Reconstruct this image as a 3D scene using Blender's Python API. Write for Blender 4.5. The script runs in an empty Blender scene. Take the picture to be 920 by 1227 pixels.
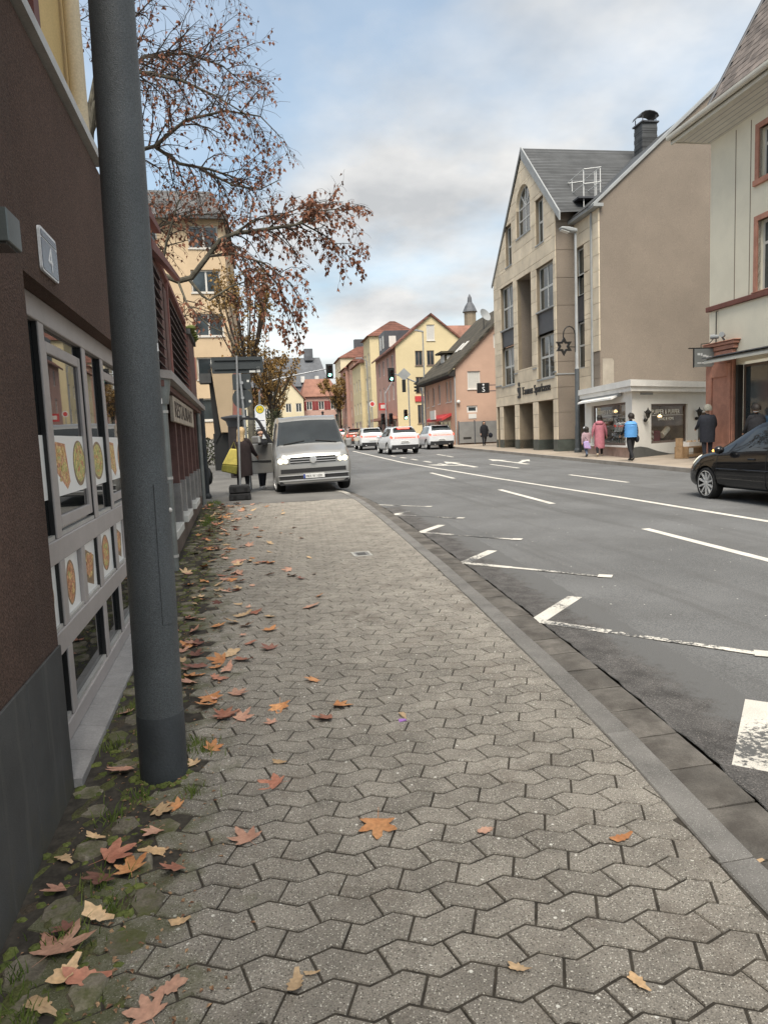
import bpy, bmesh, math, random
from math import sin, cos, pi, radians, sqrt, atan2
from mathutils import Vector, Matrix
S = bpy.context.scene
COL = S.collection
R = random.Random(11)

def gz(y):
    """height of the gently rising street surface"""
    return .012 * max(-30., min(y, 160.))

# ------------------------------------------------------------------ camera
EYE = Vector((0, 0, 1.55))
_p, _roll, _yaw = math.atan(92 / 840), .042, radians(-11.516)
_F, _Rr = Vector((0, cos(_p), -sin(_p))), Vector((1, 0, 0))
_U = _Rr.cross(_F)
_r = _Rr * cos(_roll) - _U * sin(_roll)
_u = _U * cos(_roll) + _Rr * sin(_roll)
_Z = Matrix.Rotation(_yaw, 3, 'Z')
CF, CR, CU = _Z @ _F, _Z @ _r, _Z @ _u
cam = bpy.data.cameras.new('camera')
cam.sensor_fit = 'VERTICAL'
cam.sensor_height = 36
cam.sensor_width = 27
cam.lens = 840 / 1227 * 36
cam.clip_start = .05
cam.clip_end = 3000
camo = bpy.data.objects.new('camera', cam)
COL.objects.link(camo)
M4 = Matrix((CR, CU, -CF)).transposed().to_4x4()
M4.translation = EYE
camo.matrix_world = M4
S.camera = camo

# ------------------------------------------------------------------ sky, sun, exposure
SUN_EL, SUN_AZ = radians(58), radians(194)      # azimuth from +Y clockwise: behind the camera, a little left
W = bpy.data.worlds.new('World')
S.world = W
W.use_nodes = True
nt = W.node_tree
nt.nodes.clear()
def nd(t, **k):
    n = nt.nodes.new(t)
    for a, b in k.items():
        setattr(n, a, b)
    return n
def lk(a, b):
    nt.links.new(a, b)
sky = nd('ShaderNodeTexSky', sky_type='NISHITA', sun_disc=False, sun_elevation=SUN_EL, sun_rotation=SUN_AZ)
sky.air_density, sky.dust_density, sky.ozone_density = 1., 2.2, .6
bg1 = nd('ShaderNodeBackground')
bg1.inputs[1].default_value = .12
tint = nd('ShaderNodeMix', data_type='RGBA', blend_type='MULTIPLY'); tint.inputs[0].default_value = 1
tint.inputs[7].default_value = (.95, 1.06, .98, 1)
lk(sky.outputs[0], tint.inputs[6]); lk(tint.outputs[2], bg1.inputs[0])
tc = nd('ShaderNodeTexCoord')
sp = nd('ShaderNodeSeparateXYZ')
lk(tc.outputs['Generated'], sp.inputs[0])
mx = nd('ShaderNodeMath', operation='MAXIMUM'); mx.inputs[1].default_value = 0
lk(sp.outputs[2], mx.inputs[0])
ad = nd('ShaderNodeMath', operation='ADD'); ad.inputs[1].default_value = .22
lk(mx.outputs[0], ad.inputs[0])
dx = nd('ShaderNodeMath', operation='DIVIDE'); dy = nd('ShaderNodeMath', operation='DIVIDE')
lk(sp.outputs[0], dx.inputs[0]); lk(ad.outputs[0], dx.inputs[1])
lk(sp.outputs[1], dy.inputs[0]); lk(ad.outputs[0], dy.inputs[1])
cb = nd('ShaderNodeCombineXYZ')
lk(dx.outputs[0], cb.inputs[0]); lk(dy.outputs[0], cb.inputs[1])
cb.inputs[2].default_value = 8.2
n1 = nd('ShaderNodeTexNoise'); n1.inputs['Scale'].default_value = 1.05; n1.inputs['Detail'].default_value = 8; n1.inputs['Roughness'].default_value = .52
n2 = nd('ShaderNodeTexNoise'); n2.inputs['Scale'].default_value = 1.35; n2.inputs['Detail'].default_value = 6; n2.inputs['Roughness'].default_value = .55
lk(cb.outputs[0], n1.inputs['Vector']); lk(cb.outputs[0], n2.inputs['Vector'])
r1 = nd('ShaderNodeValToRGB')
r1.color_ramp.elements[0].position = .40; r1.color_ramp.elements[0].color = (.30, .30, .30, 1)
r1.color_ramp.elements[1].position = .60; r1.color_ramp.elements[1].color = (1, 1, 1, 1)
lk(n1.outputs[0], r1.inputs[0])
r2 = nd('ShaderNodeValToRGB')
r2.color_ramp.elements[0].position = .37; r2.color_ramp.elements[0].color = (.53, .545, .56, 1)
r2.color_ramp.elements[1].position = .63; r2.color_ramp.elements[1].color = (.96, .945, .915, 1)
lk(n2.outputs[0], r2.inputs[0])
bg2 = nd('ShaderNodeBackground'); bg2.inputs[1].default_value = .56
lk(r2.outputs[0], bg2.inputs[0])
low = nd('ShaderNodeMapRange'); low.inputs[1].default_value = .38; low.inputs[2].default_value = .08; low.inputs[3].default_value = 0; low.inputs[4].default_value = .92
lk(sp.outputs[2], low.inputs[0])
cov = nd('ShaderNodeMath', operation='MAXIMUM')
lk(r1.outputs[0], cov.inputs[0]); lk(low.outputs[0], cov.inputs[1])
mxs = nd('ShaderNodeMixShader')
lk(cov.outputs[0], mxs.inputs[0]); lk(bg1.outputs[0], mxs.inputs[1]); lk(bg2.outputs[0], mxs.inputs[2])
out = nd('ShaderNodeOutputWorld')
lk(mxs.outputs[0], out.inputs[0])

sl = bpy.data.lights.new('sun', 'SUN')
sl.energy = 2.5
sl.angle = radians(32)
sl.color = (1., .93, .84)
slo = bpy.data.objects.new('sun', sl)
COL.objects.link(slo)
_d = Vector((sin(SUN_AZ) * cos(SUN_EL), cos(SUN_AZ) * cos(SUN_EL), sin(SUN_EL)))
slo.rotation_euler = _d.to_track_quat('Z', 'Y').to_euler()
slo.location = _d * 60

S.view_settings.view_transform = 'Standard'
S.view_settings.look = 'None'
S.view_settings.gamma = 1
S.view_settings.exposure = 1.02
S.render.engine = 'CYCLES'
S.cycles.max_bounces = 6
S.cycles.use_denoising = True
S.cycles.caustics_reflective = False
S.cycles.caustics_refractive = False

# ------------------------------------------------------------------ materials
MATS = {}
def mat(name, c, rough=.75, var=.14, scale=2., c2=None, bump=.0, bscale=60., metal=0., spec=.4, fine=.10, fscale=90.,
        rnd=0., emit=None, estr=0., coat=0., stretch=None, lo=.35, hi=.65):
    if name in MATS:
        return MATS[name]
    m = bpy.data.materials.new(name)
    m.use_nodes = True
    t = m.node_tree
    b = t.nodes['Principled BSDF']
    b.inputs['Roughness'].default_value = rough
    b.inputs['Metallic'].default_value = metal
    b.inputs['Specular IOR Level'].default_value = spec
    b.inputs['Coat Weight'].default_value = coat
    b.inputs['Coat Roughness'].default_value = .06
    N = t.nodes.new
    L = t.links.new
    geo = N('ShaderNodeNewGeometry')
    vec = geo.outputs['Position']
    if stretch:
        mp = N('ShaderNodeMapping'); mp.inputs['Scale'].default_value = stretch
        L(vec, mp.inputs['Vector']); vec = mp.outputs[0]
    ns = N('ShaderNodeTexNoise'); ns.inputs['Scale'].default_value = scale; ns.inputs['Detail'].default_value = 7; ns.inputs['Roughness'].default_value = .6
    L(vec, ns.inputs['Vector'])
    rp = N('ShaderNodeValToRGB')
    rp.color_ramp.elements[0].position = lo; rp.color_ramp.elements[1].position = hi
    a = [max(0, x * (1 - var)) for x in c]
    e = list(c2) if c2 else [min(1, x * (1 + var)) for x in c]
    rp.color_ramp.elements[0].color = (*(c if c2 else a), 1)
    rp.color_ramp.elements[1].color = (*e, 1)
    L(ns.outputs[0], rp.inputs[0])
    col = rp.outputs[0]
    if fine:
        nf = N('ShaderNodeTexNoise'); nf.inputs['Scale'].default_value = fscale; nf.inputs['Detail'].default_value = 3
        L(vec, nf.inputs['Vector'])
        mr = N('ShaderNodeMapRange'); mr.inputs[1].default_value = .3; mr.inputs[2].default_value = .7
        mr.inputs[3].default_value = 1 - fine; mr.inputs[4].default_value = 1 + fine
        L(nf.outputs[0], mr.inputs[0])
        vm = N('ShaderNodeVectorMath'); vm.operation = 'SCALE'
        L(col, vm.inputs[0]); L(mr.outputs[0], vm.inputs['Scale'])
        col = vm.outputs[0]
    if rnd:
        oi = N('ShaderNodeObjectInfo')
        mr = N('ShaderNodeMapRange'); mr.inputs[3].default_value = 1 - rnd; mr.inputs[4].default_value = 1 + rnd
        L(oi.outputs['Random'], mr.inputs[0])
        vm = N('ShaderNodeVectorMath'); vm.operation = 'SCALE'
        L(col, vm.inputs[0]); L(mr.outputs[0], vm.inputs['Scale'])
        col = vm.outputs[0]
    L(col, b.inputs['Base Color'])
    if bump:
        nb = N('ShaderNodeTexNoise'); nb.inputs['Scale'].default_value = bscale; nb.inputs['Detail'].default_value = 4
        L(vec, nb.inputs['Vector'])
        bp = N('ShaderNodeBump'); bp.inputs['Strength'].default_value = bump; bp.inputs['Distance'].default_value = .01
        L(nb.outputs[0], bp.inputs['Height'])
        L(bp.outputs[0], b.inputs['Normal'])
    if emit:
        b.inputs['Emission Color'].default_value = (*emit, 1)
        b.inputs['Emission Strength'].default_value = estr
    MATS[name] = m
    return m

def _nodes(m):
    t = m.node_tree
    return t, t.nodes['Principled BSDF'], t.nodes.new, t.links.new

def speckle(m, thresh, colour, scale=220.):
    """light aggregate grains scattered over a stone surface"""
    t, b, N, L = _nodes(m)
    src = b.inputs['Base Color'].links[0].from_socket
    geo = N('ShaderNodeNewGeometry')
    vo = N('ShaderNodeTexVoronoi'); vo.inputs['Scale'].default_value = scale
    L(geo.outputs['Position'], vo.inputs['Vector'])
    nz = N('ShaderNodeTexWhiteNoise'); L(vo.outputs['Position'], nz.inputs['Vector'])
    g1 = N('ShaderNodeMath'); g1.operation = 'LESS_THAN'; g1.inputs[1].default_value = thresh
    L(nz.outputs['Value'], g1.inputs[0])
    g2 = N('ShaderNodeMath'); g2.operation = 'LESS_THAN'; g2.inputs[1].default_value = .42
    L(vo.outputs['Distance'], g2.inputs[0])
    mu = N('ShaderNodeMath'); mu.operation = 'MULTIPLY'; L(g1.outputs[0], mu.inputs[0]); L(g2.outputs[0], mu.inputs[1])
    mx = N('ShaderNodeMix'); mx.data_type = 'RGBA'
    L(mu.outputs[0], mx.inputs[0]); L(src, mx.inputs[6]); mx.inputs[7].default_value = (*colour, 1)
    L(mx.outputs[2], b.inputs['Base Color'])

def overlay(m, colour, scale, lo, hi, amount=1., axis=None, a0=0., a1=1., stretch=None):
    """second colour in patches (moss, dirt, wear), optionally only towards one side along a world axis"""
    t, b, N, L = _nodes(m)
    src = b.inputs['Base Color'].links[0].from_socket
    geo = N('ShaderNodeNewGeometry')
    ns = N('ShaderNodeTexNoise'); ns.inputs['Scale'].default_value = scale; ns.inputs['Detail'].default_value = 6; ns.inputs['Roughness'].default_value = .65
    if stretch:
        mp = N('ShaderNodeMapping'); mp.inputs['Scale'].default_value = stretch
        L(geo.outputs['Position'], mp.inputs['Vector']); L(mp.outputs[0], ns.inputs['Vector'])
    else:
        L(geo.outputs['Position'], ns.inputs['Vector'])
    h = ns.outputs[0]
    if axis is not None:
        sx = N('ShaderNodeSeparateXYZ'); L(geo.outputs['Position'], sx.inputs[0])
        mr = N('ShaderNodeMapRange'); mr.inputs[1].default_value = a0; mr.inputs[2].default_value = a1
        mr.inputs[3].default_value = .34; mr.inputs[4].default_value = -.34
        L(sx.outputs[axis], mr.inputs[0])
        aa = N('ShaderNodeMath'); aa.operation = 'ADD'; L(h, aa.inputs[0]); L(mr.outputs[0], aa.inputs[1]); h = aa.outputs[0]
    mr = N('ShaderNodeMapRange'); mr.inputs[1].default_value = lo; mr.inputs[2].default_value = hi; mr.inputs[4].default_value = amount
    L(h, mr.inputs[0])
    mx = N('ShaderNodeMix'); mx.data_type = 'RGBA'
    L(mr.outputs[0], mx.inputs[0]); L(src, mx.inputs[6]); mx.inputs[7].default_value = (*colour, 1)
    L(mx.outputs[2], b.inputs['Base Color'])

def tiles(m, sx, sy, axes, dark=.72, mortar=.02, bump=.5, offset=.5, rot=None):
    """courses of slates or clay tiles too far off to be picked apart"""
    t, b, N, L = _nodes(m)
    src = b.inputs['Base Color'].links[0].from_socket
    tcn = N('ShaderNodeTexCoord')
    sx_ = N('ShaderNodeSeparateXYZ'); L(tcn.outputs['Object'], sx_.inputs[0])
    cb = N('ShaderNodeCombineXYZ'); L(sx_.outputs[axes[0]], cb.inputs[0]); L(sx_.outputs[axes[1]], cb.inputs[1])
    br = N('ShaderNodeTexBrick'); br.offset = offset
    br.inputs['Scale'].default_value = 1; br.inputs['Brick Width'].default_value = sx; br.inputs['Row Height'].default_value = sy
    br.inputs['Mortar Size'].default_value = mortar; br.inputs['Color1'].default_value = (1, 1, 1, 1)
    br.inputs['Color2'].default_value = (dark, dark, dark, 1); br.inputs['Mortar'].default_value = (.3, .3, .3, 1)
    L(cb.outputs[0], br.inputs['Vector'])
    mx = N('ShaderNodeMix'); mx.data_type = 'RGBA'; mx.blend_type = 'MULTIPLY'; mx.inputs[0].default_value = 1
    L(src, mx.inputs[6]); L(br.outputs[0], mx.inputs[7]); L(mx.outputs[2], b.inputs['Base Color'])

def clear_pane(name, tint=(.96, .97, .97), gloss=.03):
    """thin window glass: mostly clear, partly mirror-like"""
    m = bpy.data.materials.new(name); m.use_nodes = True
    t = m.node_tree; t.nodes.clear()
    N, L = t.nodes.new, t.links.new
    tr_ = N('ShaderNodeBsdfTransparent'); tr_.inputs[0].default_value = (*tint, 1)
    gl_ = N('ShaderNodeBsdfGlossy'); gl_.inputs['Roughness'].default_value = .02
    fr_ = N('ShaderNodeLayerWeight'); fr_.inputs[0].default_value = .5
    pw_ = N('ShaderNodeMath'); pw_.operation = 'POWER'; pw_.inputs[1].default_value = 4.; L(fr_.outputs['Facing'], pw_.inputs[0])
    ad_ = N('ShaderNodeMath'); ad_.operation = 'MULTIPLY_ADD'; ad_.inputs[1].default_value = .6; ad_.inputs[2].default_value = gloss; ad_.use_clamp = True
    L(pw_.outputs[0], ad_.inputs[0])
    mx_ = N('ShaderNodeMixShader'); L(ad_.outputs[0], mx_.inputs[0]); L(tr_.outputs[0], mx_.inputs[1]); L(gl_.outputs[0], mx_.inputs[2])
    o_ = N('ShaderNodeOutputMaterial'); L(mx_.outputs[0], o_.inputs[0])
    return m
def glass(name, tint=(.02, .025, .03), rough=.03, spec=.9):
    m = mat(name, tint, rough=rough, var=.35, scale=.9, fine=0, spec=spec)
    return m

# ------------------------------------------------------------------ geometry helpers
WM = {}          # world matrix of every empty / parent built here
Zv = Vector((0, 0, 1))
class MB:
    def __init__(s):
        s.v, s.f, s.m = [], [], []
    def add(s, vs, fs, mi=0):
        o = len(s.v)
        s.v += [Vector(v) for v in vs]
        s.f += [[i + o for i in f] for f in fs]
        s.m += [mi] * len(fs)
        return s
    def hexa(s, p, mi=0):
        return s.add(p, [(3, 2, 1, 0), (4, 5, 6, 7), (0, 1, 5, 4), (1, 2, 6, 5), (2, 3, 7, 6), (3, 0, 4, 7)], mi)
    def box(s, x0, x1, y0, y1, z0, z1, mi=0):
        return s.hexa([(x0, y0, z0), (x1, y0, z0), (x1, y1, z0), (x0, y1, z0), (x0, y0, z1), (x1, y0, z1), (x1, y1, z1), (x0, y1, z1)], mi)
    def fbox(s, fr, a0, a1, b0, b1, d0, d1, mi=0):
        """box in a facade frame: a along, b up, d outwards"""
        O, U, N = fr
        P = lambda a, b, d: O + U * a + Zv * b + N * d
        return s.hexa([P(a0, b0, d0), P(a1, b0, d0), P(a1, b0, d1), P(a0, b0, d1), P(a0, b1, d0), P(a1, b1, d0), P(a1, b1, d1), P(a0, b1, d1)], mi)
    def ext(s, pts, vec, mi=0):
        n = len(pts); pts = [Vector(p) for p in pts]; vec = Vector(vec)
        return s.add(pts + [p + vec for p in pts], [tuple(range(n))[::-1], tuple(range(n, 2 * n))] + [(i, (i + 1) % n, n + (i + 1) % n, n + i) for i in range(n)], mi)
    def fext(s, fr, poly, d0, d1, mi=0):
        O, U, N = fr
        return s.ext([O + U * a + Zv * b + N * d0 for a, b in poly], N * (d1 - d0), mi)
    def tube(s, pts, rad, n=8, cap=True, mi=0):
        pts = [Vector(p) for p in pts]
        if not isinstance(rad, (list, tuple)):
            rad = [rad] * len(pts)
        o = len(s.v); vs = []; fs = []; ref = None
        for i, p in enumerate(pts):
            d = (pts[min(i + 1, len(pts) - 1)] - pts[max(i - 1, 0)])
            d = d.normalized() if d.length > 1e-9 else Vector((0, 0, 1))
            if ref is None:
                ref = Vector((0, 0, 1)) if abs(d.z) < .9 else Vector((1, 0, 0))
            x = (ref - d * ref.dot(d)); x = x.normalized() if x.length > 1e-6 else d.orthogonal().normalized()
            ref = x; y = d.cross(x)
            vs += [p + (x * cos(2 * pi * k / n) + y * sin(2 * pi * k / n)) * rad[i] for k in range(n)]
        for i in range(len(pts) - 1):
            fs += [(i * n + k, i * n + (k + 1) % n, (i + 1) * n + (k + 1) % n, (i + 1) * n + k) for k in range(n)]
        if cap:
            fs += [tuple(range(n))[::-1], tuple(range((len(pts) - 1) * n, len(pts) * n))]
        return s.add(vs, fs, mi)
    def lathe(s, prof, M=None, n=16, mi=0):
        """profile of (radius, height) about the local z axis"""
        M = M or Matrix()
        vs, fs = [], []
        for r, z in prof:
            vs += [M @ Vector((r * cos(2 * pi * k / n), r * sin(2 * pi * k / n), z)) for k in range(n)]
        for i in range(len(prof) - 1):
            fs += [(i * n + k, i * n + (k + 1) % n, (i + 1) * n + (k + 1) % n, (i + 1) * n + k) for k in range(n)]
        fs += [tuple(range(n))[::-1], tuple(range((len(prof) - 1) * n, len(prof) * n))]
        return s.add(vs, fs, mi)
    def ball(s, c, rx, ry=None, rz=None, n=12, k=8, mi=0):
        ry = ry or rx; rz = rz or rx; c = Vector(c)
        M = Matrix.Translation(c) @ Matrix.Diagonal((rx, ry, rz, 1))
        return s.lathe([(max(sin(pi * i / k), .02), -cos(pi * i / k)) for i in range(k + 1)], M, n, mi)
    def build(s, name, m, parent=None, smooth=False, bevel=0, label=None, kind=None, segs=1, local=False):
        me = bpy.data.meshes.new(name)
        vs = s.v
        if parent is not None and not local:
            inv = WM[parent.name].inverted()
            vs = [inv @ v for v in vs]
        me.from_pydata([tuple(v) for v in vs], [], s.f)
        for q in (m if isinstance(m, (list, tuple)) else [m]):
            me.materials.append(q)
        if isinstance(m, (list, tuple)):
            me.polygons.foreach_set('material_index', s.m)
        me.polygons.foreach_set('use_smooth', [smooth] * len(s.f))
        me.update()
        bm = bmesh.new(); bm.from_mesh(me); bmesh.ops.recalc_face_normals(bm, faces=bm.faces); bm.to_mesh(me); bm.free()
        if smooth:
            me.set_sharp_from_angle(angle=radians(42))
        o = bpy.data.objects.new(name, me)
        COL.objects.link(o)
        if parent is not None:
            o.parent = parent
            WM[o.name] = WM[parent.name]
        else:
            WM[o.name] = Matrix()
        if bevel:
            b = o.modifiers.new('bevel', 'BEVEL'); b.width = bevel; b.segments = segs; b.limit_method = 'ANGLE'; b.angle_limit = radians(40)
        if label: o['label'] = label
        if kind: o['kind'] = kind
        return o

def tag(o, label, cat, group=None):
    o['label'] = label; o['category'] = cat
    if group: o['group'] = group
    return o
def thing(name, label, cat, loc=(0, 0, 0), rz=0, group=None):
    o = bpy.data.objects.new(name, None)
    COL.objects.link(o)
    o.empty_display_size = .2
    o.location = loc
    o.rotation_euler = (0, 0, rz)
    WM[o.name] = Matrix.Translation(Vector(loc)) @ Matrix.Rotation(rz, 4, 'Z')
    return tag(o, label, cat, group)
def kids(o):
    return [c for c in o.children]
def copy_tree(o, parent=None):
    c = o.copy(); COL.objects.link(c)
    if parent is not None: c.parent = parent
    WM[c.name] = Matrix()
    for ch in list(o.children):
        copy_tree(ch, c)
    return c
def dup(o, label, loc, rz=None, group=None):
    c = copy_tree(o)
    c['label'] = label
    c.location = loc
    if rz is not None: c.rotation_euler = (0, 0, rz)
    if group: c['group'] = group
    WM[c.name] = Matrix.Translation(Vector(loc)) @ Matrix.Rotation(rz or 0, 4, 'Z')
    return c
def grid(xs, ys, zf):
    m = MB(); nx = len(xs)
    m.add([(x, y, zf(x, y)) for y in ys for x in xs], [(j * nx + i, j * nx + i + 1, (j + 1) * nx + i + 1, (j + 1) * nx + i) for j in range(len(ys) - 1) for i in range(nx - 1)])
    return m
def text(name, body, fr, a, b, size, m, parent, d=.004, ext=.004, sx=1., align='LEFT', label=None):
    """lettering lying in a facade frame; a along, b up"""
    c = bpy.data.curves.new(name, 'FONT')
    c.body = body; c.size = size; c.extrude = ext; c.align_x = align
    c.resolution_u = 3
    c.materials.append(m)
    o = bpy.data.objects.new(name, c); COL.objects.link(o)
    bpy.context.view_layer.update()
    me = bpy.data.meshes.new_from_object(o.evaluated_get(bpy.context.evaluated_depsgraph_get()))
    bpy.data.objects.remove(o)
    o = bpy.data.objects.new(name, me); COL.objects.link(o)
    O, U, N = fr
    X = U if U.cross(Zv).dot(N) > 0 else -U
    Mx = Matrix((X * sx, Zv, N)).transposed().to_4x4()
    Mx.translation = O + U * a + Zv * b + N * d
    o.parent = parent
    o.matrix_local = WM[parent.name].inverted() @ Mx
    WM[o.name] = Mx
    if label: o['label'] = label
    return o

# facades -----------------------------------------------------------
def clip(poly, a, b, c):
    """keep the side a*x+b*y+c >= 0"""
    r = []
    for i in range(len(poly)):
        p, q = poly[i], poly[(i + 1) % len(poly)]
        dp, dq = a * p[0] + b * p[1] + c, a * q[0] + b * q[1] + c
        if dp >= -1e-9: r.append(p)
        if (dp > 1e-9 and dq < -1e-9) or (dp < -1e-9 and dq > 1e-9):
            t = dp / (dp - dq); r.append((p[0] + (q[0] - p[0]) * t, p[1] + (q[1] - p[1]) * t))
    return r
def clip_convex(poly, conv):
    for i in range(len(conv)):
        p, q = conv[i], conv[(i + 1) % len(conv)]
        ex, ey = q[0] - p[0], q[1] - p[1]
        poly = clip(poly, -ey, ex, ey * p[0] - ex * p[1])
        if len(poly) < 3: return []
    return poly
def rects_minus(rect, holes):
    rs = [rect]
    for h in holes:
        nr = []
        for a0, b0, a1, b1 in rs:
            x0, x1, y0, y1 = max(a0, h[0]), min(a1, h[2]), max(b0, h[1]), min(b1, h[3])
            if x0 >= x1 - 1e-6 or y0 >= y1 - 1e-6:
                nr.append((a0, b0, a1, b1)); continue
            if y0 > b0: nr.append((a0, b0, a1, y0))
            if y1 < b1: nr.append((a0, y1, a1, b1))
            if x0 > a0: nr.append((a0, y0, x0, y1))
            if x1 < a1: nr.append((x1, y0, a1, y1))
        rs = nr
    return rs
def wall_face(mb, fr, poly, holes, reveal=.15):
    """wall plane with real openings and their reveals; poly is convex, counter-clockwise in (a, b)"""
    O, U, N = fr
    P = lambda a, b, d=0: O + U * a + Zv * b + N * d
    A = sorted({p[0] for p in poly} | {h[0] for h in holes} | {h[2] for h in holes})
    B = sorted({p[1] for p in poly} | {h[1] for h in holes} | {h[3] for h in holes})
    for i in range(len(A) - 1):
        for j in range(len(B) - 1):
            ca, cb_ = (A[i] + A[i + 1]) / 2, (B[j] + B[j + 1]) / 2
            if any(h[0] < ca < h[2] and h[1] < cb_ < h[3] for h in holes): continue
            q = clip_convex([(A[i], B[j]), (A[i + 1], B[j]), (A[i + 1], B[j + 1]), (A[i], B[j + 1])], poly)
            if len(q) >= 3: mb.add([P(*p) for p in q], [tuple(range(len(q)))])
    for a0, b0, a1, b1 in [h[:4] for h in holes]:
        for (p, q) in (((a0, b0), (a1, b0)), ((a1, b0), (a1, b1)), ((a1, b1), (a0, b1)), ((a0, b1), (a0, b0))):
            mb.add([P(*p), P(*q), P(*q, -reveal), P(*p, -reveal)], [(0, 1, 2, 3)])
    return mb
def window(parent, fr, a0, b0, a1, b1, d, fm, gm, cols=(.5,), rows=(), fw=.06, th=.05, sill=None, sm=None, label=None, name='window', curtain=None):
    """frame bars set back by d in an opening, one pane per field (sub-parts), sill"""
    w = MB()
    ca = [a0 + (a1 - a0) * c for c in (0, *cols, 1)]
    rb = [b0 + (b1 - b0) * c for c in (0, *rows, 1)]
    for i, x in enumerate(ca):
        lo, hi = (x, x + fw) if i == 0 else ((x - fw, x) if i == len(ca) - 1 else (x - fw * .6, x + fw * .6))
        w.fbox(fr, lo, hi, b0, b1, -d - th, -d)
    for i, y in enumerate(rb):
        lo, hi = (y, y + fw) if i == 0 else ((y - fw, y) if i == len(rb) - 1 else (y - fw * .6, y + fw * .6))
        w.fbox(fr, a0 + fw, a1 - fw, lo, hi, -d - th + .004, -d - .004)
    o = w.build(name, fm, parent, label=label)
    for i in range(len(ca) - 1):
        for j in range(len(rb) - 1):
            MB().fbox(fr, ca[i] + fw * .5, ca[i + 1] - fw * .5, rb[j] + fw * .5, rb[j + 1] - fw * .5, -d - th * .75, -d - th * .45).build('pane', gm, o)
    if sill:
        MB().fbox(fr, a0 - .05, a1 + .05, b0 - sill[0], b0 - .002, -d, sill[1]).build('sill', sm or fm, o)
    return o
def cladding(parent, fr, poly, holes, rows, width, th, m, gap=.012, jitter=.0, seed=1, name='cladding_panel', label=None, mk=None):
    """stone slabs hung course by course, each its own object, joints open between them"""
    rr = random.Random(seed)
    O, U, N = fr
    lo, hi = min(p[0] for p in poly), max(p[0] for p in poly)
    for k in range(len(rows) - 1):
        x = lo - (width * .5 if k % 2 else 0) - rr.random() * jitter
        while x < hi:
            w = width * (1 + rr.uniform(-jitter, jitter))
            for rc in rects_minus((max(x, lo), rows[k], min(x + w, hi), rows[k + 1]), holes):
                if rc[2] - rc[0] < .05 or rc[3] - rc[1] < .05: continue
                q = clip_convex([(rc[0] + gap / 2, rc[1] + gap / 2), (rc[2] - gap / 2, rc[1] + gap / 2), (rc[2] - gap / 2, rc[3] - gap / 2), (rc[0] + gap / 2, rc[3] - gap / 2)], poly)
                if len(q) >= 3:
                    MB().fext(fr, q, .0, th + rr.uniform(-.003, .003)).build(name, m, parent)
            x += w
# ================================================================== SETTING
def interp(tab, y):
    if y <= tab[0][0]: return tab[0][1]
    for (a, p), (b, q) in zip(tab, tab[1:]):
        if y <= b: return p + (q - p) * (y - a) / (b - a)
    return tab[-1][1]
KERB = [(-30, -.2), (-8, 1.05), (0, 1.37), (1.73, 1.5), (2.74, 1.65), (3.35, 1.72), (4.18, 1.8), (5.93, 1.94), (7.39, 2.05), (9.65, 2.19), (12.2, 2.33), (14.8, 2.43), (16.5, 2.42), (18, 2.36), (24, 2.6), (60, 4.3), (170, 9.5)]
def kx(y): return interp(KERB, y)
def fx(y): return 11.5 + .062 * y if y < 60 else 15.22 + .045 * (y - 60)

m_asphalt = mat('asphalt', (.136, .137, .136), rough=.84, var=.16, scale=.5, bump=.6, bscale=200, fine=.34, fscale=85)
speckle(m_asphalt, .07, (.30, .29, .27), 170)
overlay(m_asphalt, (.085, .082, .078), .55, .50, .75, .6)
overlay(m_asphalt, (.17, .168, .162), 1.6, .58, .8, .5)
overlay(m_asphalt, (.088, .086, .083), 1.4, .52, .66, .55, stretch=(1.3, .07, 1))
speckle(m_asphalt, .0012, (.62, .60, .55), 45)
m_asph_old = mat('asphalt_pavement', (.15, .145, .135), rough=.9, var=.2, scale=.8, bump=.4, bscale=200, fine=.2, fscale=180)
m_paver = mat('concrete_paver', (.262, .240, .206), rough=.88, var=.2, scale=5, bump=.8, bscale=200, fine=.38, fscale=190, rnd=.10)
speckle(m_paver, .15, (.62, .59, .52), 185)
speckle(m_paver, .12, (.10, .088, .074), 160)
speckle(m_paver, .006, (.72, .70, .64), 70)
overlay(m_paver, (.14, .11, .085), 2.6, .55, .8, .7)
overlay(m_paver, (.085, .092, .035), 7, .42, .70, .8, axis=0, a0=-.66, a1=.15)
m_sand = mat('joint_sand', (.046, .040, .032), rough=1, var=.4, scale=20)
m_soil = mat('mossy_soil', (.06, .047, .033), rough=1, var=.3, scale=6, c2=(.088, .098, .030), bump=.9, bscale=90, fine=.35, fscale=120, lo=.40, hi=.58)
m_kerb = mat('kerb_stone', (.165, .158, .147), rough=.85, var=.2, scale=4, bump=.4, bscale=160, fine=.2, fscale=200, rnd=.1)
speckle(m_kerb, .12, (.34, .33, .31), 230)
m_gutter = mat('gutter_stone', (.125, .114, .10), rough=.85, var=.3, scale=4, bump=.5, bscale=120, fine=.2, fscale=150, rnd=.16)
overlay(m_gutter, (.062, .054, .046), 5, .48, .66, .75)
m_farpave = mat('far_paving', (.34, .285, .225), rough=.88, var=.15, scale=1.2, bump=.2, bscale=80)
m_farkerb = mat('far_kerb', (.30, .27, .235), rough=.88, var=.15, scale=2)
m_ground = mat('ground', (.16, .15, .13), rough=.95, var=.25, scale=.3)
m_moss = mat('moss', (.065, .085, .022), rough=1, var=.35, scale=14, c2=(.14, .16, .045), fine=.3)

ys = [-60, -30, 0, 20, 40, 60, 80, 100, 120, 140, 160, 260, 500, 900]
grid([-500, -200, -80, -30, -10, 0, 10, 30, 80, 200, 500], ys, lambda x, y: gz(y) - .17).build('ground', m_ground, kind='structure')

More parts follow.
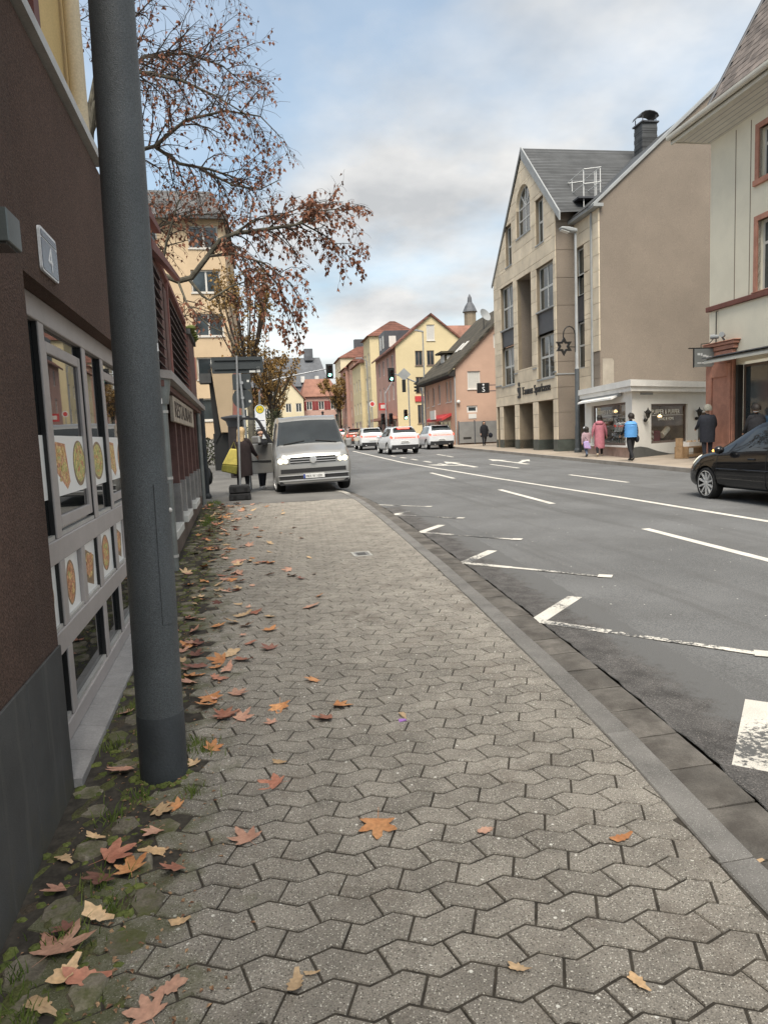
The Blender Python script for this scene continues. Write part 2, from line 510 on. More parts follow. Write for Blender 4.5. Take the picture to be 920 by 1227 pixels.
# road: one sheet from the gutter to the far kerb
def ribbon(f0, f1, y0, y1, dz, n=60, cols=1):
    m = MB(); vs = []
    Y = [y0 + (y1 - y0) * i / n for i in range(n + 1)]
    for y in Y:
        for c in range(cols + 1):
            x = f0(y) + (f1(y) - f0(y)) * c / cols
            vs.append((x, y, gz(y) + dz))
    w = cols + 1
    m.add(vs, [(i * w + c, i * w + c + 1, (i + 1) * w + c + 1, (i + 1) * w + c) for i in range(n) for c in range(cols)])
    return m
GW = .325
rr = random.Random(3)
_edge = {round(-30 + i * .12, 2): rr.uniform(-.012, .012) for i in range(400)}
def redge(y): return kx(y) + .145 + GW + .012 * sin(y * 9.1) * sin(y * 2.3 + 1) + .008 * sin(y * 23)
ribbon(redge, lambda y: fx(y), -28, 18, -.1, 460).build('road', m_asphalt, kind='structure')
ribbon(lambda y: kx(y) + .1, lambda y: fx(y), 18, 170, -.1, 120).build('road', m_asphalt, kind='structure')
ribbon(lambda y: kx(y) + .05, lambda y: kx(y) + .8, -28, 18.02, -.125, 80).build('gutter_bed', m_sand, kind='structure')

# kerb and gutter laid stone by stone ------------------------------
def stones(name, bedname, off0, off1, ztop, length, y0, y1, m, gap, pillow=0., label=None):
    bed = ribbon(lambda y: kx(y) + off0 + .01, lambda y: kx(y) + off1 - .01, y0, y1, ztop - .045, 90).build(bedname, m_sand, kind='structure')
    y = y0; q = random.Random(5)
    while y < y1:
        L = length * q.uniform(.96, 1.04)
        b = MB(); n = 4 if pillow else 1
        vs = []; g = gap / 2
        for j in range(n + 1):
            for i in range(n + 1):
                u, v = i / n, j / n
                yy = y + g + (L - gap) * v
                x = kx(yy) + off0 + g + (off1 - off0 - gap) * u
                bump = pillow * (1 - (2 * u - 1) ** 2) ** .5 * (1 - (2 * v - 1) ** 4) ** .5 if pillow else 0
                vs.append((x, yy, gz(yy) + ztop + bump + (q.uniform(-.0015, .0015) if pillow else 0)))
        w = n + 1
        fs = [(j * w + i, j * w + i + 1, (j + 1) * w + i + 1, (j + 1) * w + i) for j in range(n) for i in range(n)]
        ring = [i for i in range(w)] + [j * w + n for j in range(1, w)] + [n * w + i for i in range(n - 1, -1, -1)] + [j * w for j in range(n - 1, 0, -1)]
        k = len(vs)
        vs += [(vs[i][0], vs[i][1], vs[i][2] - .12) for i in ring]
        fs += [(ring[i], k + i, k + (i + 1) % len(ring), ring[(i + 1) % len(ring)]) for i in range(len(ring))]
        b.add(vs, fs)
        o = b.build(name, m, bed, smooth=bool(pillow), bevel=.006 if not pillow else 0)
        o.location = (0, 0, q.uniform(-.003, .003))
        y += L
    return bed
# coarse darker seam where the asphalt meets the gutter
m_rough = mat('coarse_asphalt', (.094, .089, .085), rough=.95, var=.3, scale=6, bump=1., bscale=110, fine=.5, fscale=120)
speckle(m_rough, .10, (.20, .185, .17), 120)
def seam_blend(m):
    t, bs, N, L = _nodes(m)
    at_ = N('ShaderNodeAttribute'); at_.attribute_name = 'edge'
    geo = N('ShaderNodeNewGeometry'); ns = N('ShaderNodeTexNoise'); ns.inputs['Scale'].default_value = 7; ns.inputs['Detail'].default_value = 8; ns.inputs['Roughness'].default_value = .75
    L(geo.outputs['Position'], ns.inputs['Vector'])
    aa = N('ShaderNodeMath'); aa.operation = 'MULTIPLY_ADD'; aa.inputs[1].default_value = 1.1; L(ns.outputs[0], aa.inputs[0]); L(at_.outputs['Fac'], aa.inputs[2])
    mr = N('ShaderNodeMapRange'); mr.inputs[1].default_value = .98; mr.inputs[2].default_value = 1.2; L(aa.outputs[0], mr.inputs[0])
    src = bs.inputs['Base Color'].links[0].from_socket; mx = N('ShaderNodeMix'); mx.data_type = 'RGBA'
    L(mr.outputs[0], mx.inputs[0]); L(src, mx.inputs[6]); mx.inputs[7].default_value = (.128, .128, .126, 1); L(mx.outputs[2], bs.inputs['Base Color'])
seam_blend(m_rough)
so_ = ribbon(lambda y: redge(y) + .002, lambda y: redge(y) + .62, 1., 14, -.0965, 300, 6).build('asphalt_seam', m_rough, kind='structure')
at_ = so_.data.attributes.new('edge', 'FLOAT', 'POINT')
at_.data.foreach_set('value', [(i % 7) / 6 for i in range(len(so_.data.vertices))])
stones('kerb_stone', 'kerb', 0, .145, .004, 1.0, -2, 17.2, m_kerb, .006)
stones('gutter_stone', 'gutter', .15, .15 + GW - .02, -.092, .34, 0.4, 17.6, m_gutter, .012, pillow=.014)

# far pavement and its kerb
fp = ribbon(lambda y: fx(y) + .13, lambda y: fx(y) + 9, 2, 170, .02, 90, 2).build('far_pavement', m_farpave, kind='structure')
bed = ribbon(lambda y: fx(y) + .005, lambda y: fx(y) + .135, 2, 170, -.03, 60).build('far_kerb', m_farkerb, kind='structure')
y = 8.
while y < 60:
    m = MB(); L = 1.0
    z0, z1 = gz(y), gz(y + L)
    m.hexa([(fx(y), y + .006, z0 - .14), (fx(y) + .13, y + .006, z0 - .14), (fx(y + L) + .13, y + L - .006, z1 - .14), (fx(y + L), y + L - .006, z1 - .14),
            (fx(y), y + .006, z0 + .026), (fx(y) + .13, y + .006, z0 + .026), (fx(y + L) + .13, y + L - .006, z1 + .026), (fx(y + L), y + L - .006, z1 + .026)])
    m.build('kerb_stone', m_farkerb, bed)
    y += L

# ------------------------------------------------- near pavement of zigzag pavers
E1 = Vector((.9957, -.093)); E2 = Vector((.093, .9957))
PW, PH, AMP = .2, .122, .022
def zz(u):
    t = (u / PW) % 1
    return AMP * (1 - 4 * min(t, 1 - t))
def paver_poly(kind):
    # corner list in row coordinates, row height PH; rows of two kinds mirror each other
    j_top, j_bot = (.0665, .030) if kind == 0 else (.1335, .170)
    up = [j_top] + [x for x in (.1, .2, .3) if j_top < x < j_top + PW] + [j_top + PW]
    lo = [j_bot] + [x for x in (.1, .2, .3) if j_bot < x < j_bot + PW] + [j_bot + PW]
    return [(x, zz(x)) for x in lo] + [(x, PH + zz(x)) for x in reversed(up)]
def shrink(poly, d):
    n = len(poly); r = []
    for i in range(n):
        p0, p, p1 = Vector(poly[i - 1]), Vector(poly[i]), Vector(poly[(i + 1) % n])
        a = (p - p0).normalized(); b = (p1 - p).normalized()
        na, nb = Vector((-a.y, a.x)), Vector((-b.y, b.x))
        k = na + nb; k = k / max(.35, 1 + na.dot(nb))
        r.append(tuple(p + k * d))
    return r
def paver_mb(kind, M=None, mb=None, q=None):
    poly = paver_poly(kind)
    cx, cy = sum(p[0] for p in poly) / len(poly), sum(p[1] for p in poly) / len(poly)
    g = q.uniform(.0030, .0044) if q else .0038
    a = shrink(poly, g); b = shrink(poly, g + .002)
    ky = lambda pts: [(x, cy + (y - cy) * .975) for x, y in pts]
    a, b = ky(a), ky(b)
    n = len(poly); mb = mb or MB(); M = M or Matrix()
    vs = [M @ Vector((x - cx, y - cy, -.035)) for x, y in a] + [M @ Vector((x - cx, y - cy, -.0045)) for x, y in a] + [M @ Vector((x - cx, y - cy, 0)) for x, y in b]
    fs = [(i, (i + 1) % n, n + (i + 1) % n, n + i) for i in range(n)] + [(n + i, n + (i + 1) % n, 2 * n + (i + 1) % n, 2 * n + i) for i in range(n)] + [tuple(range(2 * n, 3 * n))]
    mb.add(vs, fs)
    return mb, (cx, cy)
PAV_END = 15.4
pav = ribbon(lambda y: -.9, lambda y: kx(y) + .01, -6, PAV_END, -.0046, 60).build('pavement', m_sand, kind='structure')
q = random.Random(21)
cells = []
for row in range(-30, 132):
    kind = row % 2
    for c in range(-16, 24):
        poly = paver_poly(kind)
        cx, cy = sum(p[0] for p in poly) / len(poly), sum(p[1] for p in poly) / len(poly)
        P = E1 * (c * PW + cx) + E2 * (row * PH + cy)
        if P.y < .3 or P.y > PAV_END - .05 or P.x > kx(P.y) + .10: continue
        lim = -.40 if P.y > 2.55 else -.66
        lim += .06 * sin(P.y * 5.1)
        if P.x < lim: continue
        if (P.x + .42) ** 2 + (P.y - 3.19) ** 2 < .15 ** 2: continue
        cells.append((P.x, P.y, kind, P.x > kx(P.y) - .13))
def inview(x, y, z):
    v = Vector((x, y, z)) - EYE; d = v.dot(CF)
    if d < .2: return False
    px, py = 460 + 840 * v.dot(CR) / d, 613.5 - 840 * v.dot(CU) / d
    return -60 < px < 980 and -60 < py < 1290
cells.sort(key=lambda c: (not inview(c[0], c[1], gz(c[1])), c[0] ** 2 + c[1] ** 2))
protos = []
for kind in (0, 1):
    for v in range(3):
        mb, _ = paver_mb(kind, q=q)
        o = mb.build('paver', m_paver, None)
        protos.append(o.data); bpy.data.objects.remove(o)
ANG = atan2(E1.y, E1.x)
far = MB()
for i, (x, y, k, cut) in enumerate(cells):
    dz = q.uniform(-.0008, .0014)
    rx, ry = .012 + q.uniform(-.007, .007), q.uniform(-.007, .007)
    if cut:
        # stones trimmed along the kerb
        poly = paver_poly(k); cx, cy = sum(p[0] for p in poly) / len(poly), sum(p[1] for p in poly) / len(poly)
        ca_, sa_ = cos(ANG), sin(ANG)
        wp = [(x + (u - cx) * ca_ - (v - cy) * sa_, y + (u - cx) * sa_ + (v - cy) * ca_) for u, v in shrink(poly, .0028)]
        k0, k1 = kx(y - .1), kx(y + .1)
        wp = clip(wp, -.2, k1 - k0, -(-.2 * (k0 - .003) + (k1 - k0) * (y - .1)))
        if len(wp) < 3: continue
        ar = abs(sum(wp[j][0] * wp[j - 1][1] - wp[j - 1][0] * wp[j][1] for j in range(len(wp)))) / 2
        if ar < .0012: continue
        gx, gy = sum(p[0] for p in wp) / len(wp), sum(p[1] for p in wp) / len(wp)
        mb = MB() if i < 300 else far; n = len(wp); zt = lambda py: gz(py) + dz
        mb.add([(px, py, zt(py) - .035) for px, py in wp] + [(px, py, zt(py) - .0045) for px, py in wp] + [(gx + (px - gx) * .965, gy + (py - gy) * .965, zt(py)) for px, py in wp],
               [(j, (j + 1) % n, n + (j + 1) % n, n + j) for j in range(n)] + [(n + j, n + (j + 1) % n, 2 * n + (j + 1) % n, 2 * n + j) for j in range(n)] + [tuple(range(2 * n, 3 * n))])
        if i < 300: mb.build('paver', m_paver, pav)
        continue
    if i < 300:
        o = bpy.data.objects.new('paver', protos[k * 3 + q.randrange(3)])
        COL.objects.link(o); o.parent = pav
        o.location = (x, y, gz(y) + dz); o.rotation_euler = (rx, ry, ANG + q.uniform(-.008, .008))
    else:
        M = Matrix.Translation((x, y, gz(y) + dz)) @ Matrix.Rotation(ANG + q.uniform(-.008, .008), 4, 'Z') @ Matrix.Rotation(rx, 4, 'X') @ Matrix.Rotation(ry, 4, 'Y')
        paver_mb(k, M, far, q)
o = far.build('paver', m_paver, pav, kind='stuff')

# asphalt forecourt where the van stands, and the place beyond
fore = MB()
yy = [15.4, 16, 17, 18, 20, 24, 30, 40, 60]
for a, b in zip(yy, yy[1:]):
    fore.add([(-14, a, gz(a) - .004), (kx(a) + (.0 if a < 17.5 else .1), a, gz(a) - .004), (kx(b) + (.0 if b < 17.5 else .1), b, gz(b) - .004), (-14, b, gz(b) - .004)], [(0, 1, 2, 3)])
fore.build('forecourt', m_asph_old, kind='structure')
# pale dropped kerb turning in front of the van
lk_ = [(2.44, 16.5), (2.42, 17.0), (2.3, 17.5), (2.1, 17.8)]
b = MB()
for (x0, y0), (x1, y1) in zip(lk_, lk_[1:]):
    d = Vector((x1 - x0, y1 - y0)).normalized(); nn = Vector((-d.y, d.x)) * .13
    b.hexa([(x0, y0, gz(y0) - .06), (x0 - nn.x, y0 - nn.y, gz(y0) - .06), (x1 - nn.x, y1 - nn.y, gz(y1) - .06), (x1, y1, gz(y1) - .06), (x0, y0, gz(y0) + .008), (x0 - nn.x, y0 - nn.y, gz(y0) + .008), (x1 - nn.x, y1 - nn.y, gz(y1) + .008), (x1, y1, gz(y1) + .008)])
b.build('dropped_kerb', mat('pale_kerb', (.36, .34, .3), var=.15, scale=4), kind='structure')

# mossy strip between wall and pavers ------------------------------
nz = lambda x, y: .014 * sin(x * 31 + y * 7) * sin(y * 13 - x * 5) + .009 * sin(x * 57 - y * 23) + .006 * sin(y * 61 + x * 17)
strip = grid([-.90 + .035 * i for i in range(19)], [.2 + .05 * i for i in range(305)], lambda x, y: gz(y) - .012 + nz(x, y) - max(0, (x + .42) * .25)).build('soil_strip', m_soil, smooth=True, kind='structure')
m_mstone = mat('mossy_stone', (.17, .15, .115), rough=.95, var=.3, scale=7, bump=.6, bscale=90, fine=.25, rnd=.25)
overlay(m_mstone, (.085, .092, .03), 9, .44, .62, .85)
q = random.Random(8)
spots = []
for _ in range(2500):
    y = 1.6 + 13 * q.random() ** 1.5; x = q.uniform(-.74, -.44 if y > 2.5 else -.62)
    if y < 3.4 and q.random() < .3: x = q.uniform(-.75, -.30)
    if (x + .42) ** 2 + (y - 3.19) ** 2 < .17 ** 2: continue
    if y > 3.1 and x > -.43: continue
    if any((x - a) ** 2 + ((y - b_) * .9) ** 2 < .155 ** 2 for a, b_ in spots): continue
    spots.append((x, y))
for x, y in spots[:140]:
    n = q.randint(5, 7); a0 = q.random() * 6; rx, ry = q.uniform(.055, .085), q.uniform(.06, .10)
    ring = [(x + rx * cos(a0 + 2 * pi * i / n) * q.uniform(.85, 1.1), y + ry * sin(a0 + 2 * pi * i / n) * q.uniform(.85, 1.1)) for i in range(n)]
    b = MB(); z = gz(y) + q.uniform(-.006, .006); tx, ty = q.uniform(-.06, .06), q.uniform(-.06, .06)
    Z = lambda px, py: z + (px - x) * tx + (py - y) * ty
    vs = [(px, py, Z(px, py) - .05) for px, py in ring] + [(px, py, Z(px, py) - .006) for px, py in ring] + [(x + (px - x) * .86, y + (py - y) * .86, Z(px, py) + .004) for px, py in ring]
    b.add(vs, [(i, (i + 1) % n, n + (i + 1) % n, n + i) for i in range(n)] + [(n + i, n + (i + 1) % n, 2 * n + (i + 1) % n, 2 * n + i) for i in range(n)] + [tuple(range(2 * n, 3 * n))])
    b.build('mossy_stone', m_mstone, strip, smooth=True)
# moss cushions and grass blades
b = MB()
for _ in range(700):
    y = 1.5 + 14 * q.random() ** 1.6; x = q.uniform(-.80, -.42) if q.random() < .8 else q.uniform(-.6, -.30)
    if (x + .42) ** 2 + (y - 3.19) ** 2 < .13 ** 2: continue
    r = q.uniform(.008, .026)
    b.ball((x, y, gz(y) - .006 - max(0, (x + .42) * .2)), r, r * q.uniform(.6, 1.5), r * q.uniform(.25, .6), 6, 4)
for _ in range(60):
    a_ = q.random() * 2 * pi; r_ = q.uniform(.10, .135); b.ball((-.425 + r_ * cos(a_), 3.25 + r_ * sin(a_), gz(3.2) - .004), q.uniform(.008, .02), None, q.uniform(.005, .012), 6, 4)
b.v = [v + Vector((q.uniform(-.003, .003), q.uniform(-.003, .003), q.uniform(-.002, .003))) for v in b.v]
b.build('moss', m_moss, kind='stuff')
m_grass = mat('grass', (.06, .10, .02), rough=.9, var=.3, scale=9, c2=(.16, .2, .05), spec=.2)
b = MB()
tufts = [(-.26, 3.42), (-.50, 3.05), (-.28, 3.02), (-.5, 2.3), (-.56, 2.45), (-.62, 2.2), (-.66, 1.9), (-.6, 2.9), (-.7, 3.6), (-.68, 4.1), (-.60, 12.2), (-.62, 12.6), (-.55, 12.9), (-.6, 13.3), (-.6, 15.4), (-.5, 15.8), (-.56, 16.2), (-.66, 16.0), (-.72, 2.05), (-.3, 3.5)]
for tx, ty in tufts:
    big = 1.5 if ty > 12 else 1
    for _ in range(46):
        a = q.random() * 2 * pi; r = abs(q.gauss(0, .05)) * big; x, y = tx + r * cos(a), ty + r * sin(a)
        h = q.uniform(.02, .07) * big; lx, ly = q.gauss(0, .025), q.gauss(0, .025); w = .0022 * big
        z = gz(y) - .01
        b.add([(x - w, y, z), (x + w, y, z), (x + lx * .4 + w * .7, y + ly * .4, z + h * .6), (x + lx * .4 - w * .7, y + ly * .4, z + h * .6), (x + lx, y + ly, z + h)], [(0, 1, 2, 3), (3, 2, 4)])
b.build('grass', m_grass, kind='stuff')

# crumbs of broken leaves and twigs along the wall
b = MB()
for _ in range(2600):
    y = 1.4 + 14 * q.random() ** 1.4; x = min(q.gauss(-.5, .16), kx(y) - .1)
    if x < -.78: continue
    s_ = q.uniform(.003, .012); a_ = q.random() * 6.3; z = gz(y) + q.uniform(.001, .005) - max(0, -(x + .42) * .03)
    c_, d_ = cos(a_) * s_, sin(a_) * s_
    b.add([(x - c_, y - d_, z), (x + d_ * .5, y - c_ * .5, z + q.uniform(0, .006)), (x + c_, y + d_, z), (x - d_ * .6, y + c_ * .6, z + q.uniform(0, .008))], [(0, 1, 2, 3)])
b.build('leaf_litter', mat('leaf_crumbs', (.15, .075, .045), rough=.9, var=.4, scale=40, c2=(.40, .26, .15), lo=.42, hi=.58), kind='stuff')
# road markings ----------------------------------------------------
def paint(name, wear):
    m = mat(name, (.60, .57, .51), rough=.8, var=.1, scale=3, fine=.2, fscale=160)
    t, bs, N, L = _nodes(m)
    geo = N('ShaderNodeNewGeometry')
    ns = N('ShaderNodeTexNoise'); ns.inputs['Scale'].default_value = 34; ns.inputs['Detail'].default_value = 5; ns.inputs['Roughness'].default_value = .7
    n2_ = N('ShaderNodeTexNoise'); n2_.inputs['Scale'].default_value = 1.7; n2_.inputs['Detail'].default_value = 2
    L(geo.outputs['Position'], ns.inputs['Vector']); L(geo.outputs['Position'], n2_.inputs['Vector'])
    aa = N('ShaderNodeMath'); aa.operation = 'MULTIPLY_ADD'; aa.inputs[1].default_value = 1.3
    L(n2_.outputs[0], aa.inputs[0]); L(ns.outputs[0], aa.inputs[2])
    mr = N('ShaderNodeMapRange'); mr.inputs[1].default_value = wear; mr.inputs[2].default_value = wear + .1
    L(aa.outputs[0], mr.inputs[0])
    src = bs.inputs['Base Color'].links[0].from_socket
    mx = N('ShaderNodeMix'); mx.data_type = 'RGBA'
    L(mr.outputs[0], mx.inputs[0]); mx.inputs[6].default_value = (.10, .10, .098, 1); L(src, mx.inputs[7])
    L(mx.outputs[2], bs.inputs['Base Color'])
    return m
m_line = paint('road_paint', .78)
m_half = paint('half_worn_road_paint', 1.03)
m_worn = paint('worn_road_paint', 1.16)
def stripe(p, q_, w, m=m_line, dz=-.096, n=1):
    b = MB(); p, q_ = Vector(p), Vector(q_); d = (q_ - p).normalized(); nn = Vector((-d.y, d.x)) * w / 2
    vs = []
    for i in range(n + 1):
        c = p + (q_ - p) * i / n
        for s_ in (1, -1):
            v = c + nn * s_; vs.append((v.x, v.y, gz(v.y) + dz))
    b.add(vs, [(2 * i, 2 * i + 1, 2 * i + 3, 2 * i + 2) for i in range(n)])
    return b.build('road_marking', m, kind='structure')
LV = [(2.245, 2.715), (2.33, 5.31), (2.54, 7.88), (2.69, 10.45), (2.78, 12.8), (2.84, 14.6)]
RV = [(3.44, 4.02), (3.68, 6.6), (3.76, 9.17), (3.75, 11.7), (3.72, 13.7)]
for i in range(5):
    L0, L1, Rv = LV[i], LV[i + 1], RV[i]
    mid = lambda a, b, t: (a[0] + (b[0] - a[0]) * t, a[1] + (b[1] - a[1]) * t)
    # short stroke up from the kerb point, long stroke thinning out towards the lane
    stripe(L0, mid(L0, Rv, .50), .13 if i else .165, m_half)
    stripe(L1, mid(L1, Rv, .36), .10, m_half, dz=-.0925)
    stripe(mid(L1, Rv, .36), mid(L1, Rv, .96), .07, m_worn, dz=-.0925)
    stripe(mid(L1, Rv, .95), (Rv[0] + .06, Rv[1] - .02), .13, m_line, dz=-.0905)
stripe((7.85, 4), (7.72, 13), .13, m_line, n=4)
stripe((7.72, 13), (7.45, 20), .13, m_line, n=3)
stripe((7.45, 20), (7.3, 31), .14, m_line, n=4)
stripe((7.3, 31), (8.1, 50), .14, m_line, n=6)
for a, b_ in (((5.62, 4.2), (5.82, 9.3)), ((6.05, 12.9), (6.25, 16.3)), ((6.4, 20.5), (6.5, 23.5)), ((9.66, 16.2), (9.7, 19.5)), ((9.6, 7.5), (9.6, 11)), ((9.75, 23.5), (9.8, 26.5)), ((10.6, 34), (10.9, 38)), ((11.3, 44), (11.8, 49))):
    stripe(a, b_, .13, m_line, n=2)
for k in range(5):
    stripe((8.3 + .05 * k, 27.5 + 2.6 * k), (8.33 + .05 * k, 28.8 + 2.6 * k), .16, m_line)
def arrow(x, y, rz, turn=0, sc=1.):
    """lane arrow: shaft, head and, when turning, a bent arm"""
    b = MB()
    T = lambda u, v: (x + sc * (u * cos(rz) - v * sin(rz)), y + sc * (u * sin(rz) + v * cos(rz)))
    def poly(pts, dz):
        vs = [(*T(*p), 0) for p in pts]; b.add([(v[0], v[1], gz(v[1]) + dz) for v in vs], [tuple(range(len(pts)))])
    poly([(-.10, 0), (.10, 0), (.10, 3.3), (-.10, 3.3)], -.095)
    poly([(-.32, 3.31), (.32, 3.31), (0, 5.0)], -.095)
    if turn:
        poly([(turn * .105, 1.0), (turn * .105, 1.4), (turn * .75, 2.6), (turn * .75, 2.1)], -.095)
        poly([(turn * .76, 1.75), (turn * .76, 2.95), (turn * 1.25, 3.1)], -.095)
    b.build('road_marking', m_line, kind='structure')
arrow(8.75, 25.2, -.045, -1)
arrow(10.9, 25.4, -.045, 1)

# small things let into the pavement -------------------------------
m_iron = mat('cast_iron', (.07, .068, .065), rough=.6, var=.2, scale=20, metal=.6)
m_conc = mat('pale_concrete', (.42, .41, .38), rough=.85, var=.12, scale=8)
t = thing('valve_cover', 'small square metal valve cover in a pale frame let into the pavement near the kerb', 'cover', (1.42, 8.45, gz(8.45)))
b = MB()
for x0, x1, y0, y1 in ((1.3, 1.53, 8.29, 8.32), (1.3, 1.53, 8.58, 8.61), (1.3, 1.33, 8.32, 8.58), (1.50, 1.53, 8.32, 8.58)):
    b.box(x0, x1, y0, y1, gz(8.45) - .03, gz(8.45) + .008)
b.build('frame', m_conc, t)
b = MB().box(1.333, 1.497, 8.323, 8.577, gz(8.45) - .03, gz(8.45) + .002)
b.build('lid', mat('cover_plate', (.3, .3, .29), rough=.6, metal=.4), t)
b = MB()
for k in range(3):
    b.box(1.36, 1.47, 8.36 + k * .07, 8.385 + k * .07, gz(8.45) + .0025, gz(8.45) + .006)
b.build('grip', m_iron, t)
# ================================================================== LEFT SIDE BUILDINGS
X0 = -.82
UY, NX = Vector((0, 1, 0)), Vector((1, 0, 0))
FL = (Vector((X0, 0, 0)), UY, NX)           # facade frame: a = y, b = z, d = out towards the pavement
m_brown = mat('brown_render', (.100, .060, .045), rough=.95, var=.12, scale=1.4, bump=1., bscale=110, fine=.5, fscale=120)
overlay(m_brown, (.12, .085, .062), 3, .5, .85, .35)
m_plinth = mat('grey_plinth', (.072, .072, .071), rough=.8, var=.18, scale=3, bump=.15, bscale=180, fine=.12, fscale=240)
overlay(m_plinth, (.10, .098, .09), 5, .55, .85, .4)
overlay(m_plinth, (.085, .078, .06), 7, .44, .66, .7, axis=2, a0=-.1, a1=.35)
overlay(m_plinth, (.11, .108, .10), 3, .56, .66, .5, stretch=(6, 6, .35))
m_zinc = mat('zinc_trim', (.46, .45, .43), rough=.5, var=.1, scale=4, metal=.2)
m_winframe = mat('taupe_window_frame', (.38, .35, .34), rough=.45, var=.06, scale=5, spec=.4, fine=.04)
m_blackgap = mat('seal_and_shade_black', (.02, .02, .02), rough=.7, var=.1)  # black for rubber seals, also stands in for shade in the gateway blocks
m_glassn = glass('shop_glass', (.012, .014, .015), .015, 1.)
m_sill = mat('sill_tile', (.29, .28, .275), rough=.8, var=.12, scale=6, bump=.1, bscale=150, fine=.1)
m_yellow = mat('yellow_render', (.60, .44, .20), rough=.9, var=.08, scale=1.2, bump=.3, bscale=120)
m_redwood = mat('red_brown_paint', (.15, .045, .035), rough=.6, var=.15, scale=6)

A = thing('corner_building', 'dark brown rendered building beside the pavement with grey plinth and shop window', 'building', (X0, 3, 0))
TOP = 3.44
# wall: pier, spandrel over the window, far pier
b = MB()
wall_face(b, FL, [(-7, -.3), (8.2, -.3), (8.2, TOP), (-7, TOP)], [(3.22, .0, 7.6, 2.29)], .10)
b.fext(FL, [(-7, -.3), (-6.99, -.3), (-6.99, TOP), (-7, TOP)], -6, 0)
b.add([(X0 - .005, 8.2, -.3), (-7, 8.2, -.3), (-7, 8.2, TOP), (X0 - .005, 8.2, TOP)], [(0, 1, 2, 3)])
b.build('wall', m_brown, A)
MB().fbox(FL, -7, 8.25, TOP - .001, TOP + .03, -.3, -.03).build('shadow_gap', m_blackgap, A)
MB().fbox(FL, -7, 5.35, TOP + .03, TOP + .09, -.5, .035).build('metal_trim', m_zinc, A)
# plinth slabs
a = -7.0
for wdt in (2.2, 2.2, 1.1, 1.1, 1.1, .55, .9, .55, .52):
    MB().fbox(FL, a + .002, min(a + wdt - .002, 3.215), -.3, .70, .001, .012).build('plinth_panel', m_plinth, A, bevel=.002)
    a += wdt
    if a > 3.2: break
MB().fbox(FL, 7.61, 8.2, -.3, .7, .001, .012).build('plinth_panel', m_plinth, A)
# the shop window: one frame grid set back, panes, food pictures
D = -.085
fr = MB()
def bar(a0, a1, b0, b1, d0=-.134, d1=D): fr.fbox(FL, a0, a1, b0, b1, d0, d1)
posts = [(3.74, 3.84), (4.72, 4.82), (5.33, 5.42), (6.25, 6.35), (6.95, 7.05)]
bar(3.222, 7.6, 2.17, 2.288); bar(3.222, 7.6, .985, 1.10); bar(3.222, 7.6, .54, .655); bar(3.222, 7.6, .10, .19)
for p0, p1 in posts:
    bar(p0, p1, .19, .54, d1=D - .002); bar(p0, p1, .655, .985, d1=D - .002); bar(p0, p1, 1.10, 2.17, d1=D - .002)
bays = []
e = 3.222
for p0, p1 in posts + [(7.6, 7.7)]:
    bays.append((e, p0)); e = p1
mids = []
for i, (a0, a1) in enumerate(bays):
    if a1 - a0 > .75:
        c = (a0 + a1) / 2; mids.append(c); bar(c - .045, c + .045, .655, .985, d1=D - .003)
shop = fr.build('window', m_winframe, A, bevel=.004)
for p0, p1 in posts:
    for z0_, z1_ in ((.192, .538), (.657, .983), (1.102, 2.168)):
        MB().fbox(FL, p0 - .006, p0 - .0005, z0_, z1_, -.116, D - .01).build('seal', m_blackgap, shop)
# opening sashes in the second and fourth bay
for i in (1, 3):
    a0, a1 = bays[i]
    s_ = MB()
    for bx in ((a0 + .012, a0 + .075, 1.14, 2.10), (a1 - .075, a1 - .012, 1.14, 2.10), (a0 + .075, a1 - .075, 2.04, 2.10), (a0 + .075, a1 - .075, 1.14, 1.20)):
        s_.fbox(FL, *bx, -.125, D - .016)
    s_.build('sash', m_winframe, shop, bevel=.004)
for a0, a1 in bays:
    MB().fbox(FL, a0 - .01, a1 + .01, 1.08, 2.2, -.131, -.117).build('pane', m_glassn, shop)
    MB().fbox(FL, a0 - .01, a1 + .01, .17, .56, -.131, -.117).build('pane', m_glassn, shop)
    MB().fbox(FL, a0 + .002, a1 - .002, .191, .212, -.117, D - .012).build('glazing_bead', m_zinc, shop)
    MB().fbox(FL, a0 + .002, a1 - .002, 1.101, 1.122, -.117, D - .012).build('glazing_bead', m_zinc, shop)
    MB().fbox(FL, a0 + .002, a1 - .002, .656, .672, -.117, D - .012).build('glazing_bead', m_zinc, shop)
# interior of the shop: a room behind the panes
m_room = mat('shop_interior', (.10, .085, .07), rough=.9, var=.3, scale=2)
b = MB(); b.fbox(FL, 3.0, 7.8, .05, .1, -3, -.2); b.fbox(FL, 3, 7.8, .1, 2.6, -3.05, -3); b.fbox(FL, 2.95, 3.0, .1, 2.6, -3, -.2); b.fbox(FL, 7.8, 7.85, .1, 2.6, -3, -.2); b.fbox(FL, 3, 7.8, 2.6, 2.65, -3, -.2)
b.build('interior', m_room, A)

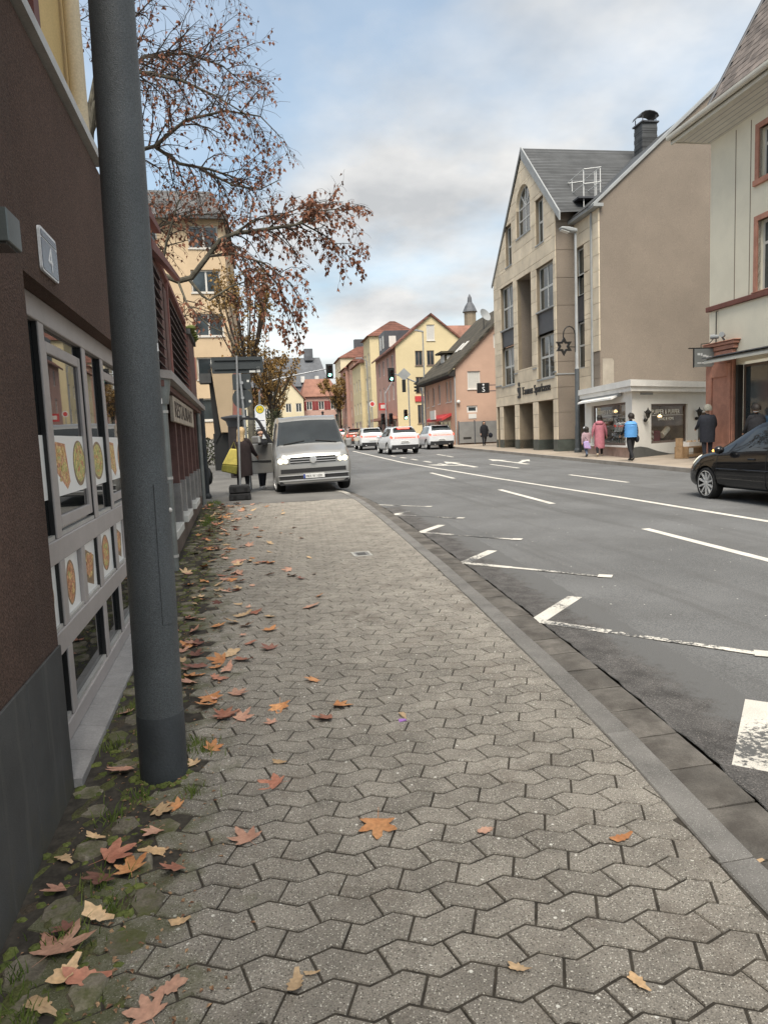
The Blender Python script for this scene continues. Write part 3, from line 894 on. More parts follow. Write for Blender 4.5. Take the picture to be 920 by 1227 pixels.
# printed food pictures on white film
m_film = mat('white_film', (.86, .86, .84), rough=.35, var=.03, fine=.02)
def food(name, c1, c2, sc): return mat(name, c1, rough=.4, var=.2, scale=sc, c2=c2, fine=.5, fscale=110, lo=.42, hi=.58)
m_f = [food('noodle_print', (.56, .34, .12), (.68, .54, .24), 34), food('salad_print', (.34, .40, .12), (.66, .50, .18), 30), food('meat_print', (.46, .17, .08), (.66, .36, .18), 26),
       food('bread_print', (.55, .30, .08), (.72, .55, .26), 22)]
m_plate = mat('dark_plate_print', (.24, .16, .09), rough=.4, var=.2, scale=15)
def picture(a0, a1, b0, b1, motif, k):
    o = MB().fbox(FL, a0, a1, b0, b1, -.1168, -.113).build('food_picture', m_film, shop)
    q_ = random.Random(k * 7 + 1)
    lay = [0]
    def disc(ca, cb_, ra, rb, d, m, irr=0., n=26):
        lay[0] += 1; d += lay[0] * .00006
        pts = [(ca + ra * cos(2 * pi * i / n) * (1 + q_.uniform(-irr, irr)), cb_ + rb * sin(2 * pi * i / n) * (1 + q_.uniform(-irr, irr))) for i in range(n)]
        MBp.fext(FL, pts, -.113, d, m)
    MBp = MB(); w, h = a1 - a0, b1 - b0; ca, cb_ = (a0 + a1) / 2, (b0 + b1) / 2
    ms = [m_plate] + m_f
    if motif == 'bowl':
        disc(ca, cb_, w * .38, h * .40, -.1127, 0); disc(ca, cb_, w * .32, h * .34, -.1123, q_.choice((2, 2, 3, 1)), .05)
        for _ in range(22): disc(ca + q_.uniform(-.2, .2) * w, cb_ + q_.uniform(-.22, .22) * h, w * q_.uniform(.03, .09), h * q_.uniform(.02, .06), -.112 + q_.uniform(0, .0004), q_.choice((1, 2, 2, 3, 4)), .15, 9)
    elif motif == 'board':
        MBp.fext(FL, [(ca - w * .36, cb_ - h * .22), (ca + w * .24, cb_ - h * .42), (ca + w * .38, cb_ + h * .16), (ca - w * .2, cb_ + h * .38)], -.113, -.1126, 0)
        for _ in range(20): disc(ca + q_.uniform(-.2, .2) * w, cb_ + q_.uniform(-.2, .2) * h, w * q_.uniform(.08, .15), h * q_.uniform(.05, .1), -.112, q_.choice((3, 3, 4, 1)), .12, 9)
    elif motif == 'roll':
        disc(ca, cb_, w * .27, h * .40, -.1127, 0, .03); disc(ca, cb_, w * .22, h * .36, -.1123, q_.choice((4, 1, 3)), .06)
        for _ in range(16): disc(ca + q_.uniform(-.1, .1) * w, cb_ + q_.uniform(-.25, .25) * h, w * q_.uniform(.06, .1), h * .06, -.112, q_.choice((3, 1, 2)), .15, 9)
    else:
        # a long sandwich on a board and a tall filled bowl beside it
        l0 = ca - w * .24
        MBp.fext(FL, [(l0 - w * .18, cb_ - h * .05), (l0 + w * .10, cb_ - h * .42), (l0 + w * .19, cb_ - h * .30), (l0 + w * .12, cb_ + h * .36), (l0 - w * .12, cb_ + h * .40)], -.113, -.1126, 3)
        MBp.fext(FL, [(l0 - w * .15, cb_ + h * .0), (l0 + w * .09, cb_ - h * .33), (l0 + w * .15, cb_ - h * .24), (l0 + w * .09, cb_ + h * .30), (l0 - w * .10, cb_ + h * .34)], -.113, -.11245, 4)
        for _ in range(22): disc(l0 + q_.uniform(-.09, .09) * w, cb_ + q_.uniform(-.25, .28) * h, w * q_.uniform(.02, .05), h * q_.uniform(.03, .08), -.112, q_.choice((2, 3, 1, 1)), .2, 9)
        disc(ca + .25 * w, cb_, w * .18, h * .42, -.1127, 0); disc(ca + .25 * w, cb_ + h * .02, w * .16, h * .37, -.1123, q_.choice((2, 3)), .04)
        for _ in range(26): disc(ca + .25 * w + q_.uniform(-.1, .1) * w, cb_ + q_.uniform(-.26, .3) * h, w * q_.uniform(.02, .05), h * q_.uniform(.03, .07), -.112, q_.choice((1, 2, 2, 4, 3)), .2, 9)
    MBp.build('dish_print', ms, o)
k = 0
for i, (a0, a1) in enumerate(bays):
    picture(a0 + .005, a1 - .005, 1.30, 1.62, ('roll', 'pair', 'bowl', 'pair', 'bowl', 'roll')[i], k := k + 1)
    cuts = [a0] + [c for c in mids if a0 < c < a1] + [a1]
    for c0, c1 in zip(cuts, cuts[1:]):
        picture(c0 + (.05 if c0 in mids else .005), c1 - (.05 if c1 in mids else .005), .672, .98, ('roll', 'bowl', 'board', 'roll', 'board', 'bowl')[k % 6], k := k + 1)
# sill tiles
a = 3.225
while a < 7.58:
    MB().fext((Vector((X0, a + .003, 0)), NX, UY), [(-.10, .03), (.045, .02), (.045, .075), (-.10, .10)], 0, .294).build('sill_tile', m_sill, A, bevel=.003)
    a += .30
MB().fbox(FL, 3.222, 7.6, -.2, .03, -.1, .03).build('sill_base', m_plinth, A)
# yellow upper storey, set slightly back
FU = (Vector((X0 - .10, 0, 0)), UY, NX)
b = MB(); wall_face(b, FU, [(-7, TOP + .09), (5.15, TOP + .09), (5.15, 9), (-7, 9)], [(1.0, 4.0, 2.2, 5.8), (3.1, 3.62, 4.18, 5.2), (-2, 4, -.8, 5.8)], .14)
b.add([(X0 - .105, 5.15, TOP), (-7, 5.15, TOP), (-7, 5.15, 9), (X0 - .105, 5.15, 9)], [(0, 1, 2, 3)])
b.build('upper_wall', m_yellow, A)
MB().tube([(X0 - .03, 5.02, TOP + .1), (X0 - .03, 5.02, 9)], .05, 10).build('downpipe', mat('cream_pipe', (.62, .52, .36), var=.05), A, smooth=True)
for (a0, b0, a1, b1) in ((1., 4., 2.2, 5.8), (3.1, 3.62, 4.18, 5.2), (-2, 4, -.8, 5.8)):
    MBs = MB()
    for bx in ((a0 - .12, a0, b0, b1), (a1, a1 + .12, b0, b1), (a0 - .12, a1 + .12, b1, b1 + .12), (a0 - .12, a1 + .12, b0 - .03, b0)):
        MBs.fbox(FU, *bx, -.10, .03)
    MBs.build('window_surround', m_redwood, A)
    window(A, FU, a0, b0, a1, b1, .08, mat('white_frame', (.62, .62, .60), var=.04), m_glassn, cols=(.5,), rows=(.68,), fw=.06)
b = MB(); b.add([(-.6, -7, 9), (-.6, 5.4, 9), (-3.8, 5.4, 11.4), (-3.8, -7, 11.4)], [(0, 1, 2, 3)]); b.add([(-7, -7, 9), (-7, 5.4, 9), (-3.8, 5.4, 11.4), (-3.8, -7, 11.4)], [(0, 1, 2, 3)]); b.add([(-.6, 5.15, 9), (-7, 5.15, 9), (-3.8, 5.15, 11.4)], [(0, 1, 2)])
b.build('roof', mat('brown_roof', (.11, .06, .045), var=.2), A)

for pa, pb, pz_ in ((2.9, 9, .55), ):
    pass
overlay(m_brown, (.055, .036, .028), .9, .52, .72, .5)
overlay(m_brown, (.12, .085, .066), 2.2, .57, .72, .45, stretch=(3, 3, .25))
# wall lamp and house number --------------------------------------
t = thing('wall_lamp', 'grey box wall lamp on the dark brown wall beside the house number', 'lamp', (X0, 2.68, 2.24))
m_lampg = mat('grey_lamp_metal', (.13, .145, .14), rough=.35, metal=.5, var=.06)
MB().fbox(FL, 2.60, 2.75, 2.24, 2.35, .02, .125).build('housing', m_lampg, t, bevel=.003)
MB().fbox(FL, 2.63, 2.72, 2.26, 2.33, .0, .021).build('wall_plate', m_lampg, t)
MB().fbox(FL, 2.612, 2.738, 2.235, 2.2395, .035, .112).build('lens', mat('lamp_lens', (.1, .1, .1), rough=.2), t)
t = thing('house_number_sign', 'blue-grey enamel house number plate 4 with white edge on the brown wall', 'sign', (X0, 3.66, 2.46))
m_white = mat('white_enamel', (.72, .73, .74), rough=.3, var=.05)
m_blueg = mat('blue_grey_enamel', (.105, .13, .165), rough=.25, var=.08)
def rrect(a0, a1, b0, b1, r, n=4):
    P = []
    for cx, cy, s0 in ((a1 - r, b0 + r, -90), (a1 - r, b1 - r, 0), (a0 + r, b1 - r, 90), (a0 + r, b0 + r, 180)):
        P += [(cx + r * cos(radians(s0 + 90 * i / n)), cy + r * sin(radians(s0 + 90 * i / n))) for i in range(n + 1)]
    return P
MB().fext(FL, rrect(3.50, 3.80, 2.355, 2.555, .02), .002, .014).build('plate', m_white, t)
MB().fext(FL, rrect(3.51, 3.79, 2.365, 2.504, .012), .0142, .0165).build('number_field', m_blueg, t)
MB().fext(FL, rrect(3.515, 3.785, 2.512, 2.541, .008), .0142, .0165).build('street_field', m_blueg, t)
text('numeral', '4', FL, 3.65, 2.378, .165, m_white, t, d=.0168, ext=.0015, align='CENTER')

# big lamp post on the pavement -----------------------------------
m_post = mat('anthracite_post', (.072, .081, .087), rough=.5, var=.14, scale=3, bump=.35, bscale=260, fine=.4, fscale=200, spec=.45)
overlay(m_post, (.085, .09, .09), 14, .62, .72, .5)
m_postd = mat('black_post_base', (.034, .039, .043), rough=.6, var=.2, scale=6, bump=.2, bscale=100)
overlay(m_postd, (.07, .085, .06), 9, .6, .75, .6)
PX, PY = -.425, 3.25
pz = gz(PY)
t = thing('lamp_post', 'thick anthracite lamp post standing on the mossy pavement beside the brown wall', 'lamp post', (PX, PY, pz))
ax = Vector((.0106, -.004, 1))
P = lambda z: Vector((PX, PY, pz)) + ax * z
MB().tube([P(.30), P(2.2), P(4.5), P(7.2)], [.103, .095, .086, .080], 40).build('shaft', m_post, t, smooth=True)
MB().tube([P(-.1), P(.295), P(.30)], [.106, .1055, .1035], 40).build('base_sleeve', m_postd, t, smooth=True)
# access door: curved plate on the right-hand side of the shaft
b = MB(); n = 8
angs = [radians(-62 + 58 * i / n) for i in range(n + 1)]
for z0, z1 in ((.72, 1.34),):
    ro, ri = .1045, .097
    vs = []
    for z in (z0, z1):
        for r in (ri, ro):
            vs += [P(z) + Vector((r * cos(a_), r * sin(a_), 0)) for a_ in angs]
    k_ = n + 1
    fs = [(k_ + i, k_ + i + 1, 3 * k_ + i + 1, 3 * k_ + i) for i in range(n)]
    fs += [(i, i + 1, k_ + i + 1, k_ + i) for i in range(n)] + [(2 * k_ + i, 3 * k_ + i, 3 * k_ + i + 1, 2 * k_ + i + 1) for i in range(n)]
    fs += [(0, k_, 3 * k_, 2 * k_), (n, 2 * k_ + n, 3 * k_ + n, k_ + n)]
    b.add(vs, fs)
dr_ = b.build('access_door', m_post, t, smooth=True)
MB().ball(P(1.22) + Vector((.104 * cos(radians(-12)), .104 * sin(radians(-12)), 0)), .012).build('lock', m_zinc, dr_)
for za, aa_, w_, h_ in ((1.93, -9, .008, .018), (1.70, -5, .010, .012)):
    a_ = radians(aa_); c_ = P(za); e_ = Vector((cos(a_), sin(a_), 0)); f_ = Vector((-sin(a_), cos(a_), 0)); rr0 = .0968
    MB().hexa([c_ + e_ * (rr0 + d_) + f_ * u_ + Zv * v_ for d_ in (-.004, .0005) for u_, v_ in ((-w_, -h_), (w_, -h_ * .8), (w_ * .8, h_), (-w_ * .7, h_ * .9))]).build('sticker', m_white, t)
MB().tube([P(7.15), P(7.4)], [.09, .07], 24).build('collar', m_postd, t, smooth=True)
MB().tube([P(7.4), P(7.75), P(7.9) + Vector((.5, 0, .0)), P(7.95) + Vector((1.3, 0, 0))], [.05, .05, .045, .04], 12).build('bracket', m_post, t, smooth=True)
MB().box(PX + .9, PX + 1.7, PY - .13, PY + .13, pz + 7.9, pz + 8.02).build('lamp_head', m_post, t, bevel=.03)

# restaurant annex ------------------------------------------------
m_greycap = mat('grey_roof_edge', (.33, .31, .295), rough=.7, var=.12, scale=5, bump=.1)
m_pipe = mat('zinc_pipe', (.20, .215, .21), rough=.45, var=.15, scale=5, metal=.35)
m_slat = mat('mauve_brown_wood', (.14, .075, .065), rough=.75, var=.18, scale=5, bump=.2, bscale=60)
m_cement = mat('cement', (.26, .25, .24), rough=.9, var=.15, scale=4, bump=.2)
m_basew = mat('taupe_base', (.15, .115, .095), rough=.9, var=.18, scale=3, bump=.3, bscale=100)
A2 = thing('restaurant_annex', 'low brown annex with grey roof edge, slatted posts and long name board', 'building', (X0, 12, 0))
b = MB(); b.fbox(FL, 8.45, 16.9, -.3, .42, -.25, -.01)
b.build('base_wall', m_basew, A2)
b = MB(); b.fbox(FL, 8.45, 16.9, .42, 2.2, -.45, -.30); b.fbox(FL, 16.7, 16.9, .42, 2.2, -.299, -.0)
b.add([(X0, 16.9, -.3), (-6, 16.9, -.3), (-6, 16.9, 2.25), (X0, 16.9, 2.25)], [(0, 1, 2, 3)])
b.build('wall', m_brown, A2)
for a0 in (8.55, 10.6, 12.7, 14.7):
    w = MB().fbox(FL, a0 + .2, a0 + 1.75, .5, 1.8, -.3, -.27).build('window', m_slat, A2)
    MB().fbox(FL, a0 + .27, a0 + 1.68, .57, 1.73, -.269, -.262).build('pane', m_glassn, w)
MB().fext((Vector((0, 8.2, 0)), NX, UY), [(-3, 2.55), (X0 + .16, 2.27), (X0 + .16, 2.36), (-3, 2.66)], 0, 8.4).build('roof_edge', m_greycap, A2)
MB().fext((Vector((0, 8.22, 0)), NX, UY), [(-3, 2.4), (X0 + .07, 2.19), (X0 + .07, 2.262), (-3, 2.54)], 0, 8.3).build('soffit', m_slat, A2)
for y in (10.25, 11.2, 12.2, 13.3, 14.4, 15.4):
    p = MB().fbox(FL, y - .06, y + .06, .42, 2.18, -.12, .0).build('post', m_slat, A2, bevel=.006)
    MB().fbox(FL, y - .075, y + .075, .42, 1.0, -.13, .012).build('post_foot', m_cement, p, bevel=.006)
for y0, y1 in ((8.55, 10.1), (10.4, 12.0), (12.4, 14.2)):
    MB().fbox(FL, y0, y1 - .5, .42, .52, -.26, .07).build('sill_block', mat('white_sill', (.55, .55, .52), var=.1), A2, bevel=.008)
m_board = mat('cream_board', (.44, .38, .31), rough=.7, var=.2, scale=6)
t = thing('name_board', 'long cream sign board with dark lettering RESTAURANT under the grey roof edge', 'sign', (X0, 11.5, 2.0))
MB().fbox(FL, 9.45, 13.7, 1.84, 2.17, .005, .05).build('board', m_board, t, bevel=.004)
text('lettering', 'RESTAURANT', FL, 9.62, 1.905, .30, mat('sign_brown', (.05, .035, .028), var=.1), t, d=.052, ext=.003, sx=1.95)
t = thing('downpipe', 'grey zinc rainwater pipe in front of the annex just beyond the lamp post', 'pipe', (X0, 8.33, .0))
MB().tube([(X0 + .02, 8.33, .03), (X0 + .02, 8.33, 2.05), (X0 + .02, 8.33, 2.2)], [.055, .055, .055], 14).build('pipe', m_pipe, t, smooth=True)
MB().lathe([(.075, 2.0), (.11, 2.24), (.11, 2.3), (.09, 2.3)], Matrix.Translation((X0 + .02, 8.33, 0)), 14).build('hopper', m_pipe, t, smooth=True)
for z in (.25, 1.15, 1.9):
    MB().lathe([(.063, z), (.063, z + .03)], Matrix.Translation((X0 + .02, 8.33, 0)), 14).build('bracket', m_zinc, t)
MB().tube([(X0 + .02, 15.9, .15), (X0 + .02, 15.9, 2.2)], .05, 10).build('downpipe', m_pipe, A2, smooth=True)
# roof terrace: louvre screens, posts, beams
T2 = thing('terrace_screen', 'brown louvred screen with pink-brown posts on the annex roof', 'screen', (X0, 12, 2.35))
m_pinkp = mat('pink_brown_post', (.27, .12, .10), rough=.7, var=.12, scale=5)
m_lou = mat('louvre_blade', (.13, .10, .10), rough=.55, var=.12, scale=6)
for y in (8.9, 11.2, 15.0):
    MB().fbox(FL, y - .05, y + .05, 2.36, 3.95, -.14, -.05).build('post', m_pinkp, T2)
MB().fbox(FL, 8.4, 15.0, 3.95, 4.02, -.16, -.04).build('top_rail', m_pinkp, T2)
for s0, s1 in ((8.96, 10.1), (11.3, 14.9)):
    for k in range(11):
        z = 2.5 + .13 * k
        MB().fext((Vector((0, s0, 0)), NX, UY), [(X0 - .15, z), (X0 - .04, z - .07), (X0 - .036, z - .06), (X0 - .146, z + .01)], 0, s1 - s0).build('slat', m_lou, T2)
MB().fbox(FL, 10.15, 11.1, 2.4, 3.8, -.13, -.07).build('panel', m_slat, T2)
MB().fbox(FL, 8.4, 15, 2.4, 4., -.24, -.2).build('backing', m_blackgap, T2)
T3 = thing('roof_cabin', 'flat brown cabin on the annex roof with moss growing along its edge', 'cabin', (X0, 16, 2.3))
MB().fbox(FL, 15.05, 17.0, 2.3, 3.75, -2.6, -.02).build('wall', m_slat, T3)
MB().fbox(FL, 15.0, 17.05, 3.76, 3.86, -2.7, .03).build('roof', m_plinth, T3)
b = MB(); q = random.Random(4)
for _ in range(70):
    b.ball((X0 + q.uniform(-.25, .06), q.uniform(15, 17.05), 3.87 + q.uniform(-.02, .03)), q.uniform(.04, .1), None, q.uniform(.03, .07), 7, 5)
b.build('moss', m_moss, T3, smooth=True, kind='stuff')
# pergola of red-brown timbers above
PG = thing('pergola', 'red-brown timber pergola beams above the annex roof behind the lamp post', 'pergola', (X0 - 1, 9.5, 2.4))
m_beam = mat('red_brown_timber', (.11, .04, .028), rough=.8, var=.25, scale=7, bump=.2, bscale=50)
for x, y in ((-.95, 8.7), (-.95, 10.6), (-3.2, 8.7), (-3.2, 10.6)):
    MB().box(x - .06, x + .06, y - .06, y + .06, 2.3, 3.9).build('post', m_beam, PG)
for y in (8.6, 9.4, 10.2, 11.0):
    MB().fext((Vector((0, y, 0)), NX, UY), [(-3.6, 4.2), (-1.02, 4.0), (-1.0, 4.1), (-3.6, 4.38)], 0, .09).build('rafter', m_beam, PG)
MB().box(-1.0, -.9, 8.2, 11.2, 3.86, 3.98).build('beam', m_beam, PG)
MB().box(-3.25, -3.15, 8.2, 11.2, 3.9, 4.2).build('beam', m_beam, PG)
# tilted awning arms seen beside the post
for y0, z0, y1, z1 in ((8.3, 4.18, 9.7, 4.30), (8.5, 3.86, 13.0, 4.42)):
    MB().hexa([(X0 - .05, y0, z0 - .12), (X0 + .03, y0, z0 - .12), (X0 + .03, y1, z1 - .06), (X0 - .05, y1, z1 - .06), (X0 - .05, y0, z0), (X0 + .03, y0, z0), (X0 + .03, y1, z1), (X0 - .05, y1, z1)]).build('awning_arm', m_redwood, PG)
# dark post and meter box at the end of the annex
t = thing('iron_column', 'slim dark iron column at the far end of the annex', 'column', (X0 + .05, 17.4, gz(17.4)))
MB().tube([(X0 + .05, 17.4, gz(17.4)), (X0 + .05, 17.4, 2.6)], .05, 12).build('shaft', m_postd, t, smooth=True)
MB().lathe([(.09, 0), (.09, .06), (.055, .12)], Matrix.Translation((X0 + .05, 17.4, gz(17.4))), 12).build('foot', m_postd, t)
t = thing('bin_bag', 'small dark bag hanging on the iron column at the end of the annex wall', 'bag', (X0 + .18, 17.1, gz(17.1)))
q = random.Random(9)
b = MB().ball((X0 + .10, 17.6, gz(17.6) + .52), .085, .10, .2, 14, 10)
b.v = [v + Vector((q.uniform(-.012, .012), q.uniform(-.012, .012), q.uniform(-.012, .012))) for v in b.v]
b.tube([(X0 + .08, 17.6, gz(17.6) + .70), (X0 + .06, 17.55, gz(17.6) + .82)], [.03, .04], 8)
b.build('sack', mat('black_plastic', (.02, .021, .024), rough=.35, var=.2), t, smooth=True)

# pale apartment house behind the trees ---------------------------
m_beige = mat('peach_render', (.53, .40, .26), rough=.92, var=.07, scale=.7, bump=.2, bscale=30)
m_slate = mat('slate_roof', (.115, .112, .112), rough=.7, var=.2, scale=1.5)
tiles(m_slate, .5, .3, (0, 2))
m_glassf = glass('far_glass', (.035, .045, .05), .06, .8)
m_wframe = mat('pale_frame', (.55, .53, .49), rough=.5, var=.05)
AP = thing('apartment_house', 'tall peach-coloured apartment house with grey roof behind the bare tree', 'building', (-7, 45, 1.2))
FA = (Vector((-18, 45, 0)), Vector((1, 0, 0)), Vector((0, -1, 0)))
hs = []
for zf in (13.2, 10.6, 8.0, 5.4, 2.9):
    for xa in (2.2, 5.6, 9.0, 12.6, 15.9):
        hs.append((xa, zf, xa + 1.75 if xa > 15 else xa + 1.5, zf + 1.35))
b = MB(); wall_face(b, FA, [(0, .3), (18.0, .3), (18.0, 14.9), (0, 14.9)], hs, .2)
b.add([(0, 45, .3), (.6, 57, .3), (.6, 57, 14.9), (0, 45, 14.9)], [(0, 1, 2, 3)]); b.add([(-18, 45, .3), (-18, 57, .3), (-18, 57, 14.9), (-18, 45, 14.9)], [(0, 1, 2, 3)])
b.build('wall', m_beige, AP)
for h in hs[:]:
    window(AP, FA, *h, .12, m_wframe, m_glassf, cols=(.5,), fw=.09, sill=(.07, .06))
b = MB(); b.hexa([(-18.4, 44.5, 14.9), (.3, 44.5, 14.9), (.8, 57.5, 14.9), (-18.4, 57.5, 14.9), (-17.4, 46.5, 17.0), (-.6, 46.5, 17.0), (-.2, 55, 17.0), (-17.4, 55, 17.0)])
b.build('roof', m_slate, AP)
MB().box(-18.4, .35, 44.40, 44.52, 14.78, 14.95).build('gutter', m_plinth, AP)
MB().fbox(FA, 0, 18.02, .2, 1.75, .01, .08).build('plinth', m_cement, AP)
for zf in (2.9, 5.4):
    for xa in (15.9,):
        for s_ in (-.75, 1.77):
            MB().fbox(FA, xa + s_, xa + s_ + .7, zf, zf + 1.35, .01, .06).build('shutter', mat('dull_red_shutter', (.22, .09, .07), var=.15), AP)
# nearer wing with raking edge over a dark gateway
WG = thing('gatehouse_wing', 'plain peach wing wall with slanting left edge above a dark gateway', 'building', (-.5, 30, .5))
FW = (Vector((0, 30, 0)), Vector((1, 0, 0)), Vector((0, -1, 0)))
MB().fext(FW, [(-.62, 1.95), (-.17, 1.93), (0.03, 4.6), (-.86, 4.6)], -3, 0).build('wall', m_beige, WG)
MB().fext(FW, [(-.88, 1.5), (-.64, 1.9), (-.88, 4.55), (-1.0, 4.55)], -3, -.25).build('gateway', m_blackgap, WG)  # solid black block; the opening's shade is put into its colour
MB().fext(FW, [(-1.35, 3.98), (-.88, 3.98), (-.88, 4.36), (-1.35, 4.36)], -.8, .05).build('fascia', m_plinth, WG)
MB().fext(FW, [(-.95, .2), (-.2, .2), (-.17, 1.93), (-.95, 1.9)], -3, -.3).build('passage_shade', m_blackgap, WG)  # closed black block below the wing, shade of the way through given as colour
MB().fext(FW, [(-.86, 4.61), (.03, 4.61), (.06, 4.72), (-.9, 4.72)], -3, .1).build('coping', m_plinth, WG)
# ================================================================== RIGHT SIDE BUILDINGS
D1 = Vector((.0445, .99901, 0))              # along the street
NA = Vector((.99901, -.0445, 0))             # away from the street
NS = -NA                                     # towards the street
NB = -D1                                     # towards the camera
m_sand1 = mat('sandstone_cladding', (.66, .565, .43), rough=.85, var=.14, scale=1.1, bump=.25, bscale=70, fine=.08, fscale=60, rnd=.11)
m_sandj = mat('sandstone_backing', (.24, .195, .14), rough=.95, var=.1)
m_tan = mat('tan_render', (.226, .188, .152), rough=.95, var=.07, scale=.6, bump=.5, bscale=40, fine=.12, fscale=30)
m_spand = mat('dark_spandrel', (.065, .067, .075), rough=.5, var=.12, scale=2)
m_bframe = mat('grey_white_frame', (.50, .50, .48), rough=.45, var=.04)
m_bslate = mat('slate_roofing', (.085, .088, .09), rough=.6, var=.25, scale=1.2, fine=.15)
m_greenbase = mat('dark_stone_base', (.075, .085, .075), rough=.5, var=.2, scale=3)
m_leadgrey = mat('lead_grey', (.30, .31, .31), rough=.6, var=.1, scale=2)
m_glassb = glass('bank_glass', (.03, .04, .042), .04, .9)
m_dark = mat('dark_interior', (.03, .027, .024), rough=.9, var=.2)

BK = thing('bank_building', 'sandstone-clad gabled building with arched window and dark lettering on its street front', 'building', (15.3, 31.88, .35), atan2(D1.y, D1.x) - pi / 2)
OB = Vector((15.3, 31.88, 0))
FB = (OB, D1, NS)
POLY = [(-.02, .3), (9.3, .3), (9.3, 10.3), (4.12, 15.75), (-.02, 11.65)]
win = [(.30, 4.05, 2.45, 6.22), (.30, 7.44, 2.45, 9.60), (5.92, 4.12, 8.05, 6.28), (5.92, 7.34, 8.05, 9.75),
       (5.98, 10.72, 7.02, 12.92), (1.38, 10.72, 2.42, 12.90), (3.12, 11.78, 5.18, 14.28)]
spn = [(.30, 6.22, 2.45, 7.44), (5.92, 6.28, 8.05, 7.34)]
rec = [(3.2, 4.82, 5.3, 9.66)]
gnd = [(8.66, .3, 9.12, 2.94), (6.0, .3, 8.02, 2.94), (3.2, .3, 5.33, 2.94), (.5, .3, 2.48, 2.94)]
b = MB()
wall_face(b, FB, POLY[:1] + [(9.3, .3), (9.3, 2.96), (-.02, 2.96)], gnd, 1.7)
wall_face(b, FB, [(-.02, 2.96), (9.3, 2.96), (9.3, 10.3), (4.12, 15.75), (-.02, 11.65)], win + spn, .22) if False else None
wall_face(b, FB, [(-.02, 2.96), (9.3, 2.96), (9.3, 10.3), (4.12, 15.75), (-.02, 11.65)], [(w[0], w[1], w[2], w[3]) for w in win] + spn + rec, .22)
o0 = OB
b.build('wall', m_sandj, BK)
holes_all = win + spn + rec + gnd
cladding(BK, FB, POLY, holes_all, [.98, 1.62, 2.29, 2.96, 3.5, 4.08, 4.72, 5.38, 6.04, 6.7, 7.36, 8.0, 8.64, 9.28, 9.92, 10.56, 11.2, 11.84, 12.48, 13.12, 13.76, 14.4, 15.04, 15.75], 1.28, .035, m_sand1, .016, .12, 5)
# dark bases of the piers
for a0, a1 in ((-.02, .5), (2.48, 3.2), (5.33, 6.0), (8.02, 8.66), (9.12, 9.3)):
    MB().fbox(FB, a0 + .004, a1 - .004, .3, .975, 0, .05).build('pier_base', m_greenbase, BK)
for a in (.5, 2.48, 3.2, 5.33, 6.0, 8.02, 8.66):
    s_ = -1 if a in (2.48, 5.33, 8.02) else 1
    MB().fbox(FB, min(a, a - s_ * .012), max(a, a - s_ * .012), .3, .97, -1.69, -.002).build('pier_base', m_greenbase, BK)
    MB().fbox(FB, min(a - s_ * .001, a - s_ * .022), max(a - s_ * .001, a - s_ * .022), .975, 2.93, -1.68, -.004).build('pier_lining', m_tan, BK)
MB().fbox(FB, -.0, 9.25, .3, 2.95, -1.75, -1.7).build('arcade_glazing', m_glassb, BK)
for a0, b0, a1, b1 in gnd[1:]:
    window(BK, FB, a0 + .02, .42, a1 - .02, 2.9, 1.6, m_spand, m_glassb, cols=(.36, .68), rows=(.75,), fw=.07)
for a0, b0, a1, b1 in win[:4]:
    window(BK, FB, a0, b0, a1, b1, .16, m_bframe, m_glassb, cols=(.5,), rows=(.5,), fw=.09, sill=(.08, .07), sm=m_leadgrey)
for a0, b0, a1, b1 in win[4:6]:
    window(BK, FB, a0, b0, a1, b1, .16, m_bframe, m_glassb, cols=(.5,), rows=(.5,), fw=.08, sill=(.07, .06), sm=m_leadgrey)
for a0, b0, a1, b1 in spn:
    MB().fbox(FB, a0 + .005, a1 - .005, b0 + .09, b1 - .02, -.2, -.06).build('spandrel', m_spand, BK)
# deep recess in the middle
b = MB()
a0, b0, a1, b1 = rec[0]
b.fbox(FB, a0, a1, b0, b1, -1.3, -1.25)
for bx in ((a0 - .03, a0 + .004, b0, b1), (a1 - .004, a1 + .03, b0, b1), (a0, a1, b0 - .03, b0 + .004), (a0, a1, b1 - .004, b1 + .03)):
    b.fbox(FB, *bx, -1.25, -.205)
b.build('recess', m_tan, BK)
MB().fbox(FB, a0 + .04, a0 + .92, 6.35, 7.35, -1.24, -1.2).build('spandrel', m_dark, BK)
for z0, z1 in ((4.9, 6.3), (7.4, 9.55)):
    window(BK, FB, a0 + .04, z0, a0 + .92, z1, 1.19, m_bframe, m_glassb, cols=(), rows=(.5,), fw=.08)
# arched window: glazing, fan bars and the curved corners of the opening
ca, sp_z, ra = 4.15, 13.25, 1.03
for sgn in (-1, 1):
    pts = [(ca + sgn * ra, sp_z)] + [(ca + sgn * ra * cos(radians(t_)), sp_z + ra * sin(radians(t_))) for t_ in range(10, 91, 10)] + [(ca + sgn * ra, sp_z + ra)]
    for i in range(1, 9):
        MB().fext(FB, [pts[i - 1], pts[i], (ca + sgn * ra, sp_z + ra)], -.22, .034).build('arch_stone', m_sand1, BK)
    MB().fext(FB, [pts[8], pts[9], (ca + sgn * ra, sp_z + ra)], -.22, .034).build('arch_stone', m_sand1, BK)
aw = MB()
for a_ in (ca - ra, ca - .03, ca + ra - .07):
    aw.fbox(FB, a_, a_ + .07, 11.8, sp_z + (.97 if abs(a_ - ca) < .2 else .0), -.2, -.14)
for z_ in (11.79, 12.6, sp_z - .03):
    aw.fbox(FB, ca - ra + .07, ca + ra - .07, z_, z_ + .07, -.198, -.142)
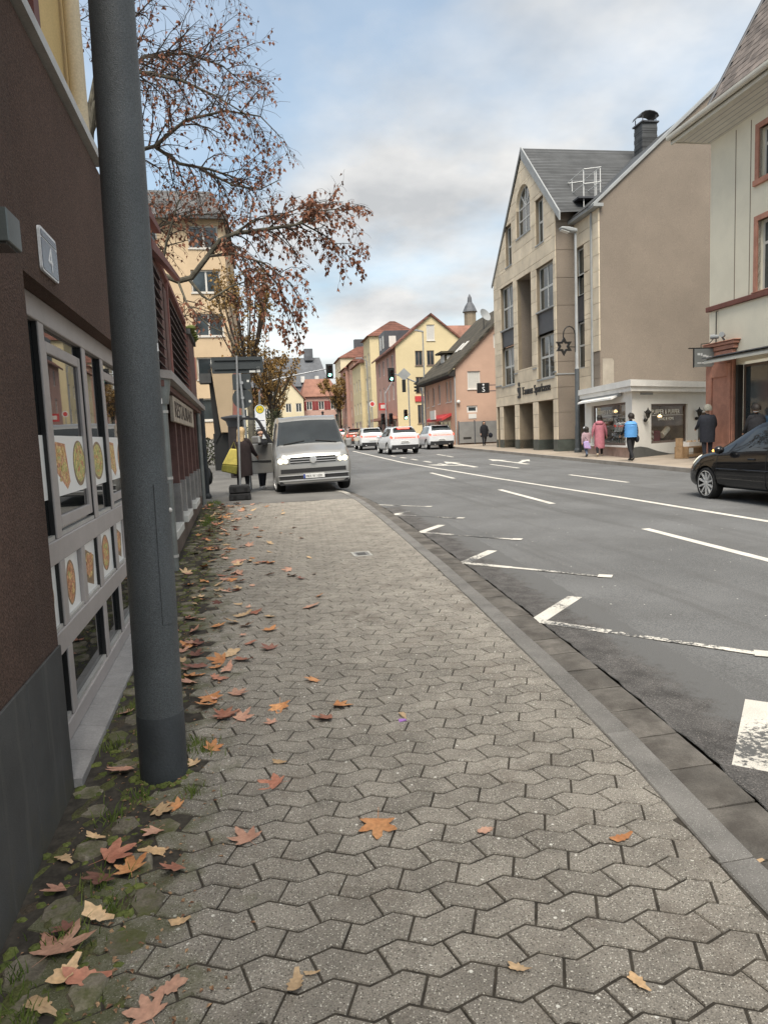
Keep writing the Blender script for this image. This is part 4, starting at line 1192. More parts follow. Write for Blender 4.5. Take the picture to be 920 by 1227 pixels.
for t_ in (45, 135):
    p0, p1 = Vector((ca, sp_z)), Vector((ca + ra * cos(radians(t_)), sp_z + ra * sin(radians(t_))))
    d_ = (p1 - p0).normalized() * .035; n_ = Vector((-d_.y, d_.x))
    aw.fext(FB, [tuple(p0 + n_), tuple(p0 - n_), tuple(p1 - n_), tuple(p1 + n_)], -.198, -.142)
for i in range(12):
    t0, t1 = pi * i / 12, pi * (i + 1) / 12
    aw.fext(FB, [(ca + (ra - .08) * cos(t0), sp_z + (ra - .08) * sin(t0)), (ca + ra * cos(t0), sp_z + ra * sin(t0)), (ca + ra * cos(t1), sp_z + ra * sin(t1)), (ca + (ra - .08) * cos(t1), sp_z + (ra - .08) * sin(t1))], -.197, -.141)
aw = aw.build('window', m_bframe, BK)
MB().fext(FB, [(ca - ra, 11.8), (ca + ra, 11.8)] + [(ca + ra * cos(pi * i / 14), sp_z + ra * sin(pi * i / 14)) for i in range(15)], -.19, -.165).build('pane', m_glassb, aw)
MB().fbox(FB, ca - ra - .05, ca + ra + .05, 11.7, 11.785, -.15, .07).build('sill', m_leadgrey, aw)
for a0, a1, z in ((.0, .35, 4.22), (2.5, 3.1, 4.62), (5.35, 5.9, 4.62), (8.1, 9.25, 4.15)):
    MB().fbox(FB, a0, a1, z, z + .07, .034, .075).build('string_course', m_leadgrey, BK)
# return face, wing, fire wall
FR = (OB.copy(), NA, NB)
b = MB(); b.fext(FR, [(0, .3), (.95, .3), (.95, 11.75), (0.0, 11.75)], -.3, -.0)
b.build('return_wall', m_sandj, BK)
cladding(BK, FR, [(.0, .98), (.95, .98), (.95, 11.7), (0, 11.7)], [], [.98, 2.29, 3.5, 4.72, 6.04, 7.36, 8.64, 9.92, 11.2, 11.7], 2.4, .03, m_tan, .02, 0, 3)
MB().fbox(FR, 0, .95, .3, .97, .0, .045).build('pier_base', m_greenbase, BK)
MB().fbox(FR, -.05, .97, 4.1, 4.16, .03, .06).build('string_course', m_leadgrey, BK)
OW = OB + NA * .95
FWg = (OW, -D1, NS)
pw = [(0, 3.06), (2.56, 3.06), (2.56, 11.1), (0, 11.1)]
hw = [(.08, 8.6, 1.02, 9.9), (.08, 6.5, 1.02, 7.7), (.08, 7.7, 1.02, 8.6), (.08, 4.3, 1.02, 6.5)]
b = MB(); wall_face(b, FWg, pw, hw, .2); b.fbox(FWg, 0, 2.56, 3.0, 3.06, -2, 0)
b.build('wing_wall', m_sandj, BK)
cladding(BK, FWg, [(.0, 3.06), (1.86, 3.06), (1.86, 11.05), (0, 11.05)], hw, [3.06, 3.9, 4.6, 5.3, 6.0, 6.7, 7.36, 8.0, 8.64, 9.28, 9.92, 10.5, 11.05], 1.0, .03, m_sand1, .016, .05, 9)
cladding(BK, FWg, [(1.93, 4.9), (2.56, 4.9), (2.56, 11.05), (1.93, 11.05)], [], [4.9, 5.6, 6.3, 7.0, 7.7, 8.4, 9.1, 9.8, 10.5, 11.05], 1.4, .05, m_sand1, .016, 0, 9)
MB().fbox(FWg, .09, 1.01, 6.52, 7.68, -.18, -.06).build('spandrel', m_spand, BK)
window(BK, FWg, .08, 4.32, 1.02, 6.48, .14, m_bframe, m_glassb, cols=(), rows=(.5,), fw=.07)
window(BK, FWg, .08, 7.72, 1.02, 9.88, .14, m_bframe, m_glassb, cols=(), rows=(.45,), fw=.07)
b = MB(); b.tube([OW - D1 * 1.9 + NS * .07 + Zv * 11., OW - D1 * 1.9 + NS * .07 + Zv * 4.2, OW - D1 * 1.9 + NS * .07 + Zv * 3.1], .06, 10)
b.build('downpipe', m_leadgrey, BK, smooth=True)
MB().fbox(FWg, -.1, 2.75, 11.06, 11.2, -.1, .35).build('gutter', m_leadgrey, BK)
MB().fbox(FWg, 0, 2.56, .3, 3.0, -1.6, -1.5).build('entrance_back', m_dark, BK)
OE = OW - D1 * 2.56
FE = (OE.copy(), NA, NB)
vz = lambda u: 11.35 + .868 * u
MB().fext(FE, [(0, .3), (10.5, .3), (10.5, vz(10.5)), (-.0, vz(0))], -.4, 0).build('fire_wall', m_tan, BK)
MB().fext(FE, [(-.35, vz(-.35)), (10.6, vz(10.6)), (10.6, vz(10.6) + .14), (-.35, vz(-.35) + .14)], -.5, .1).build('verge_flashing', m_leadgrey, BK)
MB().fext(FE, [(.08, 3.2), (.62, 3.2), (.62, 4.45), (.54, 4.55), (.08, 4.55)], .001, .03).build('stone_panel', mat('pale_stone_panel', (.34, .30, .245), var=.12), BK)
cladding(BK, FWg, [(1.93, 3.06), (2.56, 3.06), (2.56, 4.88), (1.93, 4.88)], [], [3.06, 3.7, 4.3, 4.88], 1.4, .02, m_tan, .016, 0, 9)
# roofs
b = MB()
ap = lambda a, u, z: OB + D1 * a + NA * u + Zv * z
b.add([ap(4.12, -.06, 16.1), ap(-.62, -.06, 11.45), ap(-.62, 7, 11.45 + .3), ap(4.12, 7.2, 16.1)], [(0, 1, 2, 3)])
b.add([ap(4.12, -.06, 16.1), ap(9.45, -.06, 10.22), ap(9.45, 7, 10.4), ap(4.12, 7.2, 16.1)], [(0, 1, 2, 3)])
b.add([ap(-2.2, .55, 11.2), ap(9.6, .55, 11.2), ap(9.6, 6.5, 16.05), ap(-2.2, 6.5, 16.05)], [(0, 1, 2, 3)])
b.add([ap(-2.2, 6.5, 16.05), ap(9.6, 6.5, 16.05), ap(9.6, 12, 11.2), ap(-2.2, 12, 11.2)], [(0, 1, 2, 3)])
ro = b.build('roof', m_bslate, BK)
tiles(m_bslate, .45, .22, (1, 2), dark=.62)
# verge boards of the gable
for (a0, z0, a1, z1) in ((4.12, 16.12, -.66, 11.44), (4.12, 16.12, 9.48, 10.2)):
    dd = Vector((a1 - a0, z1 - z0)).normalized(); nn = Vector((-dd.y, dd.x)); nn = nn if nn.y < 0 else -nn
    w_ = .42 if a1 < 0 else .07
    MB().fext(FB, [(a0, z0 + .05), (a1, z1 + .05), (a1, z1 + nn.y * w_ - .05), (a0, z0 - w_ * 1.3)], .03, .10).build('verge_board', m_leadgrey, BK)
# slate chimney with metal hood
cb_ = ap(2.5, 6.0, 0)
ch = MB()
for i in range(13):
    w_ = .40 + (.012 if i % 2 else 0)
    ch.hexa([cb_ + D1 * sx * w_ + NA * sy * w_ + Zv * z for z in (14.1 + .2 * i, 14.1 + .2 * i + .198) for sx, sy in ((-1, -1), (-1, 1), (1, 1), (1, -1))])
ch = ch.build('chimney', m_bslate, BK)
hd_ = MB()
for i in range(6):
    t0, t1 = pi * i / 6, pi * (i + 1) / 6
    hd_.hexa([cb_ + NA * (.5 * cos(t)) + Zv * (17.0 + .26 * sin(t)) + D1 * s_ + Zv * e_ for e_ in (0, .03) for t, s_ in ((t0, -.42), (t1, -.42), (t1, .42), (t0, .42))])
hd_.box(*( (cb_.x - .47, cb_.x + .47, cb_.y - .47, cb_.y + .47, 16.7, 16.77)))
for sx in (-.36, .36):
    for sy in (-.36, .36):
        hd_.tube([cb_ + NA * sx + D1 * sy + Zv * 16.7, cb_ + NA * sx + D1 * sy + Zv * 17.08], .025, 6)
hd_.build('chimney_hood', m_spand, ch)
# white maintenance railing on the roof slope
rl = MB(); u_ = 1.55
T = lambda a, u, z: ap(a, u, z)
for a_, z0, z1 in ((1.3, 11.3, 13.4), (.75, 11.5, 13.4), (-.5, 11.6, 13.4)):
    rl.tube([T(a_, 1.2, z0), T(a_, 1.2, z1)], .022, 6)
for a_ in (-.15, -.0, -.55):
    rl.tube([T(a_, 2.0, 12.0), T(a_, 2.0, 13.5)], .022, 6)
for z_ in (13.4, 12.75):
    rl.tube([T(1.4, 1.2, z_), T(-.6, 1.2, z_)], .02, 6); rl.tube([T(1.3, 1.2, z_), T(1.3, 2.0, z_ + .1)], .02, 6)
    rl.tube([T(1.3, 2.0, z_ + .1), T(-.6, 2.0, z_ + .1)], .02, 6); rl.tube([T(-.55, 1.2, z_), T(-.55, 2.0, z_ + .1)], .02, 6)
t = rl.build('roof_railing', mat('white_rail', (.7, .7, .68), var=.04, fine=0), BK)
MB().hexa([T(a, u, z) for z in (12.1, 12.18) for a, u in ((.9, .9), (-.6, .9), (-.6, 1.9), (.9, 1.9))]).build('grating', m_spand, t)
# lettering and emblem
m_letter = mat('dark_letters', (.018, .017, .018), rough=.4, var=.1, fine=0)
sgn_ = thing('bank_lettering', 'dark raised letters Taunus Sparkasse with emblem above the arcade of the sandstone building', 'sign', OB + D1 * 2.8 + NS * .05 + Zv * 3.5, atan2(D1.y, D1.x) - pi / 2)
text('lettering', 'Taunus Sparkasse', FB, 4.72, 3.42, .60, m_letter, sgn_, d=.05, ext=.03, sx=.93)
text('emblem', 'S', FB, 5.42, 3.28, .84, m_letter, sgn_, d=.05, ext=.03, sx=1.0)
bm_ = MB(); bm_.fext(FB, [(5.17 + .12 * cos(2 * pi * i / 16), 4.03 + .12 * sin(2 * pi * i / 16)) for i in range(16)], .03, .08)
bm_.fbox(FB, 4.98, 5.42, 3.66, 3.86, .03, .08); bm_.fbox(FB, 4.98, 5.2, 3.42, 3.67, .03, .081); bm_.fbox(FB, 4.98, 5.42, 3.28, 3.42, .03, .08)
bm_.build('emblem', m_letter, sgn_)
# round hanging sign at the far corner
t = thing('hanging_bank_sign', 'black box sign with white S emblem hung from the far corner of the sandstone building', 'sign', OB + D1 * 9.4 + NS * .1 + Zv * 4.2, atan2(D1.y, D1.x) - pi / 2)
FS = (OB + D1 * 9.35, NA, NB)
MB().fbox(FS, -1.18, -.42, 3.86, 4.47, -.12, .02).build('box', m_letter, t, bevel=.02)
MB().fbox(FS, -.42, .1, 4.3, 4.35, -.06, -.02).build('bracket', m_spand, t); MB().fbox(FS, -.42, .1, 3.95, 4.0, -.06, -.02).build('bracket', m_spand, t)
text('emblem', 'S', FS, -.8, 3.93, .44, m_white, t, d=.022, ext=.004, align='CENTER')
MB().fext(FS, [(-.8 + .06 * cos(i), 4.36 + .06 * sin(i)) for i in [2 * pi * k / 12 for k in range(12)]], .02, .028).build('emblem', m_white, t)

# ---------------------------------------------------------------- low white corner shop
m_wht = mat('white_render', (.74, .72, .67), rough=.9, var=.06, scale=1, bump=.4, bscale=60, fine=.06)
m_whtrim = mat('white_roof_edge', (.78, .76, .72), rough=.6, var=.06, scale=2)
m_plgrey = mat('dark_grey_wave', (.10, .10, .095), rough=.9, var=.15)
m_pinkst = mat('pinkish_stone', (.38, .27, .22), rough=.9, var=.2, scale=2.5)
m_brownf = mat('brown_shop_frame', (.13, .09, .07), rough=.5, var=.1)
m_glasst = clear_pane('shop_window_glass', gloss=.0)
SC = Vector((14.42, 23.88, 0))
DLs = Vector((.17, .98544, 0)).normalized(); DRs = Vector((.888, .46, 0)).normalized()
FSL = (SC, DLs, Vector((-DLs.y, DLs.x, 0)))
FSR = (SC, DRs, Vector((DRs.y, -DRs.x, 0)))
SH = thing('corner_shop', 'low white corner shop with two display windows and a broad white roof edge', 'building', SC + Zv * .3)
b = MB()
wall_face(b, FSL, [(0, .1), (5.5, .1), (5.5, 2.8), (0, 2.8)], [(.66, .76, 4.56, 2.42)], .18)
wall_face(b, FSR, [(0, .1), (6.6, .1), (6.6, 2.8), (0, 2.8)], [(1.32, .79, 4.08, 2.31), (4.95, .2, 5.95, 1.95)], .15)
b.build('wall', m_wht, SH)
cn = lambda d: SC + (FSL[2] + FSR[2]).normalized() * d
def offs(d, z):
    # outline of the roof slab pushed outwards by d
    k = 1 / (1 + FSL[2].dot(FSR[2]))
    c = SC + (FSL[2] + FSR[2]) * d * k
    return [c + Zv * z, SC + DRs * 7 + FSR[2] * d + Zv * z, SC + DRs * 7 - FSR[2] * .0 + DLs * 5.6 + Zv * z, SC + DLs * 5.6 + FSL[2] * d + Zv * z]
for nm, d0, z0, z1 in (('roof_edge', .20, 2.78, 2.95), ('roof_edge', .26, 2.955, 3.19)):
    b = MB(); p = offs(d0, z0); b.hexa(p + offs(d0, z1)); b.build(nm, m_whtrim, SH)
MB().fbox(FSL, .05, 5.5, .1, .70, .0, .05).build('stone_base', m_pinkst, SH)
MB().fbox(FSL, .1, 5.2, .70, .755, -.1, .12).build('sill', m_whtrim, SH)
MB().fext(FSR, [(0.02, .0), (6.6, .0), (6.6, .30), (5.0, .28), (3.6, .30), (2.6, .36), (1.7, .50), (1.0, .66), (.5, .72), (.02, .70)], .001, .04).build('wave_plinth', m_plgrey, SH)
wl_ = window(SH, FSL, .66, .76, 4.56, 2.42, .10, m_brownf, m_glasst, cols=(), rows=(), fw=.09)
wr_ = window(SH, FSR, 1.32, .79, 4.08, 2.31, .08, m_brownf, m_glasst, cols=(), rows=(), fw=.09)
m_cream = mat('cream_letter', (.72, .68, .58), rough=.5, var=.03, fine=0)
text('lettering', 'PURPER & PURPER', FSL, 4.1, 2.02, .25, m_cream, wl_, d=-.112, ext=.002, sx=1.15)
text('lettering', 'LIVING & HOME', FSL, 3.5, 1.74, .17, m_cream, wl_, d=-.112, ext=.002)
text('lettering', 'PURPER & PURPER', FSR, 1.5, 1.93, .25, m_cream, wr_, d=-.09, ext=.002, sx=1.05)
text('lettering', 'LIVING & HOME', FSR, 1.95, 1.68, .17, m_cream, wr_, d=-.09, ext=.002)
MB().fbox(FSR, 1.5, 3.9, 1.87, 1.885, -.095, -.09).build('rule_line', m_cream, wr_)
MB().fbox(FSL, 1.4, 4.1, 1.95, 1.965, -.115, -.112).build('rule_line', m_cream, wl_)
# display room behind the glass
m_warmroom = mat('display_room', (.46, .34, .22), rough=.9, var=.25, scale=2)  # pale warm walls; the glow of indoor lighting is put into their colour
b = MB()
b.fbox(FSL, .9, 5.2, .6, .74, -1.45 * .3, -.2); b.fbox(FSL, 3.0, 5.3, .6, .735, -1.5, -1.45 * .3); b.fbox(FSL, 3.0, 5.3, .6, 2.6, -1.55, -1.5)
b.fbox(FSR, 1.9, 4.4, .6, .77, -.9, -.17); b.fbox(FSR, 1.0, 1.9, .6, .77, -.5, -.17); b.fbox(FSR, 3.0, 4.5, .6, 2.6, -1.55, -1.5); b.fbox(FSR, 4.5, 4.55, .6, 2.6, -1.5, -.2)
bis = (DLs + DRs).normalized(); nb2 = Vector((-bis.y, bis.x, 0)) * .03
b.hexa([SC + bis * t_ + nb2 * s_ + Zv * z_ for z_ in (.6, 2.7) for t_, s_ in ((.55, -1), (3.36, -1), (3.36, 1), (.55, 1))])
b.build('display_room', m_warmroom, SH)
dr2 = MB().fbox(FSR, 4.97, 5.93, .2, 1.93, -.14, -.08).build('door', mat('brown_door', (.14, .09, .055), var=.2, scale=5), SH)
MB().fbox(FSR, 5.1, 5.8, .9, 1.75, -.079, -.07).build('door_pane', m_glassb, dr2)
m_pend = mat('lit_pendant', (.9, .7, .4), emit=(1, .66, .28), estr=2.2, fine=0, var=.02)
for fr_, a_, z_, d_, lb_ in ((FSR, 3.0, 1.86, -.6, 'lit amber pendant lamp at the top of the right shop window'), (FSL, 3.6, 2.15, -.7, 'lit yellow lamp at the top left of the left shop window')):
    c_ = fr_[0] + fr_[1] * a_ + fr_[2] * d_ + Zv * z_; t_p = thing('pendant_lamp', lb_, 'lamp', c_)
    MB().lathe([(.02, .06), (.07, .02), (.085, -.03), (.06, -.05)], Matrix.Translation(c_), 14).build('shade', m_pend, t_p, smooth=True)
    MB().tube([c_ + Zv * .10, c_ + Zv * .7], .008, 5).build('cord', m_dark, t_p)
# rolled awning
b = MB()
b.fext((FSL[0] + DLs * 1.05, FSL[2], DLs), [(.05, 2.74), (.22, 2.70), (.40, 2.62), (.41, 2.55), (.39, 2.55), (.20, 2.63), (.05, 2.68)], 0, 4.2)
aw = b.build('awning', m_whtrim, SH)
MB().tube([FSL[0] + DLs * .9 + FSL[2] * .12 + Zv * 2.72, FSL[0] + DLs * 5.35 + FSL[2] * .12 + Zv * 2.72], .075, 12).build('roller', m_leadgrey, aw, smooth=True)
MB().fbox(FSR, .55, 1.4, 2.66, 2.74, .0, .03).build('vent', m_leadgrey, SH)
# wall lanterns
m_blackiron = mat('black_iron', (.018, .017, .016), rough=.5, var=.2, scale=8, metal=.3)
def lantern(a, label):
    o = FSR[0] + DRs * a; z0 = 1.72
    t = thing('wall_lantern', label, 'lantern', o + Zv * 1.95, 0, 'wall lanterns on the white shop')
    c = o + FSR[2] * .17
    MB().tube([o + FSR[2] * .02 + Zv * z0, o + FSR[2] * .12 + Zv * (z0 - .04), c + Zv * (z0 + .06)], .02, 8).build('arm', m_blackiron, t)
    MB().ball(o + FSR[2] * .06 + Zv * (z0 - .02), .075, .075, .07, 10, 8).build('wall_plate', m_blackiron, t, smooth=True)
    M = Matrix.Translation(c + Zv * z0)
    MB().lathe([(.02, .05), (.065, .08), (.115, .25), (.115, .265)], M, 6).build('lamp_body', mat('smoked_glass', (.03, .028, .024), rough=.1), t)
    MB().lathe([(.145, .258), (.09, .33), (.035, .37), (.02, .42), (.008, .45)], M, 6).build('cap', m_blackiron, t)
    for k in range(6):
        MB().tube([c + Vector((.11 * cos(k * pi / 3), .11 * sin(k * pi / 3), z0 + .26)), c + Vector((.16 * cos(k * pi / 3), .16 * sin(k * pi / 3), z0 + .32))], [.014, .006], 5).build('finial', m_blackiron, t)
lantern(.80, 'black iron wall lantern between the corner and the lettered window of the white shop')
lantern(4.72, 'black iron wall lantern above the brown door of the white shop')
# goods in the windows
def good(name, label, cat, mb, m, c, grp=None, smooth=False):
    t = thing(name, label, cat, c); mb.build('body', m, t, smooth=smooth, bevel=0); return t
m_check = mat('checked_cloth', (.50, .44, .38), var=.3, scale=9, c2=(.16, .08, .06), lo=.48, hi=.52)
o = mb = MB()
def at(fr, a, bb, d): return fr[0] + fr[1] * a + Zv * bb + fr[2] * d
mb.fext(FSR, rrect(1.72, 2.28, .80, 1.30, .09), -.62, -.42); t = thing('checked_cushion', 'checked red and cream cushion in the shop window', 'cushion', at(FSR, 2, .8, -.5)); mb.build('cushion', m_check, t, bevel=.05, segs=2)
mb = MB().fext(FSR, rrect(2.36, 2.92, .80, 1.28, .12), -.7, -.5); t = thing('red_cushion', 'dark red cushion in the shop window between checked cushion and white roll', 'cushion', at(FSR, 2.6, .8, -.6)); mb.build('cushion', mat('dark_red_cloth', (.16, .018, .025), var=.2), t, bevel=.05, segs=2)
t = thing('blanket_roll', 'cream rolled blanket leaning in the shop window', 'blanket', at(FSR, 3.2, .8, -.5))
MB().tube([at(FSR, 2.95, 1.06, -.5), at(FSR, 3.5, 1.33, -.55)], [.12, .12], 14).build('roll', mat('cream_wool', (.62, .56, .46), var=.15, scale=12), t, smooth=True)
MB().tube([at(FSR, 3.505, 1.3325, -.55), at(FSR, 3.51, 1.335, -.55)], [.05, .05], 10).build('core', m_dark, t)
t = thing('basket', 'dark basket standing under the blanket roll in the shop window', 'basket', at(FSR, 3.4, .78, -.6))
MB().lathe([(.16, .78), (.21, 1.04), (.19, 1.04), (.14, .82)], Matrix.Translation(at(FSR, 3.45, 0, -.62)), 14).build('body', mat('dark_wicker', (.09, .055, .035), var=.4, scale=30), t, smooth=True)
q = random.Random(31)
m_dry = mat('dried_flowers', (.40, .25, .12), var=.3, scale=20, c2=(.55, .42, .30))
m_green = mat('dark_leaves', (.04, .06, .03), var=.3, scale=15)
for k, (a_, z_) in enumerate(((1.2, 1.62), (1.45, 1.30), (2.7, 1.72), (1.6, .98), (3.0, 1.1), (2.35, 1.35))):
    t = thing('flower_arrangement', ['orange dried flowers at the top right of the left shop window', 'pale dried flowers below the orange ones in the shop window', 'white star-shaped flowers high in the middle of the shop window', 'cream flower ball low in the shop window', 'white flower bunch beside the pink coat in the shop window', 'green leafy bunch in the middle of the shop window'][k], 'flowers', at(FSL, a_, .76, -.5))
    b = MB(); c = at(FSL, a_, z_, -.5)
    for _ in range(26):
        p = c + Vector((q.gauss(0, .11), q.gauss(0, .13), q.gauss(0, .10))); b.ball(p, q.uniform(.02, .05), None, None, 6, 4)
    b.build('blossoms', [m_dry, m_cream, m_white, m_cream, m_white, m_green][k], t, smooth=True)
    b = MB()
    for _ in range(7):
        b.tube([Vector((c.x + q.gauss(0, .03), c.y + q.gauss(0, .03), .745)), c + Vector((q.gauss(0, .08), q.gauss(0, .08), 0))], .008, 4)
    b.build('stems', m_green, t)
# wooden bench display on the pavement
bo = Vector((15.95, 22.55, gz(22.6) + .02)); t = thing('basket_bench', 'small wooden display bench with basket on the pavement before the brown shop door', 'bench', bo)
m_wood = mat('honey_wood', (.34, .22, .12), rough=.7, var=.2, scale=8)
ux, uy = DRs, Vector((-DRs.y, DRs.x, 0))
def lb(u0, u1, v0, v1, z0, z1):
    return MB().hexa([bo + ux * u + uy * v + Zv * z for z in (z0, z1) for u, v in ((u0, v0), (u1, v0), (u1, v1), (u0, v1))])
lb(-.7, .7, -.25, .25, .36, .41).build('seat', m_wood, t); lb(-.7, -.64, -.25, .25, .0, .36).build('leg', m_wood, t); lb(.64, .7, -.25, .25, 0, .36).build('leg', m_wood, t)
lb(-.7, .7, -.25, -.2, .05, .14).build('rail', m_wood, t); lb(-.86, -.82, -.13, .13, .0, .72).build('side_board', m_wood, t)
t = thing('wicker_tray', 'white wicker tray of small goods on the wooden display bench', 'tray', bo + Zv * .42)
b = MB()
for bx in ((-.55, .6, -.2, -.17), (-.55, .6, .17, .2), (-.55, -.52, -.17, .17), (.57, .6, -.17, .17)):
    b.v, b.f, b.m = b.v, b.f, b.m
    b.hexa([bo + ux * u + uy * v + Zv * z for z in (.415, .56) for u, v in ((bx[0], bx[2]), (bx[1], bx[2]), (bx[1], bx[3]), (bx[0], bx[3]))])
b.build('rim', m_whtrim, t)
b = MB()
for _ in range(16): b.ball(bo + ux * q.uniform(-.45, .5) + uy * q.uniform(-.12, .12) + Zv * q.uniform(.46, .58), q.uniform(.04, .08), None, None, 7, 5)
b.build('goods', m_dry, t, smooth=True)

# ---------------------------------------------------------------- pale corner house at the right edge
m_offw = mat('off_white_render', (.72, .67, .54), rough=.9, var=.06, scale=.8, bump=.3, bscale=45, fine=.06)
overlay(m_offw, (.58, .53, .41), .8, .55, .85, .4)
m_redst = mat('red_sandstone', (.42, .205, .145), rough=.9, var=.16, scale=3, bump=.4, bscale=60, fine=.12)
m_redband = mat('dark_red_stone', (.17, .07, .055), rough=.85, var=.15, scale=4)
m_soffit = mat('cream_boarding', (.58, .56, .49), rough=.6, var=.05, scale=3)
OWh = Vector((15.8, 21.4, 0)); FWh = (OWh, -D1, NS)
WH = thing('pale_corner_house', 'tall off-white house with red sandstone trim and wide boarded eaves at the right edge', 'building', OWh + Zv * .27)
ho = [(2.36, 5.40, 3.6, 7.46), (2.36, 8.66, 3.6, 10.1), (4.9, 5.4, 6.1, 7.46), (4.9, 8.66, 6.1, 10.1), (7.4, 5.4, 8.6, 7.46), (7.4, 8.66, 8.6, 10.1), (1.5, .3, 6.2, 3.4)]
b = MB(); wall_face(b, FWh, [(0, .1), (14, .1), (14, 11.0), (0, 11.0)], ho, .25)
b.add([OWh + Zv * .1, OWh + NA * 9 + Zv * .1, OWh + NA * 9 + Zv * 10.6, OWh + Zv * 10.6], [(0, 1, 2, 3)])
b.build('wall', m_offw, WH)
for a_ in (1.27, 1.97):
    MB().fbox(FWh, a_ - .015, a_ + .015, 5.36, 10.5, .0, .006).build('wall_groove', mat('brown_joint', (.20, .15, .11), var=.1), WH)
MB().fbox(FWh, -.1, 14, 5.2, 5.36, -.02, .09).build('string_course', m_redband, WH, bevel=.015)
for h in ho[:6]:
    s_ = MB(); a0, b0, a1, b1 = h
    s_.fbox(FWh, a0 - .16, a0, b0 - .0, b1 + .16, -.1, .05); s_.fbox(FWh, a1, a1 + .16, b0, b1 + .16, -.1, .05); s_.fbox(FWh, a0, a1, b1, b1 + .16, -.1, .05); s_.fbox(FWh, a0 - .2, a1 + .2, b0 - .16 if b0 > 6 else b0 - .03, b0, -.1, .09)
    s_.build('window_surround', m_redst, WH, bevel=.008)
    window(WH, FWh, a0, b0, a1, b1, .16, m_wframe, m_glassf, cols=(.5,), rows=(.68,), fw=.07)
# sandstone pier beside the shop window
MB().fbox(FWh, .02, 1.42, .1, 3.82, .003, .14).build('pier', m_redst, WH, bevel=.02)
b = MB()
for bx in ((.14, .40, .3, 3.4), (1.22, 1.38, .3, 3.4), (.40, 1.22, 2.98, 3.4), (.40, 1.22, .3, .8)):
    b.fbox(FWh, *bx, .141, .19)
b.build('pier_frame', m_redst, WH, bevel=.015)
b = MB()
b.fbox(FWh, -.02, 1.5, 3.84, 3.98, .0, .17); b.fbox(FWh, -.04, 1.58, 3.985, 4.08, .0, .22); b.fbox(FWh, -.06, 1.64, 4.085, 4.12, .0, .25)
b.build('cornice', m_redst, WH, bevel=.02)
MB().fbox(FWh, 1.5, 1.62, .3, 3.3, -.1, .08).build('shop_frame', m_dark, WH); MB().fbox(FWh, 1.62, 6.2, .3, .5, -.2, .05).build('shop_base', m_redband, WH)
wv = window(WH, FWh, 1.62, .5, 6.2, 3.3, .12, m_brownf, m_glassf, cols=(.4, .7), rows=(), fw=.08)
b = MB(); b.fext((OWh - D1 * 1.0, NS, -D1), [(.0, 3.72), (.75, 3.56), (.86, 3.47), (.86, 3.40), (.0, 3.5)], 0, 5.4); aw2 = b.build('awning', m_soffit, WH)
b = MB(); b.fext((OWh - D1 * .94, NS, -D1), [(.0, 3.73), (.9, 3.585), (.9, 3.56), (.0, 3.71)], 0, 5.5); b.build('awning_cover', m_spand, aw2)
# eaves
ev = lambda a, d, z: OWh + D1 * a + NS * d + Zv * z
b = MB(); b.add([ev(.93, .82, 11.02), ev(-14, .82, 11.02), ev(-14, -.02, 10.6), ev(.0, -.02, 10.6), ev(.0, -8, 10.6), ev(.93, -8, 11.02),
                 ev(.93, .82, 11.1), ev(-14, .82, 11.1), ev(-14, -.02, 11.1), ev(.0, -.02, 11.1), ev(.0, -8, 11.1), ev(.93, -8, 11.1)], [(0, 1, 2, 3), (0, 3, 4, 5), (6, 9, 8, 7), (6, 11, 10, 9), (0, 6, 7, 1), (0, 5, 11, 6)])
b.build('soffit', m_soffit, WH)
for k in range(6):
    u = .06 + .13 * k; a_e = u * 1.13
    MB().fext((OWh + D1 * (a_e - .01), NS, -D1), [(u, 10.61 + .5 * u - .006), (u + .012, 10.61 + .5 * u), (u + .012, 10.62 + .5 * u + .006), (u, 10.62 + .5 * u)], 0, 14).build('board_joint', m_leadgrey, WH)
MB().fext((OWh + D1 * .94, NS, -D1), [(.80, 10.9), (.86, 10.9), (.86, 11.08), (.80, 11.08)], 0, 15).build('fascia', m_soffit, WH)
MB().fext((OWh + D1 * .95, NS, -D1), [(.865, 11.0)] + [(.95 + .085 * cos(radians(t_)), 11.1 + .085 * sin(radians(t_))) for t_ in range(180, 361, 30)] + [(1.035, 11.16), (.865, 11.16)], 0, 15).build('gutter', m_soffit, WH)
MB().fext((OWh + D1 * .94, NA, D1), [(-.82, 10.98), (8, 10.98), (8, 11.18), (-.82, 11.18)], 0, .06).build('fascia', m_soffit, WH)
MB().fext((OWh + D1 * .9, NS, -D1), [(-.3, 11.12), (.86, 11.12), (-.2, 11.3)], 0, 2.0).build('eaves_roof', m_bslate, WH)
# steep slate roof, slate by slate
m_slatep = mat('weathered_slate', (.15, .125, .11), rough=.75, var=.25, scale=5, rnd=.35, fine=.15)
p0 = OWh + NS * .80 + Zv * 11.17; up = (NA * 3 + Zv * 5.2).normalized(); dn = (NS * 5.2 + Zv * 3).normalized()
b = MB(); q0 = p0 - D1 * .95
b.add([q0, p0 - D1 * 14, p0 - D1 * 14 + up * 7, q0 + up * 7, q0 + NA * 8, q0 + up * 7 + NA * 1], [(0, 1, 2, 3), (0, 3, 5, 4)])
roofb = b.build('roof', m_spand, WH)
base = MB(); base.hexa([(0, 0, 0), (.30, 0, 0), (.30, .40, 0), (0, .40, 0), (0, 0, .016), (.30, 0, .016), (.30, .40, .004), (0, .40, .004)])
so = base.build('slate', m_slatep, None); sme = so.data; bpy.data.objects.remove(so)
Rm = Matrix((-D1, up, dn)).transposed()
q = random.Random(77)
